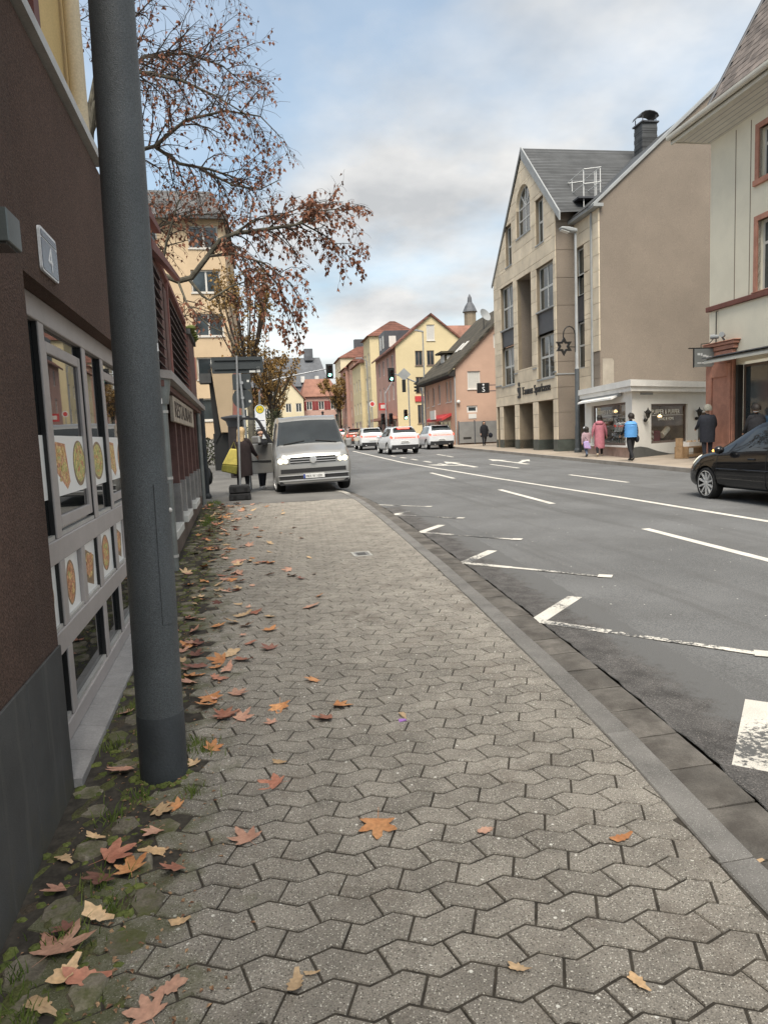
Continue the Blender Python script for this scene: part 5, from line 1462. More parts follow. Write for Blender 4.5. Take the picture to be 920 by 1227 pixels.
for r_ in range(16):
    for c_ in range(15):
        o = bpy.data.objects.new('slate', sme); COL.objects.link(o); o.parent = roofb
        P_ = p0 - D1 * (.97 + c_ * .305 + (.15 if r_ % 2 else 0)) + up * (.02 + r_ * .27) + dn * (.006 + q.uniform(0, .006))
        Mx = Rm.to_4x4(); Mx.translation = P_
        o.matrix_local = WM[WH.name].inverted() @ Mx
MB().tube([q0 + up * .0 + dn * .03, q0 + up * 7 + dn * .03], .05, 8).build('verge_tile', m_spand, WH)
# spotlight and hanging sign on that house
t = thing('spotlight', 'small grey twin spotlight above the red sandstone cornice', 'lamp', OWh - D1 * .9 + NS * .2 + Zv * 4.16)
for s_ in (-.12, .12):
    c = OWh - D1 * (.95 + s_) + NS * .22 + Zv * 4.28
    MB().tube([c, c + NS * .18 - D1 * s_ * 1.4 + Zv * .02], [.06, .085], 10).build('lamp_head', m_leadgrey, t, smooth=True)
MB().tube([OWh - D1 * .95 + NS * .1 + Zv * 4.15, OWh - D1 * .95 + NS * .2 + Zv * 4.27], .03, 6).build('bracket', m_spand, t)
t = thing('hanging_shop_sign', 'grey square sign hanging from an iron bracket at the corner of the off-white house', 'sign', OWh - D1 * .45 + Zv * 3.9)
FH = (OWh - D1 * .45, NA, NB)
m_signg = mat('slate_grey_sign', (.16, .17, .165), rough=.5, var=.1)
MB().fbox(FH, -.84, -.12, 3.36, 3.95, -.02, .02).build('board', m_signg, t)
b = MB(); b.tube([FH[0] + NA * .03 + Zv * 3.97, FH[0] - NA * 1.05 + Zv * 3.97], .02, 6); b.tube([FH[0] + NA * .03 + Zv * 5.15, FH[0] - NA * .06 + Zv * 5.15, FH[0] - NA * .06 + Zv * 4.0], .018, 6)
b.tube([FH[0] - NA * .06 + Zv * 4.35, FH[0] - NA * .3 + Zv * 4.12, FH[0] - NA * .6 + Zv * 4.10, FH[0] - NA * .6 + Zv * 3.98], .014, 6)
b.build('bracket', m_blackiron, t)
MB().tube([FH[0] - NA * .87 + Zv * 3.96, FH[0] - NA * .87 + Zv * 3.34], .02, 6).build('rod', m_blackiron, t)
m_faint = mat('pale_lettering', (.52, .53, .52), var=.05, fine=0)
# faint pale marks of a worn inscription, too small to read
for a_, b_, w_, h_ in ((-.74, 3.74, .10, .07), (-.62, 3.72, .06, .09), (-.54, 3.69, .12, .06), (-.42, 3.66, .08, .06), (-.32, 3.65, .10, .05), (-.74, 3.47, .14, .035), (-.58, 3.47, .16, .035), (-.40, 3.47, .18, .035)):
    MB().fbox(FH, a_, a_ + w_, b_, b_ + h_, .0205, .023).build('mark', m_faint, t)

# ---------------------------------------------------------------- salmon house
m_salm = mat('salmon_render', (.47, .31, .23), rough=.9, var=.07, scale=.6, bump=.2, bscale=30)
m_salms = mat('salmon_street_front', (.55, .33, .235), rough=.9, var=.07, scale=.6)
m_tile = mat('dark_clay_tiles', (.085, .072, .05), rough=.85, var=.3, scale=1.2)
tiles(m_tile, .35, .3, (1, 2), dark=.7)
m_wtrim = mat('far_white_trim', (.62, .6, .56), rough=.6, var=.05)
m_shut = mat('closed_blind', (.50, .48, .44), rough=.6, var=.05, stretch=(1, 1, 8), scale=3)
OS = Vector((15.9, 50., 0)); FSs = (OS, D1, NS); FSg = (OS, NA, NB)
SA = thing('salmon_house', 'salmon-coloured house with steep dark tiled roof and red shop awning', 'building', OS + Zv * .6)
hs = [(1.15, 3.85, 1.75, 5.45), (2.2, 3.85, 2.8, 5.45), (4.6, 3.85, 5.3, 5.4), (6.6, 3.8, 7.3, 5.3), (8.7, 3.75, 9.3, 5.2), (1.6, .7, 5.8, 2.5), (7.0, .7, 9.6, 2.4)]
b = MB(); wall_face(b, FSs, [(0, .3), (10.6, .3), (10.6, 6.15), (0, 6.15)], hs, .15); b.build('street_wall', m_salms, SA)
hg = [(.95, 4.66, 1.92, 5.96), (.85, 2.95, 1.65, 3.45), (3.0, 7.6, 3.7, 8.6), (4.5, 4.66, 5.4, 5.96)]
b = MB(); wall_face(b, FSg, [(0, .3), (10, .3), (10, 6.22), (5, 11.0), (0, 6.25)], hg, .12); b.build('gable_wall', m_salm, SA)
for h in hs[:5]: window(SA, FSs, *h, .08, m_wtrim, m_glassf, cols=(.5,), fw=.07, sill=(.06, .05))
for h in hs[5:]: window(SA, FSs, *h, .1, m_wtrim, m_glassf, cols=(.33, .66), rows=(.5,), fw=.1)
window(SA, FSg, *hg[0], .06, m_wtrim, m_shut, cols=(), fw=.07, sill=(.06, .06)); window(SA, FSg, *hg[1], .06, m_wtrim, m_glassf, cols=(), fw=.12); window(SA, FSg, *hg[2], .06, m_wtrim, m_shut, cols=(), fw=.07)
b = MB(); pr = lambda a, u, z: OS + D1 * a + NA * u + Zv * z
for a0, a1 in ((-.25, 10.9),):
    b.hexa([pr(a0, -.55, 5.75), pr(a1, -.55, 5.75), pr(a1, 5, 11.05), pr(a0, 5, 11.05), pr(a0, -.55, 5.95), pr(a1, -.55, 5.95), pr(a1, 5, 11.28), pr(a0, 5, 11.28)])
    b.hexa([pr(a0, 10.5, 5.8), pr(a1, 10.5, 5.8), pr(a1, 5.01, 11.05), pr(a0, 5.01, 11.05), pr(a0, 10.5, 6.0), pr(a1, 10.5, 6.0), pr(a1, 5.01, 11.28), pr(a0, 5.01, 11.28)])
b.build('roof', m_tile, SA)
MB().fext((OS - D1 * .2, NS, D1), [(0, 5.6), (.5, 5.66), (.55, 5.8), (0, 6.14)], 0, 11.0).build('eaves', m_dark, SA)
d_ = MB(); d_.hexa([pr(a, u, z) for z in (6.9, 8.0) for a, u in ((6.2, .9), (7.7, .9), (7.7, 2.4), (6.2, 2.4))]); dm = d_.build('dormer', m_tile, SA)
MB().hexa([pr(a, u, z) for z in (8.01, 8.15) for a, u in ((5.9, .5), (8.0, .5), (8.0, 2.6), (5.9, 2.6))]).build('dormer_roof', m_tile, dm)
MB().hexa([pr(a, u, z) for z in (7.0, 7.9) for a, u in ((6.35, .86), (7.55, .86), (7.55, .895), (6.35, .895))]).build('dormer_window', m_wtrim, dm)
MB().hexa([pr(6.185, u, z) for u, z in ()] + [pr(a, u, z) for z in (7.1, 7.85) for a, u in ((6.16, 1.05), (6.195, 1.05), (6.195, 1.6), (6.16, 1.6))]).build('dormer_window', m_wtrim, dm)
for a_ in (3.4, 4.7):
    MB().hexa([pr(a, u, z) for a, u, z in ((a_, 1.5, 7.86), (a_ + .6, 1.5, 7.86), (a_ + .6, 2.2, 8.54), (a_, 2.2, 8.54), (a_, 1.44, 7.94), (a_ + .6, 1.44, 7.94), (a_ + .6, 2.14, 8.62), (a_, 2.14, 8.62))]).build('roof_window', m_wtrim, SA)
m_redaw = mat('red_awning', (.48, .05, .05), rough=.7, var=.1)
MB().fext((OS + D1 * 1.3, NS, D1), [(0, 3.0), (.75, 2.65), (.75, 2.45), (0, 2.8)], 0, 5.2).build('awning', m_redaw, SA)
MB().fbox(FSs, 3.0, 4.6, 2.6, 3.3, .8, .9).build('shop_sign', m_wtrim, SA)
for a_, z_ in ((.18, 3.75), (2.15, 1.9)):
    MB().ball(OS + NA * a_ + NB * .15 + Zv * z_, .14, None, None, 10, 8).build('globe_lamp', m_wtrim, SA, smooth=True)
MB().fbox(FSg, .95, 1.55, 2.5, 2.85, .002, .03).build('notice', m_wtrim, SA)
MB().tube([OS + NS * .04 + NB * .1 + Zv * .6, OS + NS * .04 + NB * .1 + Zv * 5.9], .05, 8).build('downpipe', m_leadgrey, SA)
t = thing('satellite_dish', 'grey satellite dish on the roof of the salmon house', 'dish', (18.7, 51.8, 9.3))
Md = Matrix.Translation((18.85, 51.6, 10.2)) @ Matrix.Rotation(radians(62), 4, 'X') @ Matrix.Rotation(radians(25), 4, 'Y')
MB().lathe([(.02, .0), (.3, .05), (.52, .16), (.51, .175), (.3, .07), (.02, .02)], Md, 18).build('reflector', m_leadgrey, t, smooth=True)
MB().tube([(18.85, 51.7, 9.2), (18.85, 51.7, 10.2)], .03, 6).build('mast', m_spand, t)
t = thing('grey_gate', 'grey panelled gate with letter slot in front of the salmon gable wall', 'gate', OS + NA * 1.6 + NB * .3 + Zv * .65)
FG = (OS + NB * .35, NA, NB); m_gateg = mat('grey_gate_panel', (.20, .195, .185), var=.1, scale=2)
for a0, a1 in ((.1, 1.25), (1.32, 3.2)):
    MB().fbox(FG, a0, a1, .72, 2.28, 0, .05).build('panel', m_gateg, t)
for a0 in (.03, 1.25, 3.2): MB().fbox(FG, a0, a0 + .07, .55, 2.36, -.02, .07).build('post', m_spand, t)
MB().fbox(FG, .4, 1.0, 1.0, 1.16, .051, .06).build('letter_slot', m_dark, t)

# ---------------------------------------------------------------- far houses of the right-hand row
m_yel = mat('ochre_yellow_render', (.61, .505, .305), rough=.9, var=.06, scale=.5)
m_mauve = mat('dusty_pink_render', (.46, .27, .215), rough=.9, var=.07, scale=.5)
m_rtile = mat('red_clay_tiles', (.20, .085, .06), rough=.85, var=.25, scale=1)
tiles(m_rtile, .35, .32, (1, 2), dark=.75)
m_farf = mat('brown_far_frame', (.16, .12, .10), var=.1)
OY = Vector((16.35, 71., 0)); FYg = (OY, NA, NB); FYs = (OY, D1, NS)
YH = thing('yellow_gable_house', 'yellow gable-ended house with dusty pink street front and red roof', 'building', OY + Zv * .9)
hg = [(2.03, 8.5, 2.80, 10.0), (3.26, 8.5, 4.02, 10.0), (2.02, 5.8, 2.78, 7.35), (3.3, 11.0, 4.15, 12.6), (2.1, 2.6, 2.75, 4.5), (4.6, 5.8, 5.3, 7.3)]
b = MB(); wall_face(b, FYg, [(0, .5), (7.6, .5), (7.6, 10.5), (3.78, 13.5), (0, 10.5)], hg, .12); b.build('gable_wall', m_yel, YH)
hs = [(1.6 + 2.9 * i, z, 2.6 + 2.9 * i, z + 1.7) for i in range(4) for z in (8.2, 5.2)]
b = MB(); wall_face(b, FYs, [(0, .5), (13.6, .5), (13.6, 10.5), (0, 10.5)], hs + [(1.2 + 3 * i, .7, 3.2 + 3 * i, 3.1) for i in range(4)], .15); b.build('street_wall', m_mauve, YH)
for i, h in enumerate(hg): window(YH, FYg, *h, .06, m_farf if i != 3 else m_wtrim, m_glassf if i != 3 else m_shut, cols=(.5,) if i != 3 else (), fw=.08, sill=(.06, .08))
for h in hs: window(YH, FYs, *h, .06, m_wtrim, m_glassf, cols=(.5,), fw=.09)
for i in range(4): window(YH, FYs, 1.2 + 3 * i, .7, 3.2 + 3 * i, 3.1, .1, m_wtrim, m_glassf, cols=(.5,), fw=.09)
b = MB(); py = lambda a, u, z: OY + D1 * a + NA * u + Zv * z
b.hexa([py(-.2, -.45, 10.15), py(13.8, -.45, 10.15), py(13.8, 3.78, 13.52), py(-.2, 3.78, 13.52), py(-.2, -.45, 10.35), py(13.8, -.45, 10.35), py(13.8, 3.78, 13.75), py(-.2, 3.78, 13.75)])
b.hexa([py(-.2, 8.0, 10.15), py(13.8, 8.0, 10.15), py(13.8, 3.79, 13.52), py(-.2, 3.79, 13.52), py(-.2, 8.0, 10.35), py(13.8, 8.0, 10.35), py(13.8, 3.79, 13.75), py(-.2, 3.79, 13.75)])
b.build('roof', m_rtile, YH)
b = MB(); b.hexa([py(a, u, z) for z in (10.9, 13.2) for a, u in ((7.6, .2), (11.6, .2), (11.6, 3), (7.6, 3))]); dmr = b.build('dormer', m_spand, YH)
for a_ in (8.1, 9.9): MB().hexa([py(a, u, z) for z in (11.3, 12.7) for a, u in ((a_, .15), (a_ + .8, .15), (a_ + .8, .19), (a_, .19))]).build('dormer_window', m_wtrim, dmr)
MB().hexa([py(a, u, z) for z in (11.4, 12.6) for a, u in ((7.56, .7), (7.59, .7), (7.59, 1.5), (7.56, 1.5))]).build('dormer_window', m_wtrim, dmr)
MB().fbox(FYs, .5, 13.2, 3.2, 3.5, .01, .9).build('canopy', m_redst, YH)
t = thing('shop_sign', 'red and white shop sign on the yellow gable wall', 'sign', OY + NA * 2.5 + NB * .1 + Zv * 5.2)
MB().fbox(FYg, 1.85, 2.75, 4.85, 5.4, .01, .12).build('red_panel', m_redaw, t); MB().fbox(FYg, 2.76, 3.75, 4.85, 5.4, .01, .12).build('white_panel', m_wtrim, t)
t = thing('round_shop_sign', 'small red and white sign over the dusty pink shop fronts', 'sign', OY + D1 * 6 + NS * .5 + Zv * 4.6)
MB().fbox((OY + D1 * 6, NA, NB), -1.0, -.1, 4.3, 5.1, -.05, .05).build('panel', m_redaw, t); MB().fbox((OY + D1 * 6, NA, NB), -.8, -.25, 4.5, 4.9, .051, .06).build('white_panel', m_wtrim, t)
def row_house(label, y, x0, a_len, u_len, ztop, zr, mw, mr, nst, eave_gable=True, name='row_house', base=1.0, win_cols=2):
    o = Vector((x0, y, 0)); t = thing(name, label, 'building', o + Zv * base)
    fs, fg = (o, D1, NS), (o, NA, NB)
    hs = []
    for s_ in range(nst):
        z = 4.6 + (ztop - 5.2) * s_ / max(nst, 1)
        for c_ in range(win_cols):
            a0 = a_len * (c_ + .5) / win_cols - .5
            hs.append((a0, z, a0 + 1.1, min(z + 1.6, ztop - .4)))
    hs += [(a_len * .15, 1.2, a_len * .45, 3.6), (a_len * .55, 1.2, a_len * .85, 3.6)]
    b = MB(); wall_face(b, fs, [(0, .5), (a_len, .5), (a_len, ztop), (0, ztop)], hs, .15); b.build('street_wall', mw, t)
    hg = [(u_len * .3, ztop - 3.0, u_len * .3 + .9, ztop - 1.5)]
    b = MB(); wall_face(b, fg, [(0, .5), (u_len, .5), (u_len, ztop), (0, ztop)], [], .12)
    b.build('end_wall', mw, t); MB().fbox(fs, a_len - .1, a_len, .5, ztop, -u_len, -.02).build('rear_wall', mw, t)
    for h in hs: window(t, fs, *h, .06, m_wtrim, m_glassf, cols=(.5,), fw=.09)
    pp = lambda a, u, z: o + D1 * a + NA * u + Zv * z
    b = MB(); b.hexa([pp(-.3, -.4, ztop - .02), pp(a_len + .3, -.4, ztop - .02), pp(a_len + .3, u_len + .4, ztop - .02), pp(-.3, u_len + .4, ztop - .02), pp(1.2, u_len * .45, zr), pp(a_len - 1.2, u_len * .45, zr), pp(a_len - 1.2, u_len * .55, zr), pp(1.2, u_len * .55, zr)])
    b.build('roof', mr, t)
    return t, fs, fg
row_house('narrow tall yellow house with red-brown roof beyond the yellow gable', 89.8, 17.35, 6.0, 6.5, 14.2, 16.2, m_yel, m_rtile, 3)
row_house('lower yellow house wedged behind the tall yellow one', 95.9, 17.1, 9.5, 6, 11.5, 14.5, m_yel, m_rtile, 2, win_cols=3)
rh, fs, fg = row_house('salmon pink house with red roof down the street', 107.3, 18.1, 6.5, 8, 13.0, 15.8, m_salms, m_rtile, 3)
t = thing('blue_sign', 'small blue square sign on the salmon pink house down the street', 'sign', fg[0] + NA * .3 + NB * .1 + Zv * 8)
MB().fbox((Vector((17.6, 101, 0)), NA, NB), -.2, 1.5, 6.6, 8.4, 0, .1).build('panel', mat('sign_blue', (.03, .07, .25), var=.1), t)
MB().fbox((Vector((17.6, 101, 0)), NA, NB), .3, 1.0, 7.0, 8.0, .101, .12).build('white_mark', m_wtrim, t)
MB().tube([Vector((18.3, 101.05, 1.2)), Vector((18.3, 101.05, 6.6))], .06, 6).build('pole', m_spand, t)
row_house('pink-fronted house before the cream house down the street', 114.2, 17.9, 8, 8, 12.6, 15.2, m_mauve, m_rtile, 3)
m_creamr = mat('cream_render', (.66, .58, .40), rough=.9, var=.05, scale=.4)
rc, fs, fg = row_house('farthest cream house of the right-hand row with brown roof and chimney', 122.6, 18.4, 10, 9, 15.2, 17.6, m_creamr, m_rtile, 4, win_cols=3)
cch = fg[0] + D1 * 1.5 + NA * 3.6
MB().box(cch.x - .9, cch.x + .9, cch.y - .6, cch.y + .6, 15, 18.4).build('chimney', m_spand, rc)

# ---------------------------------------------------------------- end of the street
m_pinkw = mat('far_pink_render', (.50, .33, .28), rough=.9, var=.06, scale=.4)
m_slatef = mat('far_slate', (.10, .105, .115), rough=.7, var=.2, scale=.6)
m_rtilef = mat('far_red_tiles', (.24, .12, .085), rough=.85, var=.25, scale=.6)
def end_house(label, x0, x1, y, ze, zr, mw, mr, gable=False, shutters=None, name='town_house', depth=9, nwin=3):
    t = thing(name, label, 'building', ((x0 + x1) / 2, y, gz(y)))
    f_ = (Vector((x0, y, 0)), Vector((1, 0, 0)), Vector((0, -1, 0))); L_ = x1 - x0
    hs = []
    for z in ([ze - 2.3] if ze < 9 else [ze - 2.3, ze - 5.2]):
        for i in range(nwin):
            a0 = L_ * (i + .5) / nwin - .5; hs.append((a0, z, a0 + 1.0, z + 1.5))
    poly = [(0, gz(y) - 1), (L_, gz(y) - 1), (L_, ze), (0, ze)]
    if gable: poly = [(0, gz(y) - 1), (L_, gz(y) - 1), (L_, ze), (L_ / 2, zr), (0, ze)]
    b = MB(); wall_face(b, f_, poly, hs, .15)
    for xx in (x0, x1): b.add([(xx, y, gz(y) - 1), (xx, y + depth, gz(y) - 1), (xx, y + depth, ze), (xx, y, ze)], [(0, 1, 2, 3)])
    b.build('wall', mw, t)
    for h in hs:
        wn = window(t, f_, *h, .06, m_wtrim, m_glassf, cols=(.5,), fw=.1)
        if shutters:
            for s_ in (-.55, 1.02): MB().fbox(f_, h[0] + s_, h[0] + s_ + .52, h[1], h[3], .01, .06).build('shutter', shutters, wn)
    b = MB()
    if gable:
        xm = (x0 + x1) / 2
        for xa, xb in ((x0 - .4, xm), (x1 + .4, xm)):
            b.hexa([(xa, y - .3, ze - .3), (xa, y + depth, ze - .3), (xb, y + depth, zr + .02), (xb, y - .3, zr + .02), (xa, y - .3, ze - .1), (xa, y + depth, ze - .1), (xb, y + depth, zr + .25), (xb, y - .3, zr + .25)])
    else:
        b.hexa([(x0 - .3, y - .4, ze), (x1 + .3, y - .4, ze), (x1 + .3, y + depth, ze), (x0 - .3, y + depth, ze), (x0 + 1, y + depth * .45, zr), (x1 - 1, y + depth * .45, zr), (x1 - 1, y + depth * .55, zr), (x0 + 1, y + depth * .55, zr)])
    b.build('roof', mr, t)
    return t
m_dkred = mat('far_red_shutter', (.22, .04, .04), var=.1)
end_house('cream gabled house at the end of the street', 6.4, 11.6, 122, 8.4, 11.6, m_creamr, m_rtilef, True)
end_house('pink house with red shutters and red tiled roof at the end of the street', 11.8, 18.2, 125, 8.8, 12.2, m_pinkw, m_rtilef, False, m_dkred)
end_house('far pink house partly behind a small tree at the end of the street', 18.6, 25, 131, 8.2, 11.5, m_pinkw, m_rtilef)
end_house('low cream house behind the bus stop at the far end of the street', 0.5, 6.0, 118, 7.5, 10.2, m_creamr, m_rtilef)
mn = end_house('large slate-roofed mansion rising behind the pink houses', 3.5, 20.0, 152, 12.6, 19.2, m_slatef, m_slatef, False, None, 'mansion', 12, 6)
for xx in (7.5, 11, 14.5, 17.5):
    MB().box(xx - .4, xx + .4, 151.4, 152.6, 13.4, 14.7).build('dormer', m_wtrim, mn)
MB().box(15.6, 17.4, 156, 158, 18.5, 21.0).build('roof_turret', m_slatef, mn)
end_house('small dark-roofed house beyond the cream house', 20.6, 27, 150, 10.5, 14.6, m_slatef, m_slatef, True)
ct = thing('church_tower', 'distant sandstone church tower with pointed cap above the salmon roof', 'tower', (51.6, 150, 2))
MB().lathe([(1.35, 2), (1.35, 27.4), (1.5, 27.5)], Matrix.Translation((51.6, 150, 0)), 8).build('shaft', m_sandj, ct)
MB().lathe([(1.7, 27.5), (1.1, 28.8), (.55, 29.6), (.45, 30.6), (.04, 31.4)], Matrix.Translation((51.6, 150, 0)), 8).build('cap', m_slatef, ct)
end_house('large red-roofed house behind the yellow gable', 38, 58, 128, 16.8, 22.0, m_pinkw, m_rtilef, False, None, 'town_house', 10, 5)
# ================================================================== VEHICLES
m_silver = mat('silver_paint', (.35, .347, .335), rough=.28, var=.05, scale=1, metal=.5, coat=.5, fine=.03)
m_whitecar = mat('white_paint', (.66, .67, .68), rough=.3, var=.03, coat=.8, fine=.02)
m_blackcar = mat('black_paint', (.008, .008, .009), rough=.12, var=.05, coat=.3, fine=0, spec=.4)
m_redcar = mat('red_brown_car_paint', (.22, .075, .04), rough=.3, var=.05, coat=.8)
m_darkcar = mat('dark_grey_car_paint', (.03, .032, .035), rough=.3, var=.05, coat=.8)
m_carglass = glass('car_glass', (.014, .018, .02), .03, .9)
m_tyre = mat('tyre_rubber', (.018, .018, .018), rough=.85, var=.2, scale=20)
m_alloy = mat('alloy_rim', (.62, .62, .61), rough=.35, var=.06, metal=.25)
m_trimb = mat('black_plastic_trim', (.022, .022, .023), rough=.5, var=.1)
m_chrome = mat('chrome', (.86, .86, .86), rough=.3, var=.03, metal=1, fine=0)
m_headl = mat('headlamp_lit', (.9, .88, .75), rough=.2, emit=(1, .88, .58), estr=1.25, fine=0, var=.02)
m_headl2 = mat('fog_lamp_lit', (.9, .88, .8), rough=.2, emit=(1, .93, .75), estr=1.9, fine=0, var=.02)
m_tail = mat('tail_lamp_lit', (.6, .03, .02), rough=.25, emit=(1, .09, .05), estr=1.3, fine=0, var=.02)
m_brake = mat('brake_lamp_lit', (.8, .05, .05), rough=.25, emit=(1, .10, .07), estr=3.0, fine=0, var=.02)
m_amber = mat('indicator_lit', (.8, .35, .05), rough=.25, emit=(1, .45, .10), estr=1.9, fine=0, var=.02)
m_lens = mat('clear_lamp_lens', (.22, .22, .22), rough=.08, var=.1, scale=20)
m_platew = mat('number_plate', (.66, .66, .64), rough=.5, var=.03, fine=0)
m_blue = mat('plate_blue', (.02, .05, .25), var=.05, fine=0)
m_under = mat('underbody', (.012, .012, .012), rough=.95, var=.1)

def cr(p0, p1, p2, p3, t):
    return .5 * (2 * p1 + (p2 - p0) * t + (2 * p0 - 5 * p1 + 4 * p2 - p3) * t * t + (3 * p1 - p0 - 3 * p2 + p3) * t ** 3)
class Body:
    """car shell: stations along the length, a half ring of eight points at each; smooth in both directions.
    local axes: +y forward, +x to the car's right, z up. station = (y, zb, zk, zw, zt, wk, ww, wt)"""
    def __init__(s, st): s.st = st
    def ring(s, i):
        y, zb, zk, zw, zt, wk, ww, wt = s.st[max(0, min(i, len(s.st) - 1))]
        return [Vector(p) for p in ((0, y, zb), (wk * .86, y, zb), (wk * .985, y, zb + .10), (wk, y, zk), (ww, y, zw), (wt, y, zt - (zt - zw) * .10), (wt * .80, y, zt - .012), (0, y, zt + .012))]
    def P(s, u, v):
        """u station parameter, v ring parameter 0 (belly) .. 7 (roof centre)"""
        n = len(s.st) - 1
        u = max(0, min(u, n)); i = min(int(u), n - 1); t = u - i
        def rp(k):
            r = s.ring(k); v_ = max(0, min(v, 7)); j = min(int(v_), 6); w = v_ - j
            p0 = r[j - 1] if j > 0 else Vector((-r[1].x, r[1].y, r[1].z)); p3 = r[j + 2] if j + 2 < 8 else Vector((-r[6].x, r[6].y, r[6].z))
            if j in (1,): p0 = r[1]
            return cr(p0, r[j], r[j + 1], p3, w)
        return cr(rp(i - 1), rp(i), rp(i + 1), rp(i + 2), t)
    def shell(s, nu=4, nv=3):
        mb = MB(); U = (len(s.st) - 1) * nu; V = 7 * nv
        idx = {}
        for a in range(U + 1):
            half = [s.P(a / nu, c / nv) for c in range(V + 1)]
            full = half + [Vector((-p.x, p.y, p.z)) for p in half[-2:0:-1]]
            for k, p in enumerate(full): idx[a, k] = len(mb.v); mb.v.append(p)
        W_ = 2 * V
        for a in range(U):
            for k in range(W_):
                mb.f.append([idx[a, k], idx[a, (k + 1) % W_], idx[a + 1, (k + 1) % W_], idx[a + 1, k]]); mb.m.append(0)
        for a in (0, U):
            c = len(mb.v); ps = [mb.v[idx[a, k]] for k in range(W_)]
            mb.v.append(sum(ps, Vector()) / W_)
            for k in range(W_): mb.f.append([idx[a, k], idx[a, (k + 1) % W_], c]); mb.m.append(0)
        return mb
    def patch(s, corners, nu=8, nv=6, off=.006, side=1, th=.02):
        """panel lying on the shell between four (u, v) corners: a closed thin solid"""
        (a, b, c, d) = corners; mb = MB(); g = []
        for i in range(nu + 1):
            for j in range(nv + 1):
                p, q_ = i / nu, j / nv
                uv = [a[k] * (1 - p) * (1 - q_) + b[k] * p * (1 - q_) + c[k] * p * q_ + d[k] * (1 - p) * q_ for k in (0, 1)]
                P0 = s.P(*uv); du = s.P(uv[0] + .02, uv[1]) - s.P(uv[0] - .02, uv[1]); dv = s.P(uv[0], min(uv[1] + .02, 7)) - s.P(uv[0], uv[1] - .02)
                n = du.cross(dv); n = n.normalized() if n.length > 1e-9 else Vector((0, 0, 1))
                cen = Vector((0, P0.y, .7))
                if n.dot(P0 - cen) < 0: n = -n
                g.append((P0 + n * off, P0 - n * th))
        fl = lambda p: Vector((p.x * side, p.y, p.z))
        vs = [fl(t_) for t_, _ in g] + [fl(b_) for _, b_ in g]; w = nv + 1; N_ = len(g)
        fs = []
        for i in range(nu):
            for j in range(nv):
                q4 = (i * w + j, i * w + j + 1, (i + 1) * w + j + 1, (i + 1) * w + j); fs += [q4, tuple(x + N_ for x in q4[::-1])]
        ring = [j for j in range(w)] + [i * w + nv for i in range(1, nu + 1)] + [nu * w + j for j in range(nv - 1, -1, -1)] + [i * w for i in range(nu - 1, 0, -1)]
        fs += [(ring[k], ring[(k + 1) % len(ring)], ring[(k + 1) % len(ring)] + N_, ring[k] + N_) for k in range(len(ring))]
        mb.add(vs, fs); return mb
def place(mb, T):
    mb.v = [T @ v for v in mb.v]; return mb
def cut_wheels(o, axles, r, w, hw):
    """open wheel arches in the shell with boolean cuts"""
    c = MB()
    for y in axles:
        for s_ in (-1, 1):
            M = Matrix.Translation((s_ * hw, y, r * .97)) @ Matrix.Rotation(pi / 2, 4, 'Y')
            c.lathe([(r + .045, -w), (r + .045, w)], M, 28)
    me = bpy.data.meshes.new('arch'); me.from_pydata([tuple(v) for v in c.v], [], c.f)
    co = bpy.data.objects.new('arch', me); COL.objects.link(co)
    bm = bmesh.new(); bm.from_mesh(me); bmesh.ops.recalc_face_normals(bm, faces=bm.faces); bm.to_mesh(me); bm.free()
    return co
def body_mesh(B, mats, axles, r, w, hw):
    """shell with wheel arches cut, as a finished mesh"""
    mb = B.shell()
    o = mb.build('body', mats, None, smooth=True)
    co = cut_wheels(o, axles, r, w, hw)
    co.data.materials.append(m_under)
    o.data.materials.append(m_under)
    md = o.modifiers.new('arches', 'BOOLEAN'); md.object = co; md.operation = 'DIFFERENCE'; md.solver = 'EXACT'
    try: md.material_mode = 'TRANSFER'
    except Exception: pass
    bpy.context.view_layer.update()
    dg = bpy.context.evaluated_depsgraph_get()
    me = bpy.data.meshes.new_from_object(o.evaluated_get(dg))
    me.polygons.foreach_set('use_smooth', [True] * len(me.polygons)); me.set_sharp_from_angle(angle=radians(40))
    bpy.data.objects.remove(o); bpy.data.objects.remove(co)
    return me
def link_mesh(name, me, parent):
    o = bpy.data.objects.new(name, me); COL.objects.link(o); o.parent = parent; WM[o.name] = WM[parent.name]; return o
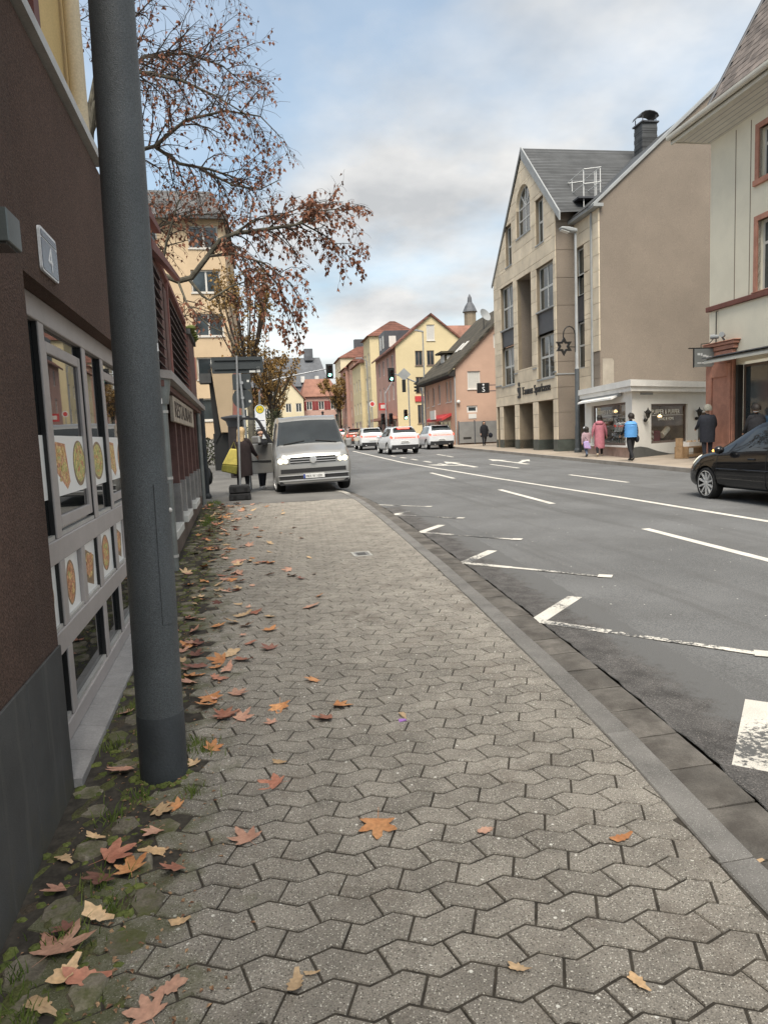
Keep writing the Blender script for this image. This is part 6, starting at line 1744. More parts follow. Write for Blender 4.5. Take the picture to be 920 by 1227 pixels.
def wheel(parent, x, y, r, w, side, spokes=5, steer=0., double=False, rimm=None, rim_r=.72):
    """wheel (tyre) with rim as sub-part; axle along x"""
    T = WM[parent.name] @ Matrix.Translation((x, y, r)) @ Matrix.Rotation(steer, 4, 'Z') @ Matrix.Rotation(pi / 2 * side, 4, 'Y')
    h = w / 2
    t = MB().lathe([(r * .70, -h), (r * .93, -h), (r * .99, -h * .75), (r, -h * .3), (r, h * .3), (r * .99, h * .75), (r * .93, h), (r * .74, h * .98), (r * .70, h * .7), (r * .68, -h)], T, 30).build('wheel', m_tyre, parent, smooth=True)
    rm_ = rim_r * r; b = MB()
    b.lathe([(rm_, h * .2), (rm_, h * .98), (rm_ * .93, h * 1.0), (rm_ * .90, h * .6), (rm_ * .90, h * .2)], T, 30)
    b.lathe([(rm_ * .2, h * .3), (rm_ * .2, h * .82), (rm_ * .12, h * .9), (.01, h * .9)], T, 14)
    n = spokes * (2 if double else 1)
    for k in range(n):
        a = 2 * pi * k / n
        wdt = (.10 if double else .17) * r
        ca_, sa_ = cos(a), sin(a)
        def q(rr_, ww_, z): return T @ Vector((rr_ * ca_ - ww_ * sa_, rr_ * sa_ + ww_ * ca_, z))
        z0, z1 = h * .84, h * .95
        b.hexa([q(rm_ * .15, -wdt * .6, z0 - .05), q(rm_ * .93, -wdt * .8, z1 - .04), q(rm_ * .93, wdt * .8, z1 - .04), q(rm_ * .15, wdt * .6, z0 - .05), q(rm_ * .15, -wdt * .5, z0), q(rm_ * .93, -wdt * .55, z1), q(rm_ * .93, wdt * .55, z1), q(rm_ * .15, wdt * .5, z0)])
    b.build('rim', rimm or m_alloy, t, smooth=True)
    MB().lathe([(rm_ * .89, h * .15), (rm_ * .89, h * .25)], T, 24).build('brake_disc', m_under, t)
    return t
def lbox(parent, name, m, x0, x1, y0, y1, z0, z1, bevel=0, par=None):
    b = place(MB().box(x0, x1, y0, y1, z0, z1), WM[parent.name])
    return b.build(name, m, par or parent, bevel=bevel)
def lpatch(parent, B, name, m, corners, side=1, off=.006, nu=8, nv=6, par=None, th=.02):
    return place(B.patch(corners, nu, nv, off, side, th), WM[parent.name]).build(name, m, par or parent, smooth=True)

# ------------------------------------------------ silver van, front towards the camera
def heading(fwd): return atan2(fwd[1], fwd[0]) - pi / 2
vz0 = gz(18.5) - .02
van = thing('parked_van', 'silver van with lit headlights and one open front door parked half on the pavement', 'van', (1.90, 19.85, vz0), heading((-.035, -1)))
van.rotation_euler = (radians(-.4), radians(1.2), heading((-.035, -1)))
VW = .95
st = [(-2.45, .42, .8, 1.15, 1.78, .86, .86, .72), (-2.42, .36, .8, 1.15, 1.86, .92, .91, .77), (-1.6, .32, .8, 1.15, 1.93, VW, .93, .80), (0, .30, .8, 1.14, 1.955, VW, .93, .80), (.95, .30, .8, 1.12, 1.945, VW, .93, .785),
      (1.32, .30, .8, 1.11, 1.88, VW, .93, .76), (1.72, .30, .8, 1.10, 1.55, VW, .93, .78), (2.05, .30, .8, 1.08, 1.24, VW, .925, .80), (2.28, .28, .78, 1.02, 1.13, .945, .90, .80), (2.50, .26, .74, .93, 1.04, .93, .87, .74), (2.60, .27, .70, .82, .92, .89, .82, .66), (2.63, .30, .62, .70, .78, .82, .75, .60)]
VB = Body(st)
vo = link_mesh('body', body_mesh(VB, m_silver, (1.58, -1.42), .335, .13, .86), van)
lpatch(van, VB, 'windscreen', m_carglass, [(5.25, 5.25), (7.02, 4.75), (7.02, 7), (5.25, 7)])
lpatch(van, VB, 'windscreen', m_carglass, [(5.25, 5.25), (7.02, 4.75), (7.02, 7), (5.25, 7)], -1)
for s_ in (1, -1):
    if s_ == -1: lpatch(van, VB, 'side_window', m_carglass, [(4.1, 4.1), (6.4, 4.1), (5.0, 4.88), (4.1, 4.88)], s_)
    lpatch(van, VB, 'side_window', m_carglass, [(2.2, 4.1), (3.85, 4.1), (3.85, 4.88), (2.2, 4.88)], s_)
    lpatch(van, VB, 'side_window', m_carglass, [(1.1, 4.1), (2.1, 4.1), (2.1, 4.88), (1.1, 4.88)], s_)
lpatch(van, VB, 'door_opening_shade', m_dark, [(4.1, 2.0), (6.2, 2.0), (5.0, 4.86), (4.1, 4.88)], 1, .004, 8, 10)  # dark sheet laid on the closed shell, cabin shade put into its colour
for s_ in (1, -1):
    T_ = WM[van.name]
    hl = MB().add([T_ @ Vector(p) for p in ((s_ * .56, 2.625, .895), (s_ * .87, 2.56, .94), (s_ * .90, 2.50, .80), (s_ * .86, 2.58, .745), (s_ * .58, 2.655, .775),
                   (s_ * .56, 2.40, .90), (s_ * .88, 2.3, .955), (s_ * .90, 2.3, .80), (s_ * .86, 2.3, .745), (s_ * .58, 2.4, .775))], [(0, 1, 2, 3, 4), (0, 5, 6, 1), (1, 6, 7, 2), (2, 7, 8, 3), (3, 8, 9, 4), (4, 9, 5, 0), (9, 8, 7, 6, 5)]).build('headlight', m_lens, van, bevel=.008)
    for xx, rr_ in ((.665, .055), (.79, .066)):
        MB().lathe([(rr_ * .6, 0), (rr_, .012), (rr_, .018)], T_ @ Matrix.Translation((s_ * xx, 2.645 - .21 * (xx - .6), .838 + .05 * (xx - .66))) @ Matrix.Rotation(-pi / 2, 4, 'X'), 14).build('bulb', m_headl, hl)
    fl = MB().lathe([(.085, 0), (.085, .02), (.06, .026)], T_ @ Matrix.Translation((s_ * .76, 2.60, .435)) @ Matrix.Rotation(-pi / 2, 4, 'X'), 16).build('fog_lamp', m_headl2 if s_ == 1 or True else m_lens, van)
    if s_ == 1: fl.data.materials[0] = m_lens
    if s_ == -1:
        mi = MB().hexa([T_ @ Vector((s_ * x, y, z)) for z, k_ in ((1.09, .9), (1.30, 1.)) for x, y in ((.93, 1.56), (.93 + .19 * k_, 1.58), (.93 + .17 * k_, 1.68), (.94, 1.70))])
        mb_ = mi.build('mirror', m_silver, van, bevel=.035, segs=3)
        MB().hexa([T_ @ Vector((s_ * x, y, z)) for z in (1.06, 1.10) for x, y in ((.88, 1.58), (1.05, 1.58), (1.05, 1.68), (.88, 1.68))]).build('mirror_arm', m_trimb, mb_)
# grille, badge, bumper intakes, number plate
lbox(van, 'grille', m_trimb, -.56, .56, 2.55, 2.645, .775, .925)
for z in (.81, .87): lbox(van, 'grille_bar', m_chrome, -.555, .555, 2.646, 2.658, z - .009, z + .009)
Tb = WM[van.name] @ Matrix.Translation((0, 2.655, .853)) @ Matrix.Rotation(-pi / 2, 4, 'X')
bd = MB().lathe([(.085, 0), (.085, .016), (.072, .018), (.071, .012), (.01, .012)], Tb, 24).build('badge', m_chrome, van, smooth=True)
b = MB()
def vstroke(p, q_, w_=.011):
    p, q_ = Vector(p), Vector(q_); d = (q_ - p).normalized(); n_ = Vector((-d.y, d.x)) * w_
    b.hexa([WM[van.name] @ Vector((v.x, 2.672 + e_, .853 + v.y)) for e_ in (0, .008) for v in (p + n_, p - n_, q_ - n_, q_ + n_)])
for p, q_ in (((-.036, .058), (0, .008)), ((.036, .058), (0, .008)), ((-.062, .03), (-.03, -.055)), ((-.03, -.055), (0, -.005)), ((0, -.005), (.03, -.055)), ((.03, -.055), (.062, .03))): vstroke(p, q_)
b.build('emblem', m_chrome, bd)
lbox(van, 'intake', m_trimb, -.80, .80, 2.5, 2.638, .545, .645); lbox(van, 'bumper_lip', m_trimb, -.84, .84, 2.42, 2.625, .26, .345)
lbox(van, 'intake', m_trimb, -.84, .84, 2.5, 2.632, .385, .475)
lbox(van, 'chrome_strip', m_chrome, -.86, .86, 2.5, 2.648, .478, .500); lbox(van, 'chrome_strip', m_chrome, -.86, .86, 2.5, 2.648, .352, .378)
pl_ = lbox(van, 'number_plate', m_platew, -.26, .26, 2.64, 2.662, .40, .51, .004)
lbox(van, 'plate_band', m_blue, .215, .258, 2.663, 2.665, .403, .507, 0, pl_)
Fp = (WM[van.name] @ Vector((.205, 2.664, 0)), (WM[van.name].to_3x3() @ Vector((-1, 0, 0))), (WM[van.name].to_3x3() @ Vector((0, 1, 0))))
text('lettering', 'MKK W 1000', Fp, .0, 1 * .422, .088, m_letter, pl_, d=.001, ext=.001, sx=.80)
for a_ in (-.35, .35):
    p0, p1 = VB.P(7.0, 5.4), VB.P(6.6, 6.4)
    MB().tube([WM[van.name] @ Vector((a_ * 1.9, 2.06, 1.245)), WM[van.name] @ Vector((a_ * .4, 2.0, 1.31))], .014, 6).build('wiper', m_trimb, van)
for x, y, s_ in ((-.83, 1.58, -1), (.83, 1.58, 1), (-.83, -1.42, -1), (.83, -1.42, 1)):
    wheel(van, x, y, .335, .22, s_, 5, radians(8) if y > 0 else 0)
# the open door on the viewer's left = the van's right side, hinged at its front edge
th = radians(52)
HP = WM[van.name] @ Vector((.955, 1.55, 0))
Mv = WM[van.name].to_3x3()
back, outw = (Mv @ Vector((0, -1, 0))), (Mv @ Vector((1, 0, 0)))
dd = (back * cos(th) + outw * sin(th)).normalized(); dn_ = Vector((dd.y, -dd.x, 0))
FD = (HP, dd, dn_ if dn_.dot(Vector((0, -1, 0))) > 0 else -dn_)
b = MB(); b.fext(FD, [(.02, .34 + vz0), (1.02, .30 + vz0), (1.08, .7 + vz0), (1.06, 1.10 + vz0), (.0, 1.10 + vz0), (-.01, .6 + vz0)], -.09, .0)
door = b.build('door', mat('silver_door', (.30, .295, .28), rough=.32, var=.05, metal=.5, coat=.6), van, bevel=.015)
b = MB()
z0 = vz0 + 1.10
outl = [(.0, z0), (.36, z0 + .58), (.46, z0 + .67), (.95, z0 + .71), (1.04, z0 + .66), (1.06, z0)]
inn = [(.10, z0 + .01), (.40, z0 + .53), (.48, z0 + .61), (.93, z0 + .65), (.97, z0 + .61), (.98, z0 + .01)]
for i in range(5):
    b.fext(FD, [outl[i], outl[i + 1], inn[i + 1], inn[i]], -.07, -.01)
b.build('window_frame', m_trimb, door)
m_clear = clear_pane('clear_glass', gloss=.03)
MB().fext(FD, inn, -.045, -.04).build('pane', m_clear, door)
MB().fbox(FD, .85, 1.0, vz0 + .98, vz0 + 1.02, .0, .04).build('handle', m_silver, door)
MB().fbox(FD, .05, 1.0, vz0 + .62, vz0 + .66, .0, .015).build('moulding', m_trimb, door)
c = FD[0] + FD[1] * .34 + FD[2] * .16 + Zv * (vz0 + 1.20)
M_ = Matrix((FD[1], FD[2], Zv)).transposed().to_4x4(); M_.translation = c
mr_ = MB().hexa([M_ @ Vector(p) for p in ((-.13, -.05, -.10), (.13, -.05, -.10), (.13, .05, -.10), (-.13, .07, -.10), (-.11, -.05, .10), (.14, -.05, .10), (.14, .05, .10), (-.11, .06, .10))]).build('mirror', m_silver, door, bevel=.04, segs=3)
MB().fbox(FD, .12, .3, vz0 + 1.06, vz0 + 1.13, -.02, .17).build('mirror_arm', m_trimb, door)

# ------------------------------------------------ passenger cars
SUV = [(-2.15, .46, .78, .98, 1.06, .70, .72, .60), (-2.12, .36, .74, 1.0, 1.18, .82, .80, .66), (-1.95, .30, .72, 1.02, 1.36, .90, .85, .66), (-1.6, .28, .70, 1.02, 1.535, .92, .87, .645), (-.8, .26, .68, 1.0, 1.615, .925, .88, .645), (0, .26, .68, .98, 1.60, .925, .88, .64),
       (.45, .26, .68, .97, 1.50, .925, .88, .66), (.95, .26, .68, .96, 1.16, .925, .88, .70), (1.2, .26, .68, .95, 1.04, .925, .87, .74), (1.75, .26, .66, .90, .97, .915, .84, .70), (2.05, .27, .62, .80, .87, .86, .77, .62), (2.2, .32, .56, .68, .74, .72, .66, .52)]
CB = Body(SUV)
suv_mesh = {}
def suv(label, loc, fwd, paint, group, style=0, brake=False, sc=1., plate='', ind=False):
    t = thing('car', label, 'car', loc, heading(fwd), group)
    T_ = WM[t.name]
    if paint.name not in suv_mesh:
        suv_mesh[paint.name] = body_mesh(CB, paint, (1.32, -1.32), .35, .12, .87)
    link_mesh('body', suv_mesh[paint.name], t)
    for s_ in (1, -1):
        lpatch(t, CB, 'rear_window', m_carglass, [(1.45, 4.9), (2.72, 5.2), (2.72, 7), (1.45, 7)], s_)
        lpatch(t, CB, 'windscreen', m_carglass, [(6.1, 5.3), (7.7, 4.9), (7.7, 7), (6.1, 7)], s_)
        lpatch(t, CB, 'side_window', m_carglass, [(2.9, 4.12), (4.25, 4.1), (4.25, 4.9), (3.3, 4.88)], s_)
        lpatch(t, CB, 'side_window', m_carglass, [(4.35, 4.1), (6.9, 4.1), (5.85, 4.88), (4.35, 4.9)], s_)
        # tail lamps wrapped round the corners
        lm = lpatch(t, CB, 'tail_light', m_tail, [(.35, 3.55), (1.9, 3.9), (1.9, 4.2), (.35, 4.25)], s_, .012)
        if ind: MB().hexa([T_ @ Vector((s_ * x, y, z)) for z in (.84, .90) for x, y in ((.62, -2.15), (.80, -2.12), (.80, -2.05), (.62, -2.05))]).build('indicator', m_amber, lm)
        lm2 = MB().hexa([T_ @ Vector((s_ * x, y, z)) for z in (.92, .99) for x, y in ((.38, -2.155), (.74, -2.14), (.74, -2.05), (.38, -2.05))]).build('tail_light', m_brake if brake else m_tail, t)
        MB().ball(T_ @ Vector((s_ * 1.0, .72, 1.04)), .11, .07, .075, 10, 6).build('mirror', paint, t, smooth=True)
        for k in (1,):
            MB().tube([T_ @ Vector((s_ * .62, -1.4, 1.60)), T_ @ Vector((s_ * .62, .1, 1.63))], .014, 5).build('roof_rail', m_trimb if style else m_chrome, t)
        MB().lathe([(.045, 0), (.045, .06)], T_ @ Matrix.Translation((s_ * .5, -2.13, .33)) @ Matrix.Rotation(pi / 2, 4, 'X'), 10).build('exhaust', m_chrome, t)
    lbox(t, 'bumper', m_trimb, -.80, .80, -2.16, -2.0, .28, .56, .03); 
    lbox(t, 'light_bar', m_brake if style else m_tail, -.62, .62, -2.165, -2.1, .945, .985)
    if brake: lbox(t, 'brake_light', m_brake, -.34, .34, -1.80, -1.66, 1.475, 1.535)
    lbox(t, 'spoiler', paint if not style else m_trimb, -.56, .56, -1.86, -1.5, 1.54, 1.575, .01)
    p_ = lbox(t, 'number_plate', m_platew, -.26, .26, -2.185, -2.15, .66 if not style else .58, .77 if not style else .69)
    if plate:
        zp = .685 if not style else .605
        for k in range(6):
            lbox(t, 'plate_mark', m_letter, -.2 + .066 * k, -.16 + .066 * k, -2.1875, -2.185, zp, zp + .06, 0, p_)
    for x, y, s_ in ((-.80, 1.32, -1), (.80, 1.32, 1), (-.80, -1.32, -1), (.80, -1.32, 1)):
        wheel(t, x, y, .35, .23, s_, 5)
    return t
CG = 'cars queuing at the lights'
DW = (.045, 1)
suv('white crossover with lit brake lights, nearest of the queue right of the silver van', (9.55, 42.0, gz(42) - .1), (.0, 1), m_whitecar, CG, 0, True, 1, True, True)
suv('white coupe-like car with black lower body and full-width red light bar in the right-hand lane', (13.5, 47.6, gz(47) - .1), (.03, 1), m_whitecar, CG, 1, False, 1, True)
suv('white car with amber lamp half hidden by the nearest white crossover', (9.75, 52.5, gz(52) - .1), DW, m_whitecar, CG, 0, False, 1, '', True)
suv('red-brown car with amber glow third in the queue, between two white cars', (10.1, 61.5, gz(61) - .1), DW, m_redcar, CG, 0, False, 1, '', True)
suv('white car at the left of the queue beside the van mirror', (10.0, 71.5, gz(71) - .1), DW, m_whitecar, CG, 0, True)
suv('dark car far ahead in the queue, only its roof showing', (11.6, 82, gz(82) - .1), DW, m_darkcar, CG, 0, False)

# distant white box van coming towards us
t = thing('white_box_van', 'distant white delivery van seen above the silver van roof', 'van', (5.4, 70, gz(70) - .1), heading((-.05, -1)))
lbox(t, 'cargo_box', m_whitecar, -1.0, 1.0, -3.5, .6, .6, 2.9, .05)
lbox(t, 'cab', m_whitecar, -.95, .95, .62, 2.1, .45, 2.3, .12)
lbox(t, 'windscreen', m_carglass, -.85, .85, 2.05, 2.13, 1.45, 2.2); lbox(t, 'grille', m_trimb, -.6, .6, 2.05, 2.125, .8, 1.2)
for x in (-.75, .75): lbox(t, 'headlight', m_lens, x - .15, x + .15, 2.06, 2.13, .95, 1.15)
for x, y, s_ in ((-.82, 1.4, -1), (.82, 1.4, 1), (-.82, -2.2, -1), (.82, -2.2, 1)): wheel(t, x, y, .36, .24, s_, 5)

# ------------------------------------------------ black hatchback entering from the right
HB = [(-2.0, .46, .75, .92, 1.00, .72, .74, .62), (-1.95, .36, .72, .95, 1.15, .82, .80, .66), (-1.7, .30, .70, .96, 1.38, .86, .82, .62), (-1.2, .27, .68, .95, 1.475, .87, .83, .60), (-.5, .25, .66, .93, 1.50, .875, .835, .60), (.05, .25, .65, .915, 1.46, .875, .83, .61),
      (.45, .25, .65, .90, 1.30, .875, .83, .64), (.95, .25, .64, .885, 1.04, .875, .83, .70), (1.2, .25, .63, .87, .94, .87, .82, .72), (1.55, .25, .61, .83, .885, .86, .79, .66), (1.85, .24, .56, .72, .78, .80, .70, .56), (2.0, .25, .50, .60, .66, .68, .58, .46), (2.05, .28, .45, .50, .54, .56, .48, .36)]
HBB = Body(HB)
hx, hy = 9.80, 10.92
hb = thing('black_hatchback', 'glossy black hatchback driving in from the right edge with multi-spoke alloy wheels', 'car', (hx, hy, gz(hy) - .1), heading((.02, 1)))
link_mesh('body', body_mesh(HBB, m_blackcar, (1.28, -1.27), .315, .13, .82), hb)
for s_ in (1, -1):
    lpatch(hb, HBB, 'windscreen', m_carglass, [(5.1, 5.35), (7.75, 4.8), (7.75, 7), (5.1, 7)], s_)
    lpatch(hb, HBB, 'side_window', m_carglass, [(4.25, 4.1), (6.35, 4.1), (5.25, 4.86), (4.25, 4.9)], s_)
    lpatch(hb, HBB, 'side_window', m_carglass, [(6.45, 4.1), (7.2, 4.1), (6.6, 4.42), (6.2, 4.55)], s_)
    lpatch(hb, HBB, 'side_window', m_carglass, [(2.4, 4.15), (4.15, 4.1), (4.15, 4.9), (2.9, 4.86)], s_)
    lpatch(hb, HBB, 'headlight', mat('headlamp_glow', (.8, .78, .66), rough=.15, emit=(1, .93, .72), estr=.7, fine=0), [(9.35, 4.0), (10.6, 3.7), (10.7, 4.45), (9.2, 4.55)], s_, .012, th=.03)
    mi = MB().ball(WM[hb.name] @ Vector((s_ * .98, .72, .98)), .10, .075, .075, 12, 8).build('mirror', m_blackcar, hb, smooth=True)
    MB().ball(WM[hb.name] @ Vector((s_ * 1.035, .78, .97)), .05, .03, .025, 10, 6).build('indicator', m_amber, mi, smooth=True)
    MB().hexa([WM[hb.name] @ Vector((s_ * x, y, z)) for z in (.60, .625) for x, y in ((.84, -1.0), (.885, -1.0), (.885, .95), (.84, .95))]).build('side_moulding', m_blackcar, hb, bevel=.006)
    for yy in (-.1, -.95): MB().hexa([WM[hb.name] @ Vector((s_ * x, y, z)) for z in (.80, .83) for x, y in ((.84, yy), (.885, yy), (.885, yy + .18), (.84, yy + .18))]).build('handle', m_blackcar, hb, bevel=.008)
    lpatch(hb, HBB, 'door_gap', m_under, [(7.02, 1.3), (7.05, 1.3), (7.0, 4.0), (6.97, 4.0)], s_, .002, 1, 12)
    lpatch(hb, HBB, 'door_gap', m_under, [(4.19, 1.3), (4.22, 1.3), (4.22, 4.0), (4.19, 4.0)], s_, .002, 1, 12)
    lpatch(hb, HBB, 'tail_light', m_tail, [(.5, 3.6), (1.2, 3.85), (1.2, 4.3), (.6, 4.2)], s_, .012)
lbox(hb, 'front_lip', m_trimb, -.52, .52, 1.80, 2.02, .19, .26, .02)
for x, y, s_ in ((-.765, 1.28, -1), (.765, 1.28, 1), (-.765, -1.27, -1), (.765, -1.27, 1)):
    wheel(hb, x, y, .315, .205, s_, 5, radians(-3) if y > 0 else 0, True, None, .80)
# ================================================================== PEOPLE
m_skin = mat('skin', (.50, .30, .21), rough=.6, var=.08, scale=20)
def cloth(name, c, **k): return mat(name, c, rough=.9, var=.15, scale=14, bump=.3, bscale=160, fine=.1, **k)
m_blackc = cloth('black_cloth', (.017, .017, .02))
m_navy = cloth('navy_cloth', (.02, .022, .03))
m_shoe = mat('dark_shoe', (.02, .018, .016), rough=.6)
m_hairb = mat('dark_hair', (.018, .013, .010), rough=.6, var=.3, scale=40)
m_hairbl = mat('blond_hair', (.45, .32, .17), rough=.6, var=.25, scale=40)
def person(label, loc, face, H, legs=(20, -20), knees=(8, 25), arms=((10, 20), (-10, 15)), splay=8, zones=None, lean=0, group=None, head_turn=0, girth=1., arm_r=1.):
    """one skinned body; angles in degrees, forward positive; zones: materials for skin, top, sleeve, legs, shoe"""
    t = thing('person', label, 'person', loc, heading(face), group)
    J, E, Rr_, Zn = [], [], [], []
    def j(p, r, par=None, zone='top'):
        J.append(Vector(p)); Rr_.append(r); k = len(J) - 1
        if par is not None: E.append((par, k)); Zn.append(zone)
        return k
    ln = radians(lean)
    L_ = lambda x, y, z: Vector((x, y + sin(ln) * (z - .52), .52 + (z - .52) * cos(ln))) if z > .52 else Vector((x, y, z))
    pel = j(L_(0, 0, .525), .074 * girth)
    sp_ = j(L_(0, -.004, .62), .066 * girth, pel); chs = j(L_(0, -.006, .735), .078 * girth, sp_); nb_ = j(L_(0, -.01, .815), .05, chs)
    nk = j(L_(0, -.004, .858), .030, nb_, 'skin')
    ht = radians(head_turn)
    hd0 = j(L_(0, .006, .895), .048, nk, 'skin'); hd1 = j(L_(0, .008, .94), .056, hd0, 'skin'); hd2 = j(L_(0, .004, .978), .034, hd1, 'skin')
    HC = J[hd1]
    fx_, fy_ = -sin(ht), cos(ht)
    j(HC + Vector((fx_ * .066, fy_ * .066, -.012)), .011, hd1, 'skin')                       # nose
    j(HC + Vector((fx_ * .050, fy_ * .050, -.046)), .018, hd0, 'skin')                       # chin
    for s_ in (1, -1): j(HC + Vector((s_ * .056 * cos(ht), s_ * .056 * sin(ht), -.014)), .011, hd1, 'skin')   # ears
    for s_, (sw, bend) in zip((1, -1), arms):
        sh = j(L_(s_ * .098 * girth, -.008, .80), .040 * arm_r, chs, 'sleeve')
        a = radians(sw); sp2 = radians(splay)
        d = Vector((s_ * sin(sp2), sin(a) * cos(sp2), -cos(a) * cos(sp2)))
        el = j(J[sh] + d * .172, .031 * arm_r, sh, 'sleeve')
        a2 = radians(sw + bend); d2 = Vector((s_ * sin(sp2) * .4, sin(a2), -cos(a2))).normalized()
        wr = j(J[el] + d2 * .138, .022 * arm_r, el, 'sleeve')
        pm = j(J[wr] + d2 * .042, .019, wr, 'skin')
        n_ = d2.cross(Vector((s_, 0, 0))).normalized()
        for k, (o_, ln_) in enumerate(((-.016, .034), (-.0055, .042), (.005, .045), (.0155, .038))):
            f0 = j(J[pm] + d2 * .016 + n_ * o_, .0058, pm, 'skin'); j(J[f0] + d2 * ln_ * .8 + Vector((-s_ * .010, 0, 0)), .0048, f0, 'skin')
        th_ = j(J[wr] + d2 * .028 + n_ * -.024, .006, pm, 'skin'); j(J[th_] + d2 * .026 + n_ * -.008, .005, th_, 'skin')
    for s_, sw, bend in zip((1, -1), legs, knees):
        hp = j((s_ * .050 * girth, 0, .500), .062 * girth, pel, 'legs')
        a = radians(sw); d = Vector((0, sin(a), -cos(a))); kn = j(J[hp] + d * .235, .043, hp, 'legs')
        a2 = radians(sw - bend); d2 = Vector((0, sin(a2), -cos(a2))); an = j(J[kn] + d2 * .228, .027, kn, 'legs')
        hl = j(J[an] + d2 * .012 + Vector((0, -.012, 0)), .026, an, 'shoe')
        f_ = Vector((s_ * .012, cos(a2 * .7), sin(a2 * .7) * 1.0)).normalized()
        toe = j(J[hl] + f_ * .095 + Vector((0, 0, -.006)), .019, hl, 'shoe')
    low = min(v.z - (.022 if True else 0) for v in J)
    me = bpy.data.meshes.new('body'); me.from_pydata([tuple((v - Vector((0, 0, low))) * H) for v in J], E, [])
    o = bpy.data.objects.new('body', me); COL.objects.link(o)
    sk = o.modifiers.new('skin', 'SKIN'); sk.branch_smoothing = .4; sk.use_smooth_shade = True
    for i, sv in enumerate(me.skin_vertices[0].data):
        sv.radius = (Rr_[i] * H, Rr_[i] * H * (.82 if i in (pel, sp_, chs) else 1)); sv.use_root = i == 0
    ss = o.modifiers.new('sub', 'SUBSURF'); ss.levels = 1; ss.render_levels = 1
    bpy.context.view_layer.update()
    dg = bpy.context.evaluated_depsgraph_get(); m2 = bpy.data.meshes.new_from_object(o.evaluated_get(dg)); bpy.data.objects.remove(o)
    names = ['skin', 'top', 'sleeve', 'legs', 'shoe']
    m2.materials.clear()
    for n_ in names: m2.materials.append(zones.get(n_, m_blackc))
    PJ = [(v - Vector((0, 0, low))) * H for v in J]
    for f in m2.polygons:
        c = f.center; best = None
        for (a, b_), z_ in zip(E, Zn):
            ab = PJ[b_] - PJ[a]; tt = max(0, min(1, (c - PJ[a]).dot(ab) / max(ab.length_squared, 1e-9)))
            d = (c - PJ[a] - ab * tt).length - (Rr_[a] * (1 - tt) + Rr_[b_] * tt) * H
            if best is None or d < best[0]: best = (d, z_)
        f.material_index = names.index(best[1]); f.use_smooth = True
    bo_ = link_mesh('body', m2, t)
    # eyes
    for s_ in (1, -1):
        e_ = (HC - Vector((0, 0, low)) + Vector((fx_ * .050 + s_ * .020 * cos(ht), fy_ * .050 + s_ * .020 * sin(ht), .004))) * H
        MB().ball(WM[t.name] @ e_, .0065, None, None, 6, 5).build('eye', m_hairb, t)
    return t, [(p) for p in PJ], H, (HC - Vector((0, 0, low))) * H
def rings(t, rs, name, m, n=16, wob=0., seed=0):
    """garment or hair as a closed stack of ellipse rings in the person's frame: (x, y, z, rx, ry)"""
    q_ = random.Random(seed); T = WM[t.name]; b = MB(); vs = []
    for (x, y, z, rx, ry) in rs:
        vs += [T @ Vector((x + rx * cos(2 * pi * k / n) * (1 + q_.uniform(-wob, wob)), y + ry * sin(2 * pi * k / n) * (1 + q_.uniform(-wob, wob)), z)) for k in range(n)]
    fs = [(i * n + k, i * n + (k + 1) % n, (i + 1) * n + (k + 1) % n, (i + 1) * n + k) for i in range(len(rs) - 1) for k in range(n)]
    fs += [tuple(range(n))[::-1], tuple(range((len(rs) - 1) * n, len(rs) * n))]
    b.add(vs, fs)
    return b.build(name, m, t, smooth=True)
def hair(t, hc, H, m, length=0., back=.0, name='hair', scale=1.):
    r = .064 * H * scale
    rs = [(hc.x, hc.y - .01 * H, hc.z + r * 1.12 * cos(a), r * 1.03 * sin(a), r * 1.1 * sin(a)) for a in [radians(x) for x in (8, 30, 55, 80, 100, 118)]]
    rs = [(x, y - .10 * r * i, z, rx, ry * (1 - .05 * i)) for i, (x, y, z, rx, ry) in enumerate(rs)]
    if length:
        x, y, z, rx, ry = rs[-1]
        for k in range(1, 5): rs.append((x, y - back * k / 4 - .012 * k * H * .5, z - length * k / 4, rx * (1 + .12 * k / 4 if k < 4 else .7), ry * (.75 - .06 * k)))
    return rings(t, rs, name, m, 14, .04, 3)
FAR = lambda x, y: (x, y, gz(y) + .02)
# woman in the blue waistcoat
t, PJ, H, hc = person('woman in a bright blue padded waistcoat and black trousers walking past the white shop', FAR(13.35, 22.2), (.05, 1), 1.68, (16, -14), (4, 22), ((-8, 18), (22, 30)), 9, dict(skin=m_skin, top=m_blackc, sleeve=m_blackc, legs=m_blackc, shoe=m_shoe), group=None)
m_bluev = mat('blue_padded_fabric', (.10, .30, .62), rough=.55, var=.08, scale=8)
rings(t, [(0, -.01, H * z, (.128 if i % 2 else .139) * H * w, (.095 if i % 2 else .107) * H * w) for i, (z, w) in enumerate(((.50, .98), (.525, 1.03), (.553, 1.0), (.58, 1.03), (.607, 1.0), (.635, 1.02), (.662, 1.0), (.69, 1.02), (.717, 1.0), (.745, 1.0), (.77, .96), (.80, .84), (.825, .55)))], 'waistcoat', m_bluev, 20, .015, 2)
hair(t, hc, H, m_hairb, .05)
hb_ = thing('handbag', 'small dark bag hanging at the side of the woman in the blue waistcoat', 'bag', FAR(13.5, 22.1))
MB().ball((13.54, 22.12, gz(22) + .80), .06, .12, .13, 12, 8).build('pouch', m_navy, hb_, smooth=True)
MB().tube([(13.54, 22.12, gz(22) + .9), (13.50, 22.18, gz(22) + 1.36)], .008, 5).build('strap', m_navy, hb_)
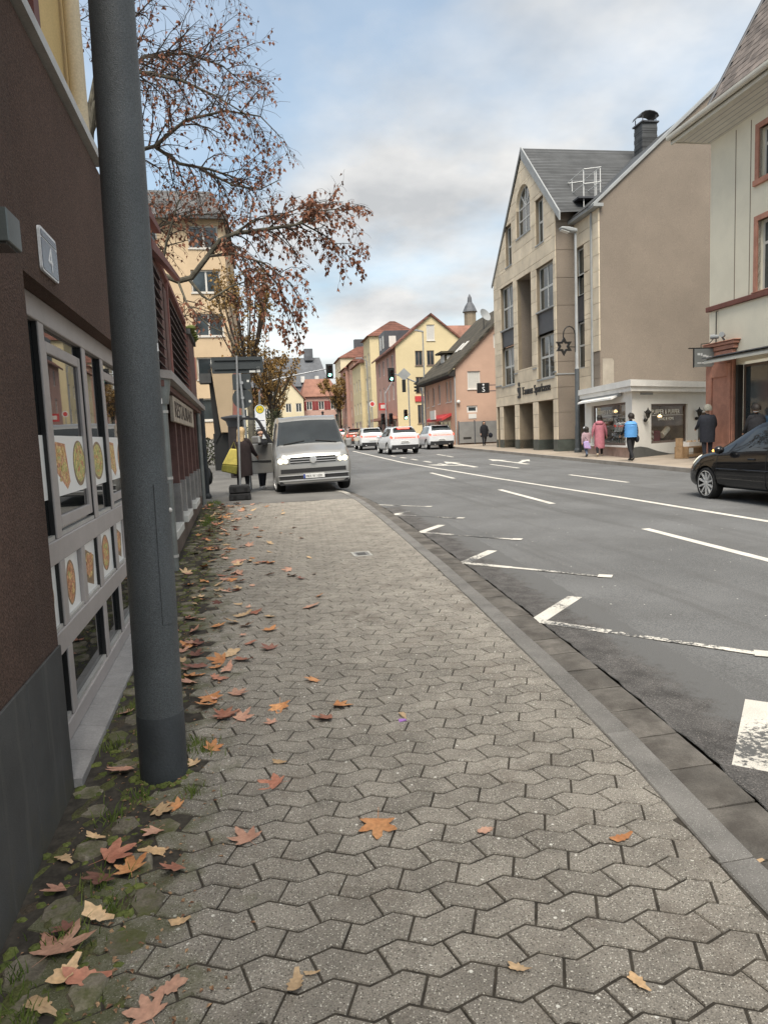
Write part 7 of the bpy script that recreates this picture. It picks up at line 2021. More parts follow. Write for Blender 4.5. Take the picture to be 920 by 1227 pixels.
# woman in the long pink coat
t, PJ, H, hc = person('woman in a long dusty pink quilted coat looking into the left shop window', FAR(14.25, 26.0), (.45, .9), 1.64, (12, -10), (4, 16), ((6, 14), (-4, 16)), 17, dict(skin=m_skin, top=m_blackc, sleeve=mat('pink_quilt', (.45, .165, .20), rough=.7, var=.12, scale=10), legs=m_blackc, shoe=mat('cream_boot', (.55, .46, .34))), girth=1.05, arm_r=1.25)
m_pink = MATS['pink_quilt']
rings(t, [(0, -.01, H * z, w * .86 * H, w * .68 * H) for z, w in ((.20, .135), (.24, .148), (.28, .141), (.33, .149), (.38, .142), (.43, .147), (.48, .139), (.53, .143), (.58, .134), (.63, .139), (.68, .133), (.73, .136), (.78, .122), (.82, .085), (.845, .06))], 'coat', m_pink, 20, .02, 5)
rings(t, [(0, -.055 * H, H * z, w * H, w * .6 * H) for z, w in ((.775, .05), (.79, .085), (.82, .098), (.85, .085), (.87, .05))], 'hood', m_pink, 16, .03, 6)
hair(t, hc, H, m_hairb, .04)
# child
t, PJ, H, hc = person('child in a mauve jacket and white-patched black hat on the far pavement', FAR(13.75, 26.15), (.1, 1), 1.22, (18, -16), (6, 26), ((24, 12), (-16, 14)), 14, dict(skin=m_skin, top=m_blackc, sleeve=mat('mauve_fleece', (.36, .25, .27), rough=.9, var=.15, scale=12), legs=mat('blue_jeans', (.10, .13, .19), rough=.9, var=.2), shoe=m_shoe), girth=1.1, arm_r=1.25)
rings(t, [(0, -.01, H * z, w * .88 * H, w * .72 * H) for z, w in ((.46, .15), (.50, .158), (.56, .150), (.63, .148), (.70, .146), (.76, .14), (.80, .11), (.84, .06))], 'jacket', MATS['mauve_fleece'], 18, .03, 8)
hair(t, hc, H, m_hairb, .10, .0, 'hat', 1.2)
rings(t, [(-.05 * H, .015 * H, hc.z + z, r, r) for z, r in ((-.01, .02), (.02, .045), (.06, .05), (.09, .02))], 'hat_patch', m_white, 12, .05, 9)
cb2 = thing('child_bag', 'pink and lilac bag carried at the side of the child', 'bag', FAR(13.7, 25.95))
rb = MB(); cc = Vector((13.70, 25.92, gz(26) + .52)); rb.hexa([cc + Vector(p) for p in ((-.16, -.05, -.14), (.14, -.05, -.18), (.14, .05, -.18), (-.16, .05, -.14), (-.20, -.04, .12), (.02, -.04, .16), (.02, .04, .16), (-.2, .04, .12))])
rb.build('pouch', mat('lilac_fabric', (.50, .30, .55), var=.2, scale=12, c2=(.35, .35, .6)), cb2, bevel=.03, segs=2)
rings_ = MB().tube([cc + Vector((-.18, 0, .12)), cc + Vector((-.1, 0, .3)), cc + Vector((.0, 0, .16))], .01, 5).build('strap', m_navy, cb2)
# man in the woollen hat, standing
t, PJ, H, hc = person('man in a long dark coat and grey woollen hat standing before the red sandstone pier', FAR(15.05, 20.45), (.35, .9), 1.80, (3, -4), (2, 4), ((12, 55), (10, 60)), 12, dict(skin=m_skin, top=m_navy, sleeve=m_navy, legs=m_navy, shoe=m_shoe), girth=1.1, arm_r=1.35)
rings(t, [(0, -.012, H * z, w * H, w * .78 * H) for z, w in ((.34, .125), (.40, .132), (.48, .135), (.56, .137), (.63, .139), (.70, .145), (.76, .142), (.80, .120), (.835, .07))], 'coat', m_navy, 20, .02, 11)
hair(t, hc, H, mat('grey_wool', (.26, .25, .21), rough=.95, var=.2, scale=60), .0, 0, 'hat', 1.14)
# person behind the black car
t, PJ, H, hc = person('person in a black jacket with white collar and black cap behind the black hatchback', FAR(14.8, 17.9), (.3, .95), 1.74, (6, -6), (3, 8), ((20, 40), (14, 30)), 10, dict(skin=m_skin, top=m_blackc, sleeve=m_blackc, legs=m_blackc, shoe=m_shoe), lean=6, girth=1.08, arm_r=1.3)
rings(t, [(0, .02 * i, H * z, w * H, w * .8 * H) for i, (z, w) in enumerate(((.47, .135), (.55, .14), (.63, .14), (.70, .145), (.76, .138), (.80, .11), (.835, .07)))], 'jacket', m_blackc, 18, .02, 13)
rings(t, [(hc.x, hc.y - .02, hc.z - .115 + z, .068, .07) for z in (0, .025)], 'collar', m_white, 14)
hair(t, hc, H, m_hairb, .0, 0, 'cap', 1.08)
# far walker with a bag
t, PJ, H, hc = person('dark figure with a bag walking past the grey gate by the bank', (16.1, 44.6, gz(44.6) + .02), (-.2, -1), 1.68, (20, -20), (5, 25), ((14, 15), (-14, 12)), 9, dict(skin=m_skin, top=m_blackc, sleeve=m_blackc, legs=m_blackc, shoe=m_shoe), girth=1.15, arm_r=1.3)
rings(t, [(0, -.012, H * z, w * H, w * .8 * H) for z, w in ((.36, .14), (.45, .145), (.55, .14), (.66, .142), (.75, .14), (.80, .11), (.84, .07))], 'coat', m_blackc, 16, .03, 15)
hair(t, hc, H, m_hairb, .08, 0)
bt = thing('shoulder_bag', 'black shoulder bag at the side of the dark figure by the grey gate', 'bag', (16.5, 44.5, gz(44.5)))
MB().ball((16.5, 44.5, gz(44.5) + .72), .16, .10, .17, 12, 8).build('pouch', m_navy, bt, smooth=True)
MB().tube([(16.47, 44.5, gz(44.5) + .86), (16.25, 44.55, gz(44.5) + 1.36)], .012, 5).build('strap', m_navy, bt)
# woman with the yellow bag by the van door
WX, WY = .10, 18.35
t, PJ, H, hc = person('blond woman in a long dark coat with a yellow bag by the van door', (WX, WY, gz(WY)), (.45, .9), 1.66, (5, -5), (3, 6), ((26, 26), (-8, 12)), 10, dict(skin=m_skin, top=m_blackc, sleeve=cloth('brown_black_cloth', (.026, .017, .017)), legs=m_blackc, shoe=m_shoe), girth=1.08, arm_r=1.35, lean=5)
m_bb = MATS['brown_black_cloth']
rings(t, [(0, .008 * i, H * z, w * H, w * .8 * H) for i, (z, w) in enumerate(((.27, .15), (.33, .155), (.42, .15), (.52, .145), (.60, .14), (.68, .142), (.75, .14), (.80, .115), (.84, .07)))], 'coat', m_bb, 18, .03, 17)
hair(t, hc, H, m_hairbl, .26, .04)
bt = thing('yellow_bag', 'yellow shopping bag with olive base hanging from the arm of the blond woman', 'bag', (-.2, 18.1, gz(18.1)))
c = Vector((-.2, 18.1, gz(18.1) + .80))
m_yb = mat('yellow_bag_cloth', (.68, .56, .14), rough=.7, var=.12, scale=9); m_yo = mat('olive_bag_base', (.22, .20, .035), rough=.7, var=.15, scale=9)
MB().hexa([c + Vector(p) for p in ((-.23, -.07, -.20), (.14, -.07, -.30), (.14, .09, -.30), (-.23, .09, -.20), (-.20, -.07, -.03), (.17, -.07, -.08), (.17, .09, -.08), (-.20, .09, -.03))]).build('base', m_yo, bt, bevel=.02)
MB().hexa([c + Vector(p) for p in ((-.198, -.068, -.028), (.168, -.068, -.078), (.168, .088, -.078), (-.198, .088, -.028), (.02, -.05, .36), (.18, -.05, .34), (.18, .06, .34), (.02, .06, .36))]).build('sack', m_yb, bt, bevel=.02)
MB().tube([c + Vector((.04, 0, .36)), c + Vector((.12, 0, .52)), c + Vector((.17, 0, .34))], .012, 6).build('handle', m_yo, bt)
# person in the open van door
t, PJ, H, hc = person('person with dark hair standing behind the open van door, only head and feet showing', (.62, 19.35, gz(19.35)), (.5, -.85), 1.60, (4, -4), (3, 6), ((40, 40), (20, 40)), 9, dict(skin=m_skin, top=m_blackc, sleeve=m_blackc, legs=m_navy, shoe=mat('white_trainers', (.55, .53, .5))), girth=1.05, arm_r=1.2)
rings(t, [(0, -.01, H * z, w * H, w * .8 * H) for z, w in ((.40, .14), (.50, .14), (.62, .138), (.72, .14), (.79, .12), (.84, .07))], 'jacket', m_blackc, 16, .03, 19)
hair(t, hc, H, m_hairb, .14, 0)
# far crowd beyond the queue, one by one
q = random.Random(51)
lab = ['person in a red-brown coat in the far group behind the queue of cars', 'person in dark clothes second in the far group behind the queue of cars', 'tall dark-clothed person third in the far group behind the queue of cars', 'last dark-clothed person of the far group, beside the dusty pink shop fronts']
for k, (x, y, m_) in enumerate(((13.9, 88, cloth('rust_cloth', (.20, .06, .04))), (15.6, 84, m_blackc), (15.0, 80, m_navy), (15.9, 79, m_blackc))):
    t, PJ, H, hc = person(lab[k], (x, y, gz(y) + .02), (0, -1 if k % 2 else 1), 1.7 + .04 * k, (10, -10), (4, 12), ((8, 12), (-8, 12)), 9, dict(skin=m_skin, top=m_, sleeve=m_, legs=m_blackc, shoe=m_shoe), group='people in the far group', girth=1.15, arm_r=1.3)
    rings(t, [(0, -.01, H * z, w * H, w * .8 * H) for z, w in ((.40, .145), (.55, .142), (.70, .145), (.79, .12), (.84, .07))], 'coat', m_, 14, .03, k)
    hair(t, hc, H, m_hairb, .05)
# ================================================================== STREET FURNITURE
m_galv = mat('galvanised_steel', (.33, .34, .35), rough=.45, var=.12, scale=8, metal=.5)
m_signback = mat('dark_sign_back', (.035, .042, .045), rough=.6, var=.12, scale=3)
m_rubber = mat('recycled_rubber', (.025, .025, .026), rough=.9, var=.25, scale=15, bump=.4, bscale=60)
m_sticker = mat('pale_sticker', (.55, .55, .52), rough=.5, var=.06)
FX = lambda y: (Vector((0, y, 0)), Vector((1, 0, 0)), Vector((0, -1, 0)))
# temporary sign on rubber base, backs towards us
y0 = 16.7; g0 = gz(y0)
t = thing('temporary_sign', 'large dark sign board, back view, on a slim pole in a black rubber base', 'road sign', (0, y0, g0))
MB().tube([(.0, y0, g0 + .1), (.06, y0, 2.0), (.115, y0, 3.50)], .024, 10).build('pole', m_galv, t, smooth=True)
MB().fext(FX(y0 + .05), rrect(-.46, .70, 3.11, 3.48, .03), -.015, .0).build('panel', m_signback, t)
for z in (3.2, 3.4): MB().fbox(FX(y0 + .04), -.4, .65, z, z + .035, .0, .02).build('rail', m_signback, t)
MB().fbox(FX(y0 + .05), .38, .52, 3.12, 3.17, .001, .004).build('sticker', m_sticker, t); MB().fbox(FX(y0 + .05), .55, .63, 3.12, 3.24, .001, .004).build('sticker', m_sticker, t)
for k, (z0, z1) in enumerate(((0, .15), (.17, .33))):
    b = MB(); s_ = .0 if k == 0 else .01
    b.fext(FX(y0 + .3), [(-.26 + s_, g0 + z0), (.24 - s_, g0 + z0), (.24 - s_, g0 + z1 - .03), (.21 - s_, g0 + z1), (-.23 + s_, g0 + z1), (-.26 + s_, g0 + z1 - .03)], 0, .6)
    o = b.build('rubber_base', m_rubber, t, bevel=.015)
    for xa in (-.16, .10): MB().fbox(FX(y0 - .3), xa, xa + .07, g0 + z0 + .04, g0 + z1 - .05, .0, .008).build('grip_hole', m_under, o)
# permanent sign group on the second pole
y1 = 19.4; g1 = gz(y1)
t = thing('sign_post', 'grey pole with small square and round sign backs just behind the temporary sign', 'road sign', (.22, y1, g1))
MB().tube([(.30, y1, g1), (.24, y1, 2), (.19, y1, 3.36)], .03, 10).build('pole', m_galv, t, smooth=True)
MB().fext(FX(y1 + .06), rrect(-.02, .46, 2.92, 3.34, .03), -.012, 0).build('square_sign', m_signback, t)
MB().fext(FX(y1 + .06), [(.22 + .27 * cos(2 * pi * i / 28), 2.69 + .27 * sin(2 * pi * i / 28)) for i in range(28)], -.012, 0).build('round_sign', m_signback, t)
for xa, za in ((.36, 3.12), (.38, 2.58)): MB().fbox(FX(y1 + .06), xa, xa + .06, za, za + .06, .001, .004).build('sticker', m_sticker, t)
for z in (3.1, 2.7, 2.2, 1.9): MB().tube([(.22, y1 - .04, z), (.22, y1 + .05, z)], .045, 8).build('clamp', m_galv, t)
# bus stop
y2 = 23.4; g2 = gz(y2); xb = .79
t = thing('bus_stop_sign', 'white bus stop board with yellow H disc and timetables above the open van door', 'bus stop', (xb, y2, g2))
MB().tube([(xb, y2, g2), (xb, y2, 2.5)], .035, 10).build('pole', m_galv, t, smooth=True)
MB().fext(FX(y2 - .04), [(xb - .165, 1.6), (xb + .165, 1.6), (xb + .165, 2.54)] + [(xb + .165 * cos(pi * i / 12), 2.54 + .165 * sin(pi * i / 12)) for i in range(1, 12)] + [(xb - .165, 2.54)], 0, .03).build('board', m_white, t)
fb = FX(y2 - .04)
disc = lambda r0, r1, d0, d1, nm, m_: [MB().fext(fb, [(xb + r1 * cos(2 * pi * i / 24), 2.55 + r1 * sin(2 * pi * i / 24)) for i in range(24)], d0, d1).build(nm, m_, t)]
m_hy = mat('stop_yellow', (.70, .50, .03), rough=.5, var=.04); m_hg = mat('stop_green', (.02, .14, .05), rough=.5, var=.05)
disc(0, .135, .0305, .033, 'ring', m_hg); disc(0, .115, .0331, .036, 'disc', m_hy)
text('letter', 'H', fb, xb, 2.484, .19, m_hg, t, d=.0362, ext=.001, align='CENTER')
for z in (2.12, 1.9, 1.68):
    p_ = MB().fbox(fb, xb - .14, xb + .14, z - .08, z + .09, .0305, .034).build('timetable', m_white, t)
    MB().fbox(fb, xb - .13, xb + .13, z + .055, z + .08, .0341, .0355).build('header', mat('timetable_ink', (.12, .12, .16), var=.1), p_)
# dark covered board behind the woman
t = thing('kiosk_column', 'dark advertising column with overhanging cap behind the blond woman', 'column', (.05, 25, gz(25)))
MB().lathe([(.26, 0), (.26, 1.75)], Matrix.Translation((-.02, 25, gz(25))), 20).build('shaft', mat('kiosk_dark', (.035, .028, .027), rough=.7, var=.2), t, smooth=True)
MB().lathe([(.27, 1.75), (.34, 1.95), (.50, 2.05), (.50, 2.10), (.1, 2.16)], Matrix.Translation((.0, 25, gz(25))), 20).build('cap', m_spand, t)
# litter bin dark box left of it at the wall
# tall street lamp with star
LP = Vector((15.42, 30.12, 0)); gl = gz(30) + .02
t = thing('street_lamp', 'tall slim grey street lamp before the sandstone building with a star hung on it', 'lamp post', (LP.x, LP.y, gl))
MB().tube([LP + Zv * gl, LP + Zv * 1.6, LP + Zv * 1.65, LP + Zv * 4.2], [.125, .125, .105, .10], 16).build('lower_shaft', m_post, t, smooth=True)
MB().tube([LP + Zv * 4.2, LP + Zv * 4.3, LP + Zv * 10.2], [.10, .075, .055], 14).build('shaft', m_leadgrey, t, smooth=True)
MB().lathe([(.17, 0), (.17, .12), (.13, .2)], Matrix.Translation((LP.x, LP.y, gl)), 14).build('foot', m_post, t)
FLm = (LP, NA, NB)
MB().fext(FLm, [(-.75, 10.36), (-.3, 10.24), (.05, 10.22), (.05, 10.36), (-.3, 10.44), (-.72, 10.46)], -.16, .16).build('lamp_head', m_leadgrey, t, bevel=.04)
MB().fext(FLm, [(-.70, 10.335), (-.33, 10.225), (-.33, 10.20), (-.70, 10.31)], -.12, .12).build('lens', mat('lamp_glass_pale', (.6, .6, .58), rough=.2), t)
st_ = thing('christmas_star', 'black six-pointed star ornament on a curved bracket on the street lamp', 'ornament', (LP.x - .5, LP.y, 5.2))
b = MB(); n = 12; cx, cz = -.62, 5.22
outer = [(cx + (.42 if i % 2 == 0 else .235) * cos(pi / 2 + 2 * pi * i / n), cz + (.42 if i % 2 == 0 else .235) * sin(pi / 2 + 2 * pi * i / n)) for i in range(n)]
inner = [(cx + (.24 if i % 2 == 0 else .14) * cos(pi / 2 + 2 * pi * i / n), cz + (.24 if i % 2 == 0 else .14) * sin(pi / 2 + 2 * pi * i / n)) for i in range(n)]
for i in range(n): b.fext(FLm, [outer[i], outer[(i + 1) % n], inner[(i + 1) % n], inner[i]], -.05, .05)
b.build('star', m_blackiron, st_)
b = MB(); b.tube([LP + NA * -.06 + Zv * 4.95, LP + NA * -.08 + Zv * 5.75] + [LP + NA * (-.36 - .28 * cos(pi * (1 - k / 8))) * 1. + Zv * (5.75 + .36 * sin(pi * k / 8)) for k in range(9)][::1] + [LP + NA * -.64 + Zv * 5.60], .028, 8)
b.build('bracket', m_blackiron, st_, smooth=True)
MB().tube([LP + NA * -.05 + Zv * 5.18, LP + NA * -.38 + Zv * 5.2], .02, 6).build('stay', m_blackiron, st_)
# second street lamp far off
L2 = Vector((16.3, 60, 0)); t = thing('street_lamp', 'distant thin street lamp in front of the yellow gable', 'lamp post', (16.3, 60, gz(60)))
MB().tube([L2 + Zv * .7, L2 + Zv * 4, L2 + Zv * 10.3], [.10, .08, .05], 10).build('shaft', m_galv, t, smooth=True)
MB().fext((L2, Vector((1, 0, 0)), Vector((0, -1, 0))), [(-.75, 10.40), (.06, 10.26), (.06, 10.36), (-.6, 10.52)], -.14, .14).build('lamp_head', m_leadgrey, t)
L3 = Vector((14.3, 76, 0)); t = thing('street_lamp', 'distant street lamp in front of the dusty pink street front', 'lamp post', (14.3, 76, gz(76)))
MB().tube([L3 + Zv * .8, L3 + Zv * 9.6, L3 + Zv * 9.9 - Vector((.6, 0, 0))], [.09, .05, .04], 8).build('shaft', m_galv, t, smooth=True)
MB().box(L3.x - 1.2, L3.x - .5, 75.85, 76.15, 9.88, 9.98).build('lamp_head', m_leadgrey, t)
# traffic signals
m_sigblack = mat('signal_black', (.012, .013, .013), rough=.6, var=.1)
m_siggreen = mat('signal_green_lit', (.05, .6, .35), rough=.3, emit=(.30, 1, .75), estr=4.5, fine=0, var=.02)
m_sigoff = mat('signal_off', (.05, .015, .012), rough=.3)
def head_(parent, c, sc=1., lit=True):
    """three-lens signal head facing the camera side; c = top centre"""
    hb_ = MB().box(c.x - .17 * sc, c.x + .17 * sc, c.y, c.y + .22, c.z - 1.0 * sc, c.z).build('signal_head', m_sigblack, parent, bevel=.03)
    for k in range(3):
        z = c.z - (.18 + .32 * k) * sc
        MB().lathe([(.12 * sc, 0), (.10 * sc, .03), (.02, .04)], Matrix.Translation((c.x, c.y, z)) @ Matrix.Rotation(pi / 2, 4, 'X'), 14).build('lens', m_siggreen if (k == 2 and lit) else m_sigoff, hb_)
        b = MB()
        for i in range(7):
            t0, t1 = pi * i / 7, pi * (i + 1) / 7
            b.hexa([Vector((c.x + r * cos(t_), c.y - d_, z + r * sin(t_))) for r in (.125 * sc, .14 * sc) for t_, d_ in ((t0, 0), (t1, 0), (t1, .2), (t0, .2))])
        b.build('visor', m_sigblack, hb_)
    return hb_
def backboard(parent, c, w=.6, h=1.25):
    MB().box(c.x - w / 2, c.x + w / 2, c.y + .1, c.y + .12, c.z - h + .12, c.z + .1).build('backboard', m_sigblack, parent)
t = thing('traffic_signal', 'green traffic signal hung from a long curved mast arm over the left lane', 'traffic light', (2.0, 60, gz(60)))
MB().tube([Vector(p) for p in ((2.05, 60, .7), (2.05, 60, 4.6), (2.08, 60, 5.5), (2.5, 60, 6.15), (3.3, 60, 6.5), (5, 60, 6.85), (7.9, 60, 7.35))], [.10, .09, .08, .075, .07, .06, .05], 10).build('mast', m_galv, t, smooth=True)
backboard(t, Vector((8.0, 59.6, 7.6))); head_(t, Vector((8.0, 59.6, 7.6)), 1.0)
t = thing('traffic_signal', 'green traffic signal hung over the right lane before the dusty pink street front', 'traffic light', (15.2, 62, gz(62)))
MB().tube([Vector(p) for p in ((16.6, 62, .75), (16.6, 62, 5.6), (16.3, 62, 6.05), (15.4, 62, 6.45), (13.7, 62, 7.1))], [.10, .09, .07, .06, .05], 10).build('mast', m_galv, t, smooth=True)
backboard(t, Vector((13.75, 61.6, 7.35))); head_(t, Vector((13.75, 61.6, 7.3)), 1.0)
MB().fext((Vector((14.95, 61.8, 6.85)), Vector((1, 0, 0)), Vector((0, -1, 0))), [(-.62, 0), (0, -.58), (.62, 0), (0, .58)], -.02, .0).build('diamond_board', m_leadgrey, t)
hb2 = MB().box(16.0, 16.25, 61.6, 61.8, 5.2, 6.2).build('signal_head', m_sigblack, t)
for z in (5.4, 5.7, 6.0): MB().lathe([(.1, 0), (.09, .2)], Matrix.Translation((16.0, 61.7, z)) @ Matrix.Rotation(-pi / 2, 4, 'Y'), 10).build('visor', m_sigblack, hb2)
t = thing('traffic_signal', 'green traffic signal on a post right of the queue by the yellow gable', 'traffic light', (15.6, 62, gz(62)))
px_ = 15.35
MB().tube([(px_, 62, .75), (px_, 62, 6.4)], .06, 8).build('post', m_galv, t); 
head_(t, Vector((14.95, 61.7, 3.75)), .9); MB().box(15.0, 15.35, 61.8, 61.86, 3.3, 3.36).build('bracket', m_galv, t)
MB().box(14.75, 15.05, 61.75, 61.95, 5.3, 6.4).build('signal_head', m_sigblack, t)
t = thing('traffic_signal', 'pair of side-facing dark signal heads on a short post between the two nearest white cars', 'traffic light', (12.0, 58, gz(58)))
MB().tube([(12.35, 58, .7), (12.35, 58, 3.9), (12.35, 58, 5.0), (13.0, 58, 6.0)], [.06, .06, .04, .03], 8).build('post', m_galv, t)
for xx, lit in ((12.05, False), (12.72, False)):
    head_(t, Vector((xx, 57.8, 3.35)), .9, lit)
t = thing('small_round_sign', 'small white round sign on a post before the dusty pink shop fronts', 'road sign', (14.0, 72, gz(72)))
MB().tube([(13.9, 72, .86), (13.9, 72, 5.2)], .035, 8).build('post', m_galv, t)
MB().lathe([(.3, 0), (.3, .03)], Matrix.Translation((13.9, 71.95, 4.8)) @ Matrix.Rotation(pi / 2, 4, 'X'), 18).build('disc', m_wtrim, t)
MB().lathe([(.21, .031), (.21, .034)], Matrix.Translation((13.9, 71.95, 4.8)) @ Matrix.Rotation(pi / 2, 4, 'X'), 18).build('centre', m_redaw, t)
# bollards and poles far down the street
for k, (x, y, h_, lb_) in enumerate(((13.8, 98, 3.4, 'dark bollard-like pole by the pink houses down the street'), (12.6, 104, 4.0, 'tall dark pole left of the pink houses down the street'))):
    t = thing('dark_pole', lb_, 'pole', (x, y, gz(y))); MB().tube([(x, y, gz(y)), (x, y, gz(y) + h_)], .14, 8).build('shaft', m_sigblack, t)
    MB().ball((x, y, gz(y) + h_), .2).build('cap', m_sigblack, t)
# ================================================================== TREES AND LEAVES
m_bark = mat('plane_bark', (.058, .050, .037), rough=.95, var=.35, scale=5, c2=(.115, .105, .078), bump=.4, bscale=30)
m_twig = mat('twig_bark', (.045, .033, .026), rough=.95, var=.3, scale=6)
m_leafr = mat('withered_leaf', (.135, .056, .036), rough=.8, var=.3, scale=3, c2=(.25, .115, .068), spec=.2, fine=.2, fscale=8)
m_leafo = mat('olive_brown_leaf', (.16, .095, .035), rough=.85, var=.3, scale=2, c2=(.26, .165, .06), spec=.2, fine=.25, fscale=5)
for m in (m_leafr, m_leafo):
    pass
def leaf_fan(b, p, d, n, s):
    """small folded hanging leaf: two leaf-shaped halves"""
    d = d.normalized(); x = d.cross(n).normalized(); nn = x.cross(d)
    f = nn * s * .22
    b.add([p, p + d * s * .35 + x * s * .42 + f, p + d * s * .62 + x * s * .20 + f * .4, p + d * s * 1.05, p + d * s * .62 - x * s * .20 + f * .4, p + d * s * .35 - x * s * .42 + f], [(0, 1, 2, 3), (0, 3, 4, 5)])
def grow(wood, twigs, leaves, pts, r0, r1, rng, child_len=2.0, step=.45, droop=.3, leafn=5, leaf_s=.13, up=.25, lvl=0, start=.25, spread=1.):
    """a limb along pts, side branches, twigs and leaves"""
    pts = [Vector(p) for p in pts]
    seg = [(pts[i + 1] - pts[i]).length for i in range(len(pts) - 1)]; tot = sum(seg)
    rad = []; acc = 0
    for i in range(len(pts)):
        rad.append(r0 + (r1 - r0) * (acc / tot if tot else 0))
        if i < len(seg): acc += seg[i]
    (wood if lvl == 0 else twigs).tube(pts, rad, 8 if lvl == 0 else (5 if lvl == 1 else 3), cap=lvl == 0)
    def at_(t):
        d = t * tot
        for i, L in enumerate(seg):
            if d <= L or i == len(seg) - 1: return pts[i] + (pts[i + 1] - pts[i]) * min(1, d / L), (pts[i + 1] - pts[i]).normalized(), rad[i] + (rad[i + 1] - rad[i]) * min(1, d / L)
            d -= L
    n = max(3, int(tot / step))
    for k in range(n):
        t = start + (1 - start) * (k + rng.random()) / n
        p, d, r = at_(min(t, 1))
        a = rng.random() * 2 * pi
        o = d.orthogonal().normalized(); o = o * cos(a) + d.cross(o) * sin(a)
        if lvl >= 2:
            continue
        L = child_len * rng.uniform(.55, 1.1) * (1 - .35 * t)
        dirn = (d * rng.uniform(.3, 1.) + o * rng.uniform(.6, 1.1) * spread + Vector((0, 0, up))).normalized()
        cp = [p]; m_ = 4 if lvl == 0 else 3
        for i in range(m_):
            dirn = (dirn + Vector((rng.gauss(0, .16), rng.gauss(0, .16), rng.gauss(0, .13) - droop * (i + 1) / m_))).normalized()
            cp.append(cp[-1] + dirn * L / m_)
        grow(wood, twigs, leaves, cp, min(r * .62, .03 if lvl == 0 else .012), .006 if lvl == 0 else .004, rng, child_len * .42, step * .62, droop * 1.2, leafn, leaf_s, up * .3, lvl + 1, .15, spread)
    if lvl >= 1:
        for _ in range(leafn if lvl == 2 else leafn // 2 + 1):
            if rng.random() < .44:
                t = rng.random(); p, d, r = at_(t)
                dl = Vector((rng.gauss(0, .5), rng.gauss(0, .5), -1 + rng.gauss(0, .3))).normalized()
                leaf_fan(leaves, p + dl * .03, dl, Vector((rng.gauss(0, 1), rng.gauss(0, 1), rng.gauss(0, .4))).normalized(), leaf_s * rng.uniform(.6, 1.25))
q = random.Random(17)
tr = thing('plane_tree', 'big plane tree reaching over the annex with twisting boughs and withered red-brown leaves', 'tree', (-3.7, 23.2, gz(23)))
wood, twg, lvs = MB(), MB(), MB()
Y = 23.
wood.tube([(-3.7, 23.2, gz(23) - .1), (-3.65, 23.2, 1.2), (-3.7, 23.1, 4.5), (-3.8, 23.0, 7), (-3.9, 23.1, 9.5), (-3.7, 23.3, 11.5)], [.48, .36, .32, .28, .22, .16], 12)
grow(wood, twg, lvs, [(-3.72, 23.1, 5.2), (-3.0, 22.9, 6.2), (-1.95, 22.8, 6.68), (-1.45, 22.8, 6.48), (-1.05, 22.8, 6.58), (-.55, 22.7, 7.15), (-.12, 22.7, 7.68), (.35, 22.6, 7.86), (1.2, 22.6, 7.98), (2.2, 22.6, 8.14), (2.8, 22.5, 8.30)], .13, .035, q, 1.96, 0.26, .34, 7, .135, .25, 0, .52)
grow(wood, twg, lvs, [(2.2, 22.6, 8.14), (2.9, 22.4, 8.5), (3.5, 22.3, 8.55), (4.0, 22.2, 8.3)], .035, .010, q, 1.55, 0.18, .42, 7, .135, .2, 0, .1)
grow(wood, twg, lvs, [(2.4, 22.6, 8.18), (3.1, 22.8, 7.9), (3.7, 22.9, 7.45), (4.2, 22.9, 6.95)], .03, .010, q, 1.34, 0.19, .5, 7, .14, .1, 0, .1)
grow(wood, twg, lvs, [(.3, 22.6, 7.85), (1.0, 22.9, 8.35), (1.9, 23.1, 8.6), (2.7, 23.2, 8.95), (3.3, 23.3, 9.1)], .04, .010, q, 1.46, 0.21, .4, 7, .135, .2, 0, .2)
grow(wood, twg, lvs, [(-.5, 22.7, 7.2), (.3, 22.4, 7.2), (1.1, 22.2, 6.9), (1.9, 22.2, 6.3), (2.3, 22.2, 5.5)], .045, .010, q, 1.46, 0.21, .5, 7, .135, .1, 0, .25)
grow(wood, twg, lvs, [(-1.1, 22.8, 6.5), (-.75, 22.6, 6.0), (-.55, 22.5, 5.85), (0.1, 22.5, 6.25), (.7, 22.5, 6.45), (1.2, 22.5, 6.2)], .05, .012, q, 1.12, 0.26, .5, 4, .13, .1, 0, .4)
grow(wood, twg, lvs, [(-3.8, 23.0, 8.2), (-3.1, 23.2, 9.6), (-2.3, 23.4, 10.5), (-1.9, 23.5, 10.65), (-1.2, 23.6, 10.2), (-.3, 23.7, 10.1), (.5, 23.8, 9.9), (1.1, 23.9, 9.6)], .11, .016, q, 2.46, 0.22, .28, 3, .125, .3, 0, .35)
grow(wood, twg, lvs, [(-3.9, 23.1, 9.6), (-3.4, 22.6, 11.4), (-2.6, 22.3, 12.2), (-1.8, 22.1, 12.1), (-.9, 22.0, 11.9), (.0, 21.9, 11.5), (.9, 21.9, 11.0)], .10, .014, q, 2.46, 0.22, .25, 3, .125, .3, 0, .3)
grow(wood, twg, lvs, [(-3.8, 23.2, 10.6), (-3.0, 23.5, 12.4), (-2.0, 23.8, 13.4), (-.8, 24.1, 13.7), (.3, 24.3, 13.5), (1.0, 24.4, 13.0)], .09, .014, q, 2.58, 0.22, .2, 3, .125, .35, 0, .3)
grow(wood, twg, lvs, [(-3.7, 23.3, 11.4), (-3.2, 23.4, 13.4), (-2.4, 23.4, 15.0), (-1.5, 23.3, 16.2), (-.6, 23.1, 17.0)], .09, .014, q, 2.58, 0.24, .15, 3, .12, .4, 0, .3)
grow(wood, twg, lvs, [(-3.7, 23.3, 11.4), (-4.2, 22.9, 13.4), (-4.6, 22.6, 15.2), (-4.6, 22.3, 17)], .09, .014, q, 2.46, 0.28, .15, 3, .12, .4, 0, .3)
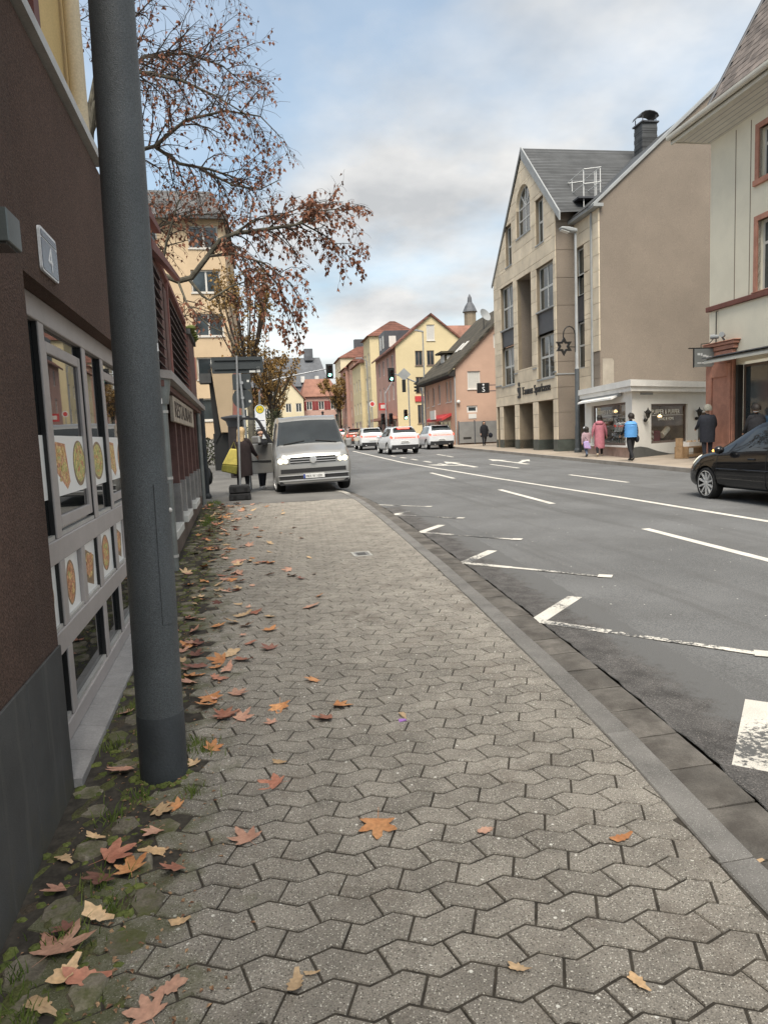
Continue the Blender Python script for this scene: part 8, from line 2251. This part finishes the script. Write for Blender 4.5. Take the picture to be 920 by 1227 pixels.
grow(wood, twg, lvs, [(-3.9, 23.0, 9.2), (-4.8, 22.8, 10.8), (-5.6, 22.5, 12.2), (-6.3, 22.2, 13.6)], .09, .014, q, 2.24, 0.31, .2, 3, .12, .3, 0, .3)
grow(wood, twg, lvs, [(-3.75, 23.1, 6.6), (-3.0, 24.0, 7.8), (-2.0, 24.6, 8.6), (-1.0, 25.0, 9.1), (0, 25.2, 9.2)], .08, .014, q, 2.13, 0.26, .3, 4, .125, .3, 0, .3)
grow(wood, twg, lvs, [(-1.9, 23.5, 10.65), (-.9, 23.0, 11.25), (.3, 22.6, 11.4), (1.3, 22.4, 11.2), (1.9, 22.4, 10.6)], .06, .012, q, 2.1, .24, .3, 3, .125, .25, 0, .1)
grow(wood, twg, lvs, [(-.6, 23.7, 10.1), (.4, 23.3, 9.5), (1.2, 23.0, 9.3), (1.8, 23, 9.6)], .045, .012, q, 1.7, .26, .3, 3, .125, .2, 0, .15)
grow(wood, twg, lvs, [(-1.95, 22.8, 6.68), (-1.65, 22.4, 7.6), (-1.25, 22.2, 8.6), (-.8, 22.1, 9.3)], .045, .012, q, 1.5, .26, .3, 4, .125, .2, 0, .15)
grow(wood, twg, lvs, [(-1.45, 22.8, 6.48), (-1.2, 22.3, 5.7), (-.6, 22.0, 5.0), (.1, 22.0, 4.7)], .04, .01, q, 1.3, .28, .3, 3, .125, .1, 0, .2)
grow(wood, twg, lvs, [(-3.0, 23.5, 12.4), (-2.2, 23.0, 14.6), (-1.0, 22.7, 15.6), (.2, 22.5, 15.6), (1.0, 22.4, 15.0)], .06, .012, q, 2.3, .24, .2, 3, .12, .3, 0, .2)
grow(wood, twg, lvs, [(-3.6, 23.3, 7.2), (-2.7, 23.2, 8.3), (-1.9, 22.7, 8.3), (-1.1, 22.3, 7.9)], .05, .010, q, 1.7, .25, .3, 5, .13, .2, 0, .2)
grow(wood, twg, lvs, [(-2.7, 22.9, 6.4), (-2.1, 22.3, 5.8), (-1.4, 22.1, 5.3), (-.7, 22.0, 5.4)], .04, .010, q, 1.4, .25, .3, 5, .13, .15, 0, .2)
grow(wood, twg, lvs, [(.9, 22.3, 7.0), (1.5, 22.3, 6.3), (1.9, 22.3, 5.4), (2.1, 22.3, 4.6)], .035, .010, q, 1.2, .26, .5, 8, .135, .1, 0, .15)
grow(wood, twg, lvs, [(.2, 22.4, 7.1), (.7, 22.0, 6.2), (1.1, 21.9, 5.5), (1.3, 21.9, 4.9)], .035, .010, q, 1.2, .28, .5, 6, .135, .1, 0, .15)
wood.build('trunk', m_bark, tr, smooth=True)
twg.build('branches', m_twig, tr)
lvs.build('crown', m_leafr, tr)

def shoot_tree(name, label, x, y, h0, h1, n, spread, leafm, seed, leafn=10, ls=.12, r=.16, group=None, jitter=.5):
    """pollard with a fan of upright shoots"""
    q = random.Random(seed); t = thing(name, label, 'tree', (x, y, gz(y)), 0, group)
    w, tg, lf = MB(), MB(), MB()
    w.tube([(x, y, gz(y) - .1), (x + .05, y, h0 * .6), (x, y, h0)], [r * 1.35, r, r * .9], 9)
    for k in range(n):
        a = 2 * pi * k / n + q.random(); s_ = spread * q.uniform(.25, 1)
        top = Vector((x + s_ * cos(a), y + s_ * sin(a), h1 * q.uniform(.82, 1.0)))
        mid = Vector((x + s_ * .55 * cos(a), y + s_ * .55 * sin(a), h0 + (top.z - h0) * .42))
        p0 = Vector((x, y, h0 * q.uniform(.8, 1)))
        (w if k % 3 == 0 else tg).tube([p0, mid, top], [r * .45, r * .22, .01], 5)
        for _ in range(7):
            u = q.uniform(.3, 1); p = mid + (top - mid) * u if q.random() < .75 else p0 + (mid - p0) * u
            e = p + Vector((q.gauss(0, .3) * jitter * 2, q.gauss(0, .3) * jitter * 2, q.uniform(.1, .7)))
            tg.tube([p, e], [.012, .005], 3, cap=False)
            for _ in range(leafn):
                c = p + (e - p) * q.random() + Vector((q.gauss(0, .1), q.gauss(0, .1), q.gauss(0, .1))) * jitter * 2
                d = Vector((q.gauss(0, .7), q.gauss(0, .7), -1 + q.gauss(0, .5)))
                leaf_fan(lf, c, d, Vector((q.gauss(0, 1), q.gauss(0, 1), q.gauss(0, 1))).normalized(), ls * q.uniform(.6, 1.2))
    w.build('trunk', m_bark, t, smooth=True); tg.build('branches', m_twig, t); lf.build('crown', leafm, t)
    return t
shoot_tree('pollarded_tree', 'pollarded tree with upright brownish shoots behind the dark sign board', .75, 38, 5.2, 10.4, 26, 2.1, m_leafo, 3, 14, .15)
shoot_tree('street_tree', 'brown-leaved tree above the bus stop, left of the curved signal mast', 2.6, 52, 4.2, 8.6, 16, 2.3, m_leafo, 4, 13, .20, group='brown trees along the left of the street')
shoot_tree('street_tree', 'brown-leaved tree below the curved arm of the signal mast', 4.2, 74, 4.0, 8.8, 16, 2.6, m_leafo, 5, 15, .24, group='brown trees along the left of the street')
shoot_tree('street_tree', 'thin brown tree on the left pavement further down the street', 2.0, 66, 4.2, 9.2, 16, 2.4, m_leafo, 8, 18, .25, group='brown trees along the left of the street')
shoot_tree('street_tree', 'small round brown-leaved tree in front of the far pink houses', 16.6, 116, 6.5, 11.6, 20, 3.0, m_leafo, 6, 26, .30, r=.2)
shoot_tree('street_tree', 'brown tree beside the small dark-roofed house at the end of the street', 19.6, 124, 5.5, 10.4, 18, 2.4, m_leafo, 7, 22, .30)
m_hedge = mat('dark_hedge', (.028, .036, .018), rough=.95, var=.4, scale=2, c2=(.055, .06, .03))
def shrub(label, x, y, rx, ry, h, seed, n=900, ls=.13, m=m_hedge):
    q = random.Random(seed); t = thing('shrub', label, 'shrub', (x, y, gz(y)))
    b = MB(); w = MB()
    for _ in range(n):
        a = q.random() * 2 * pi; u = q.random() ** .5; z = q.random()
        w_ = (1 - z ** 3) ** .5
        c = Vector((x + rx * u * w_ * cos(a), y + ry * u * w_ * sin(a), gz(y) + h * z * q.uniform(.9, 1.05)))
        leaf_fan(b, c, Vector((q.gauss(0, 1), q.gauss(0, 1), q.gauss(-.2, .6))), Vector((q.gauss(0, 1), q.gauss(0, 1), q.gauss(0, 1))).normalized(), ls * q.uniform(.7, 1.3))
    for k in range(9):
        a = 2 * pi * k / 9; w.tube([(x, y, gz(y)), (x + rx * .6 * cos(a), y + ry * .6 * sin(a), gz(y) + h * .75)], [.03, .01], 4)
    w.build('stems', m_twig, t); b.build('foliage', m, t)
shrub('dark bush below the peach apartment house', -1.6, 36, 1.8, 1.0, 1.3, 3)
shrub('dark evergreen bush behind the bus stop', 1.5, 44, 1.3, 1.0, 2.6, 4)
shrub('dark bush on the left pavement beyond the bus stop, beside the van roof', 2.6, 50, 1.2, 1.2, 3.0, 5)
shrub('tall dark bush by the curved signal mast', 3.2, 58, 1.1, 1.1, 3.4, 6)

# fallen leaves ----------------------------------------------------
def leaf_mesh(seed, long_=False):
    q = random.Random(seed); vs = [(0, 0, 0)]
    if not long_:
        lobes = [(90, 1.0), (42, .86), (138, .86), (-4, .62), (184, .62)]
        lobes.sort()
        P = []
        L5 = sorted([(-8, .66), (40, .92), (90, 1.05), (140, .92), (188, .66)])
        P.append((-75, .22))
        for i, (a, r) in enumerate(L5):
            r *= q.uniform(.9, 1.08)
            P += [(a - 17, r * .62), (a - 13, r * .76), (a - 8, r * .80), (a - 3, r * .95), (a, r), (a + 4, r * .93), (a + 9, r * .80), (a + 14, r * .74), (a + 17, r * .60)]
            if i < 4: P.append(((a + L5[i + 1][0]) / 2, .48 * q.uniform(.85, 1.1)))
        P.append((255, .22))
    else:
        P = []
        for i in range(28):
            t_ = i / 28; a = -90 + 360 * t_
            base_r = 1.0 / sqrt((cos(radians(a)) / (.40 + .10 * sin(radians(a)))) ** 2 + sin(radians(a)) ** 2)
            P.append((a, base_r * (1 + .20 * sin(i * pi / 2 + .4) + q.uniform(-.06, .06))))
    c1, c2, c3 = q.uniform(.10, .38), q.uniform(-.12, .22), q.uniform(-.3, .3)
    def zf(x, y): return c1 * (x * x) + c2 * y * y + .10 * c3 * x * y + .05 * sin(7 * x + seed) * (x * x + y * y)
    for a, r in P:
        x, y = r * cos(radians(a)), r * sin(radians(a)); vs.append((x, y, zf(x, y)))
    n = len(P); inner = []
    for a, r in P:
        x, y = r * .5 * cos(radians(a)), r * .5 * sin(radians(a)); inner.append((x, y, zf(x, y) - .012))
    o = len(vs); vs += inner
    fs = [(0, o + i, o + (i + 1) % n) for i in range(n)] + [(o + i, 1 + i, 1 + (i + 1) % n, o + (i + 1) % n) for i in range(n)]
    k = len(vs)
    vs += [(-.015, -.05, .0), (.015, -.05, .0), (.02, -.75, .05), (.0, -.75, .05)]
    fs.append((k, k + 1, k + 2, k + 3))
    me = bpy.data.meshes.new('fallen_leaf'); me.from_pydata(vs, [], fs); me.polygons.foreach_set('use_smooth', [True] * len(fs)); me.update()
    return me
def leafmat(name, c, c2):
    m = mat(name, c, rough=.75, var=.25, scale=9, c2=c2, spec=.25, fine=.2, fscale=60, rnd=.22); return m
LM = {'orange': leafmat('orange_leaf', (.47, .20, .085), (.58, .30, .14)), 'red': leafmat('red_brown_leaf', (.33, .135, .09), (.45, .22, .15)), 'tan': leafmat('tan_leaf', (.50, .33, .18), (.58, .42, .26)), 'dark': leafmat('dark_leaf', (.15, .065, .052), (.24, .12, .09)), 'pink': leafmat('pinkish_leaf', (.47, .25, .18), (.58, .35, .25))}
LME = {}
def leaf(x, y, s, kind, rz, label=None, seed=0, long_=False, tilt=.15, dz=0.):
    key = (kind, seed % 6, long_)
    if key not in LME:
        me = leaf_mesh(seed % 6 + (10 if long_ else 0), long_); me.materials.append(LM[kind]); LME[key] = me
    o = bpy.data.objects.new('fallen_leaf', LME[key]); COL.objects.link(o)
    rq = random.Random(int(x * 1000) + int(y * 7000))
    o.location = (x, y, gz(y) + .008 + dz); o.rotation_euler = (rq.uniform(-tilt, tilt), rq.uniform(-tilt, tilt), rz); o.scale = (s, s, s)
    tag(o, label or 'small withered leaf among the many scattered along the mossy wall side of the pavement', 'leaf', 'fallen leaves on the pavement')
    return o
SPEC = [
 (453, 988, .105, 'orange', 2.9, 'big bright orange maple-like leaf lying alone in the middle of the pavers', False),
 (332, 940, .095, 'red', 1.0, 'reddish pointed leaf on the pavers right of the lamp post foot', False),
 (297, 1008, .085, 'pink', .5, 'pinkish curled leaf on the pavers below the reddish pointed one', False),
 (213, 1045, .075, 'red', 2.2, 'red-brown leaf with sharp lobes right of the leaf heap by the dark plinth', False),
 (133, 1032, .105, 'red', 5.2, 'folded red-brown leaf on top of the heap beside the dark plinth', False),
 (158, 1048, .085, 'orange', .2, 'orange-brown leaf at the right of the heap beside the dark plinth', False),
 (122, 1056, .08, 'dark', 3.0, 'dark leaf underneath the heap beside the dark plinth', False),
 (66, 1146, .13, 'pink', 5.9, 'largest leaf, brown and raised, by the wall in the lower left corner', False),
 (80, 1172, .06, 'tan', 2.6, 'pale tan oak-like leaf just below the largest leaf', True),
 (104, 1174, .07, 'red', 1.4, 'narrow red-brown leaf right of the pale tan oak-like leaf', True),
 (82, 1118, .055, 'dark', 1.4, 'purple-dark leaf above the largest leaf in the lower left', False),
 (74, 1068, .065, 'pink', 2.0, 'pinkish leaf close against the dark plinth', False),
 (78, 1030, .055, 'tan', .6, 'light brown leaf pressed into the moss beside the plinth', True),
 (115, 1008, .04, 'tan', 1.2, 'small round tan leaf in the moss between wall and heap', True),
 (118, 1103, .06, 'tan', 1.0, 'light brown lobed leaf lying on the mossy pavers above the largest leaf', True),
 (190, 972, .075, 'tan', 4.2, 'tan leaf left of a darker one just below the lamp post foot', False),
 (213, 968, .06, 'orange', .9, 'small orange leaf just below the lamp post foot', False),
 (187, 997, .06, 'pink', 2.4, 'pinkish leaf on the mossy stones below the lamp post', False),
 (184, 1021, .055, 'tan', 4.5, 'pale flat leaf above the red-brown leaf with sharp lobes', True),
 (152, 922, .10, 'pink', 2.2, 'pink-brown leaf leaning against the left side of the lamp post foot', False),
 (233, 917, .05, 'tan', .5, 'small tan leaf touching the right side of the lamp post foot', False),
 (272, 860, .095, 'red', .8, 'red-brown curled leaf on the pavers right of the lamp post at door height', False),
 (155, 854, .07, 'pink', 1.1, 'pinkish leaf in the moss between sill tiles and lamp post', False),
 (404, 846, .09, 'orange', 4.4, 'orange leaf, upper of a pair in the middle of the pavement', False),
 (394, 862, .09, 'red', 1.4, 'brown leaf, lower of a pair in the middle of the pavement', False),
 (377, 815, .07, 'orange', 2.4, 'small orange leaf above the pair in the middle of the pavement', False),
 (355, 1180, .05, 'tan', 2.9, 'little tan leaf at the lower edge of the pavers', True),
 (374, 1169, .025, 'tan', 1.2, 'tiny tan leaf right of the little tan one at the lower edge', True),
 (180, 1218, .08, 'pink', .4, 'pink-brown leaf cut by the lower edge of the view', False),
 (203, 1187, .05, 'pink', 5.2, 'narrow pinkish leaf standing up near the lower edge', True),
 (50, 1208, .06, 'tan', .9, 'tan oak-like leaf in the moss at the lower left corner', True),
 (335, 915, .035, 'tan', 1.1, 'small tan leaf above the reddish pointed leaf', True),
 (216, 1107, .035, 'tan', 1.5, 'small tan leaf on the mossy pavers left of the middle', True),
 (745, 1006, .045, 'orange', 1.6, 'small orange leaf on the pavers near the kerb', True),
 (765, 1180, .04, 'tan', .2, 'tan leaf on the pavers in the lower right', True),
 (622, 1163, .035, 'tan', .9, 'small tan leaf on the pavers right of the middle near the lower edge', True),
 (583, 996, .04, 'pink', 2.0, 'dull pinkish leaf beside a dark stain on the pavers', True),
 (790, 938, .04, 'pink', 1.8, 'pinkish leaf lying in the gutter', True), (900, 1036, .045, 'tan', 1.4, 'tan leaf lying in the gutter at the right edge', True),
 (717, 862, .05, 'tan', .3, 'tan leaf lying in the gutter beside the kerb', True), (750, 888, .035, 'pink', .5, 'small pinkish leaf in the gutter', True), (662, 812, .04, 'tan', 1.0, 'upper tan leaf in the gutter beside a kerb joint', True),
 (483, 858, .04, 'tan', .1, 'thin tan leaf beside a tiny purple scrap on the pavers', True),
]
def ground_px(px, py, dz=0.):
    d = CF * 840 + CR * (px - 460) - CU * (py - 613.5)
    t = (dz - EYE.z) / (d.z - .012 * d.y); return EYE + d * t
for i, (px, py, s, kind, rz, lb_, lg) in enumerate(SPEC):
    gut = 'gutter' in lb_
    p = ground_px(px, py, -.085 if gut else 0)
    leaf(p.x, p.y, s, kind, rz, lb_, i, lg, .22 if not gut else .1, .012 if 'heap' in lb_ or 'largest' in lb_ else (-.083 if gut else 0))
q = random.Random(5)
n = 0
while n < 250:
    y = 3.4 + 12.5 * q.random() ** .95
    x = q.gauss(-.28, .25) if q.random() < .82 else q.uniform(-.3, .9)
    if x < -.76 or x > kx(y) - .1: continue
    if (x + .42) ** 2 + (y - 3.22) ** 2 < .17 ** 2: continue
    if x > .2 and y < 5.0: continue
    kind = q.choice(('orange', 'orange', 'pink', 'pink', 'tan', 'red', 'dark'))
    far_ = y > 5
    col_ = {'orange': 'orange', 'pink': 'dull pink', 'tan': 'tan', 'red': 'red-brown', 'dark': 'dark brown'}[kind]
    where = ('out on the middle of the walk' if x > .15 else 'along the edge of the pavers') if y < 6 else ('before the zinc downpipe' if y < 8.6 else ('beside the cream name board front' if y < 11.5 else 'near the rubber sign base')) + (', out on the walk' if x > .1 else ', close to the wall')
    big = q.random() < .7
    leaf(x, y, q.uniform(.065, .105) if big else q.uniform(.035, .055), kind, q.random() * 6.28, f"{'large' if big else 'small'} {col_} fallen leaf {where}", n, q.random() < .25, .3, q.uniform(0, .01))
    n += 1
# tiny purple scrap on the pavers
p = ground_px(482, 864)
t = thing('paper_scrap', 'tiny purple scrap of wrapper on the pavers', 'scrap', tuple(p))
MB().hexa([p + Vector(v) for v in ((-.02, -.015, .002), (.02, -.01, .004), (.018, .015, .003), (-.018, .012, .002), (-.02, -.015, .004), (.02, -.01, .010), (.018, .015, .006), (-.018, .012, .009))]).build('wrapper', mat('purple_foil', (.36, .16, .50), rough=.4), t)
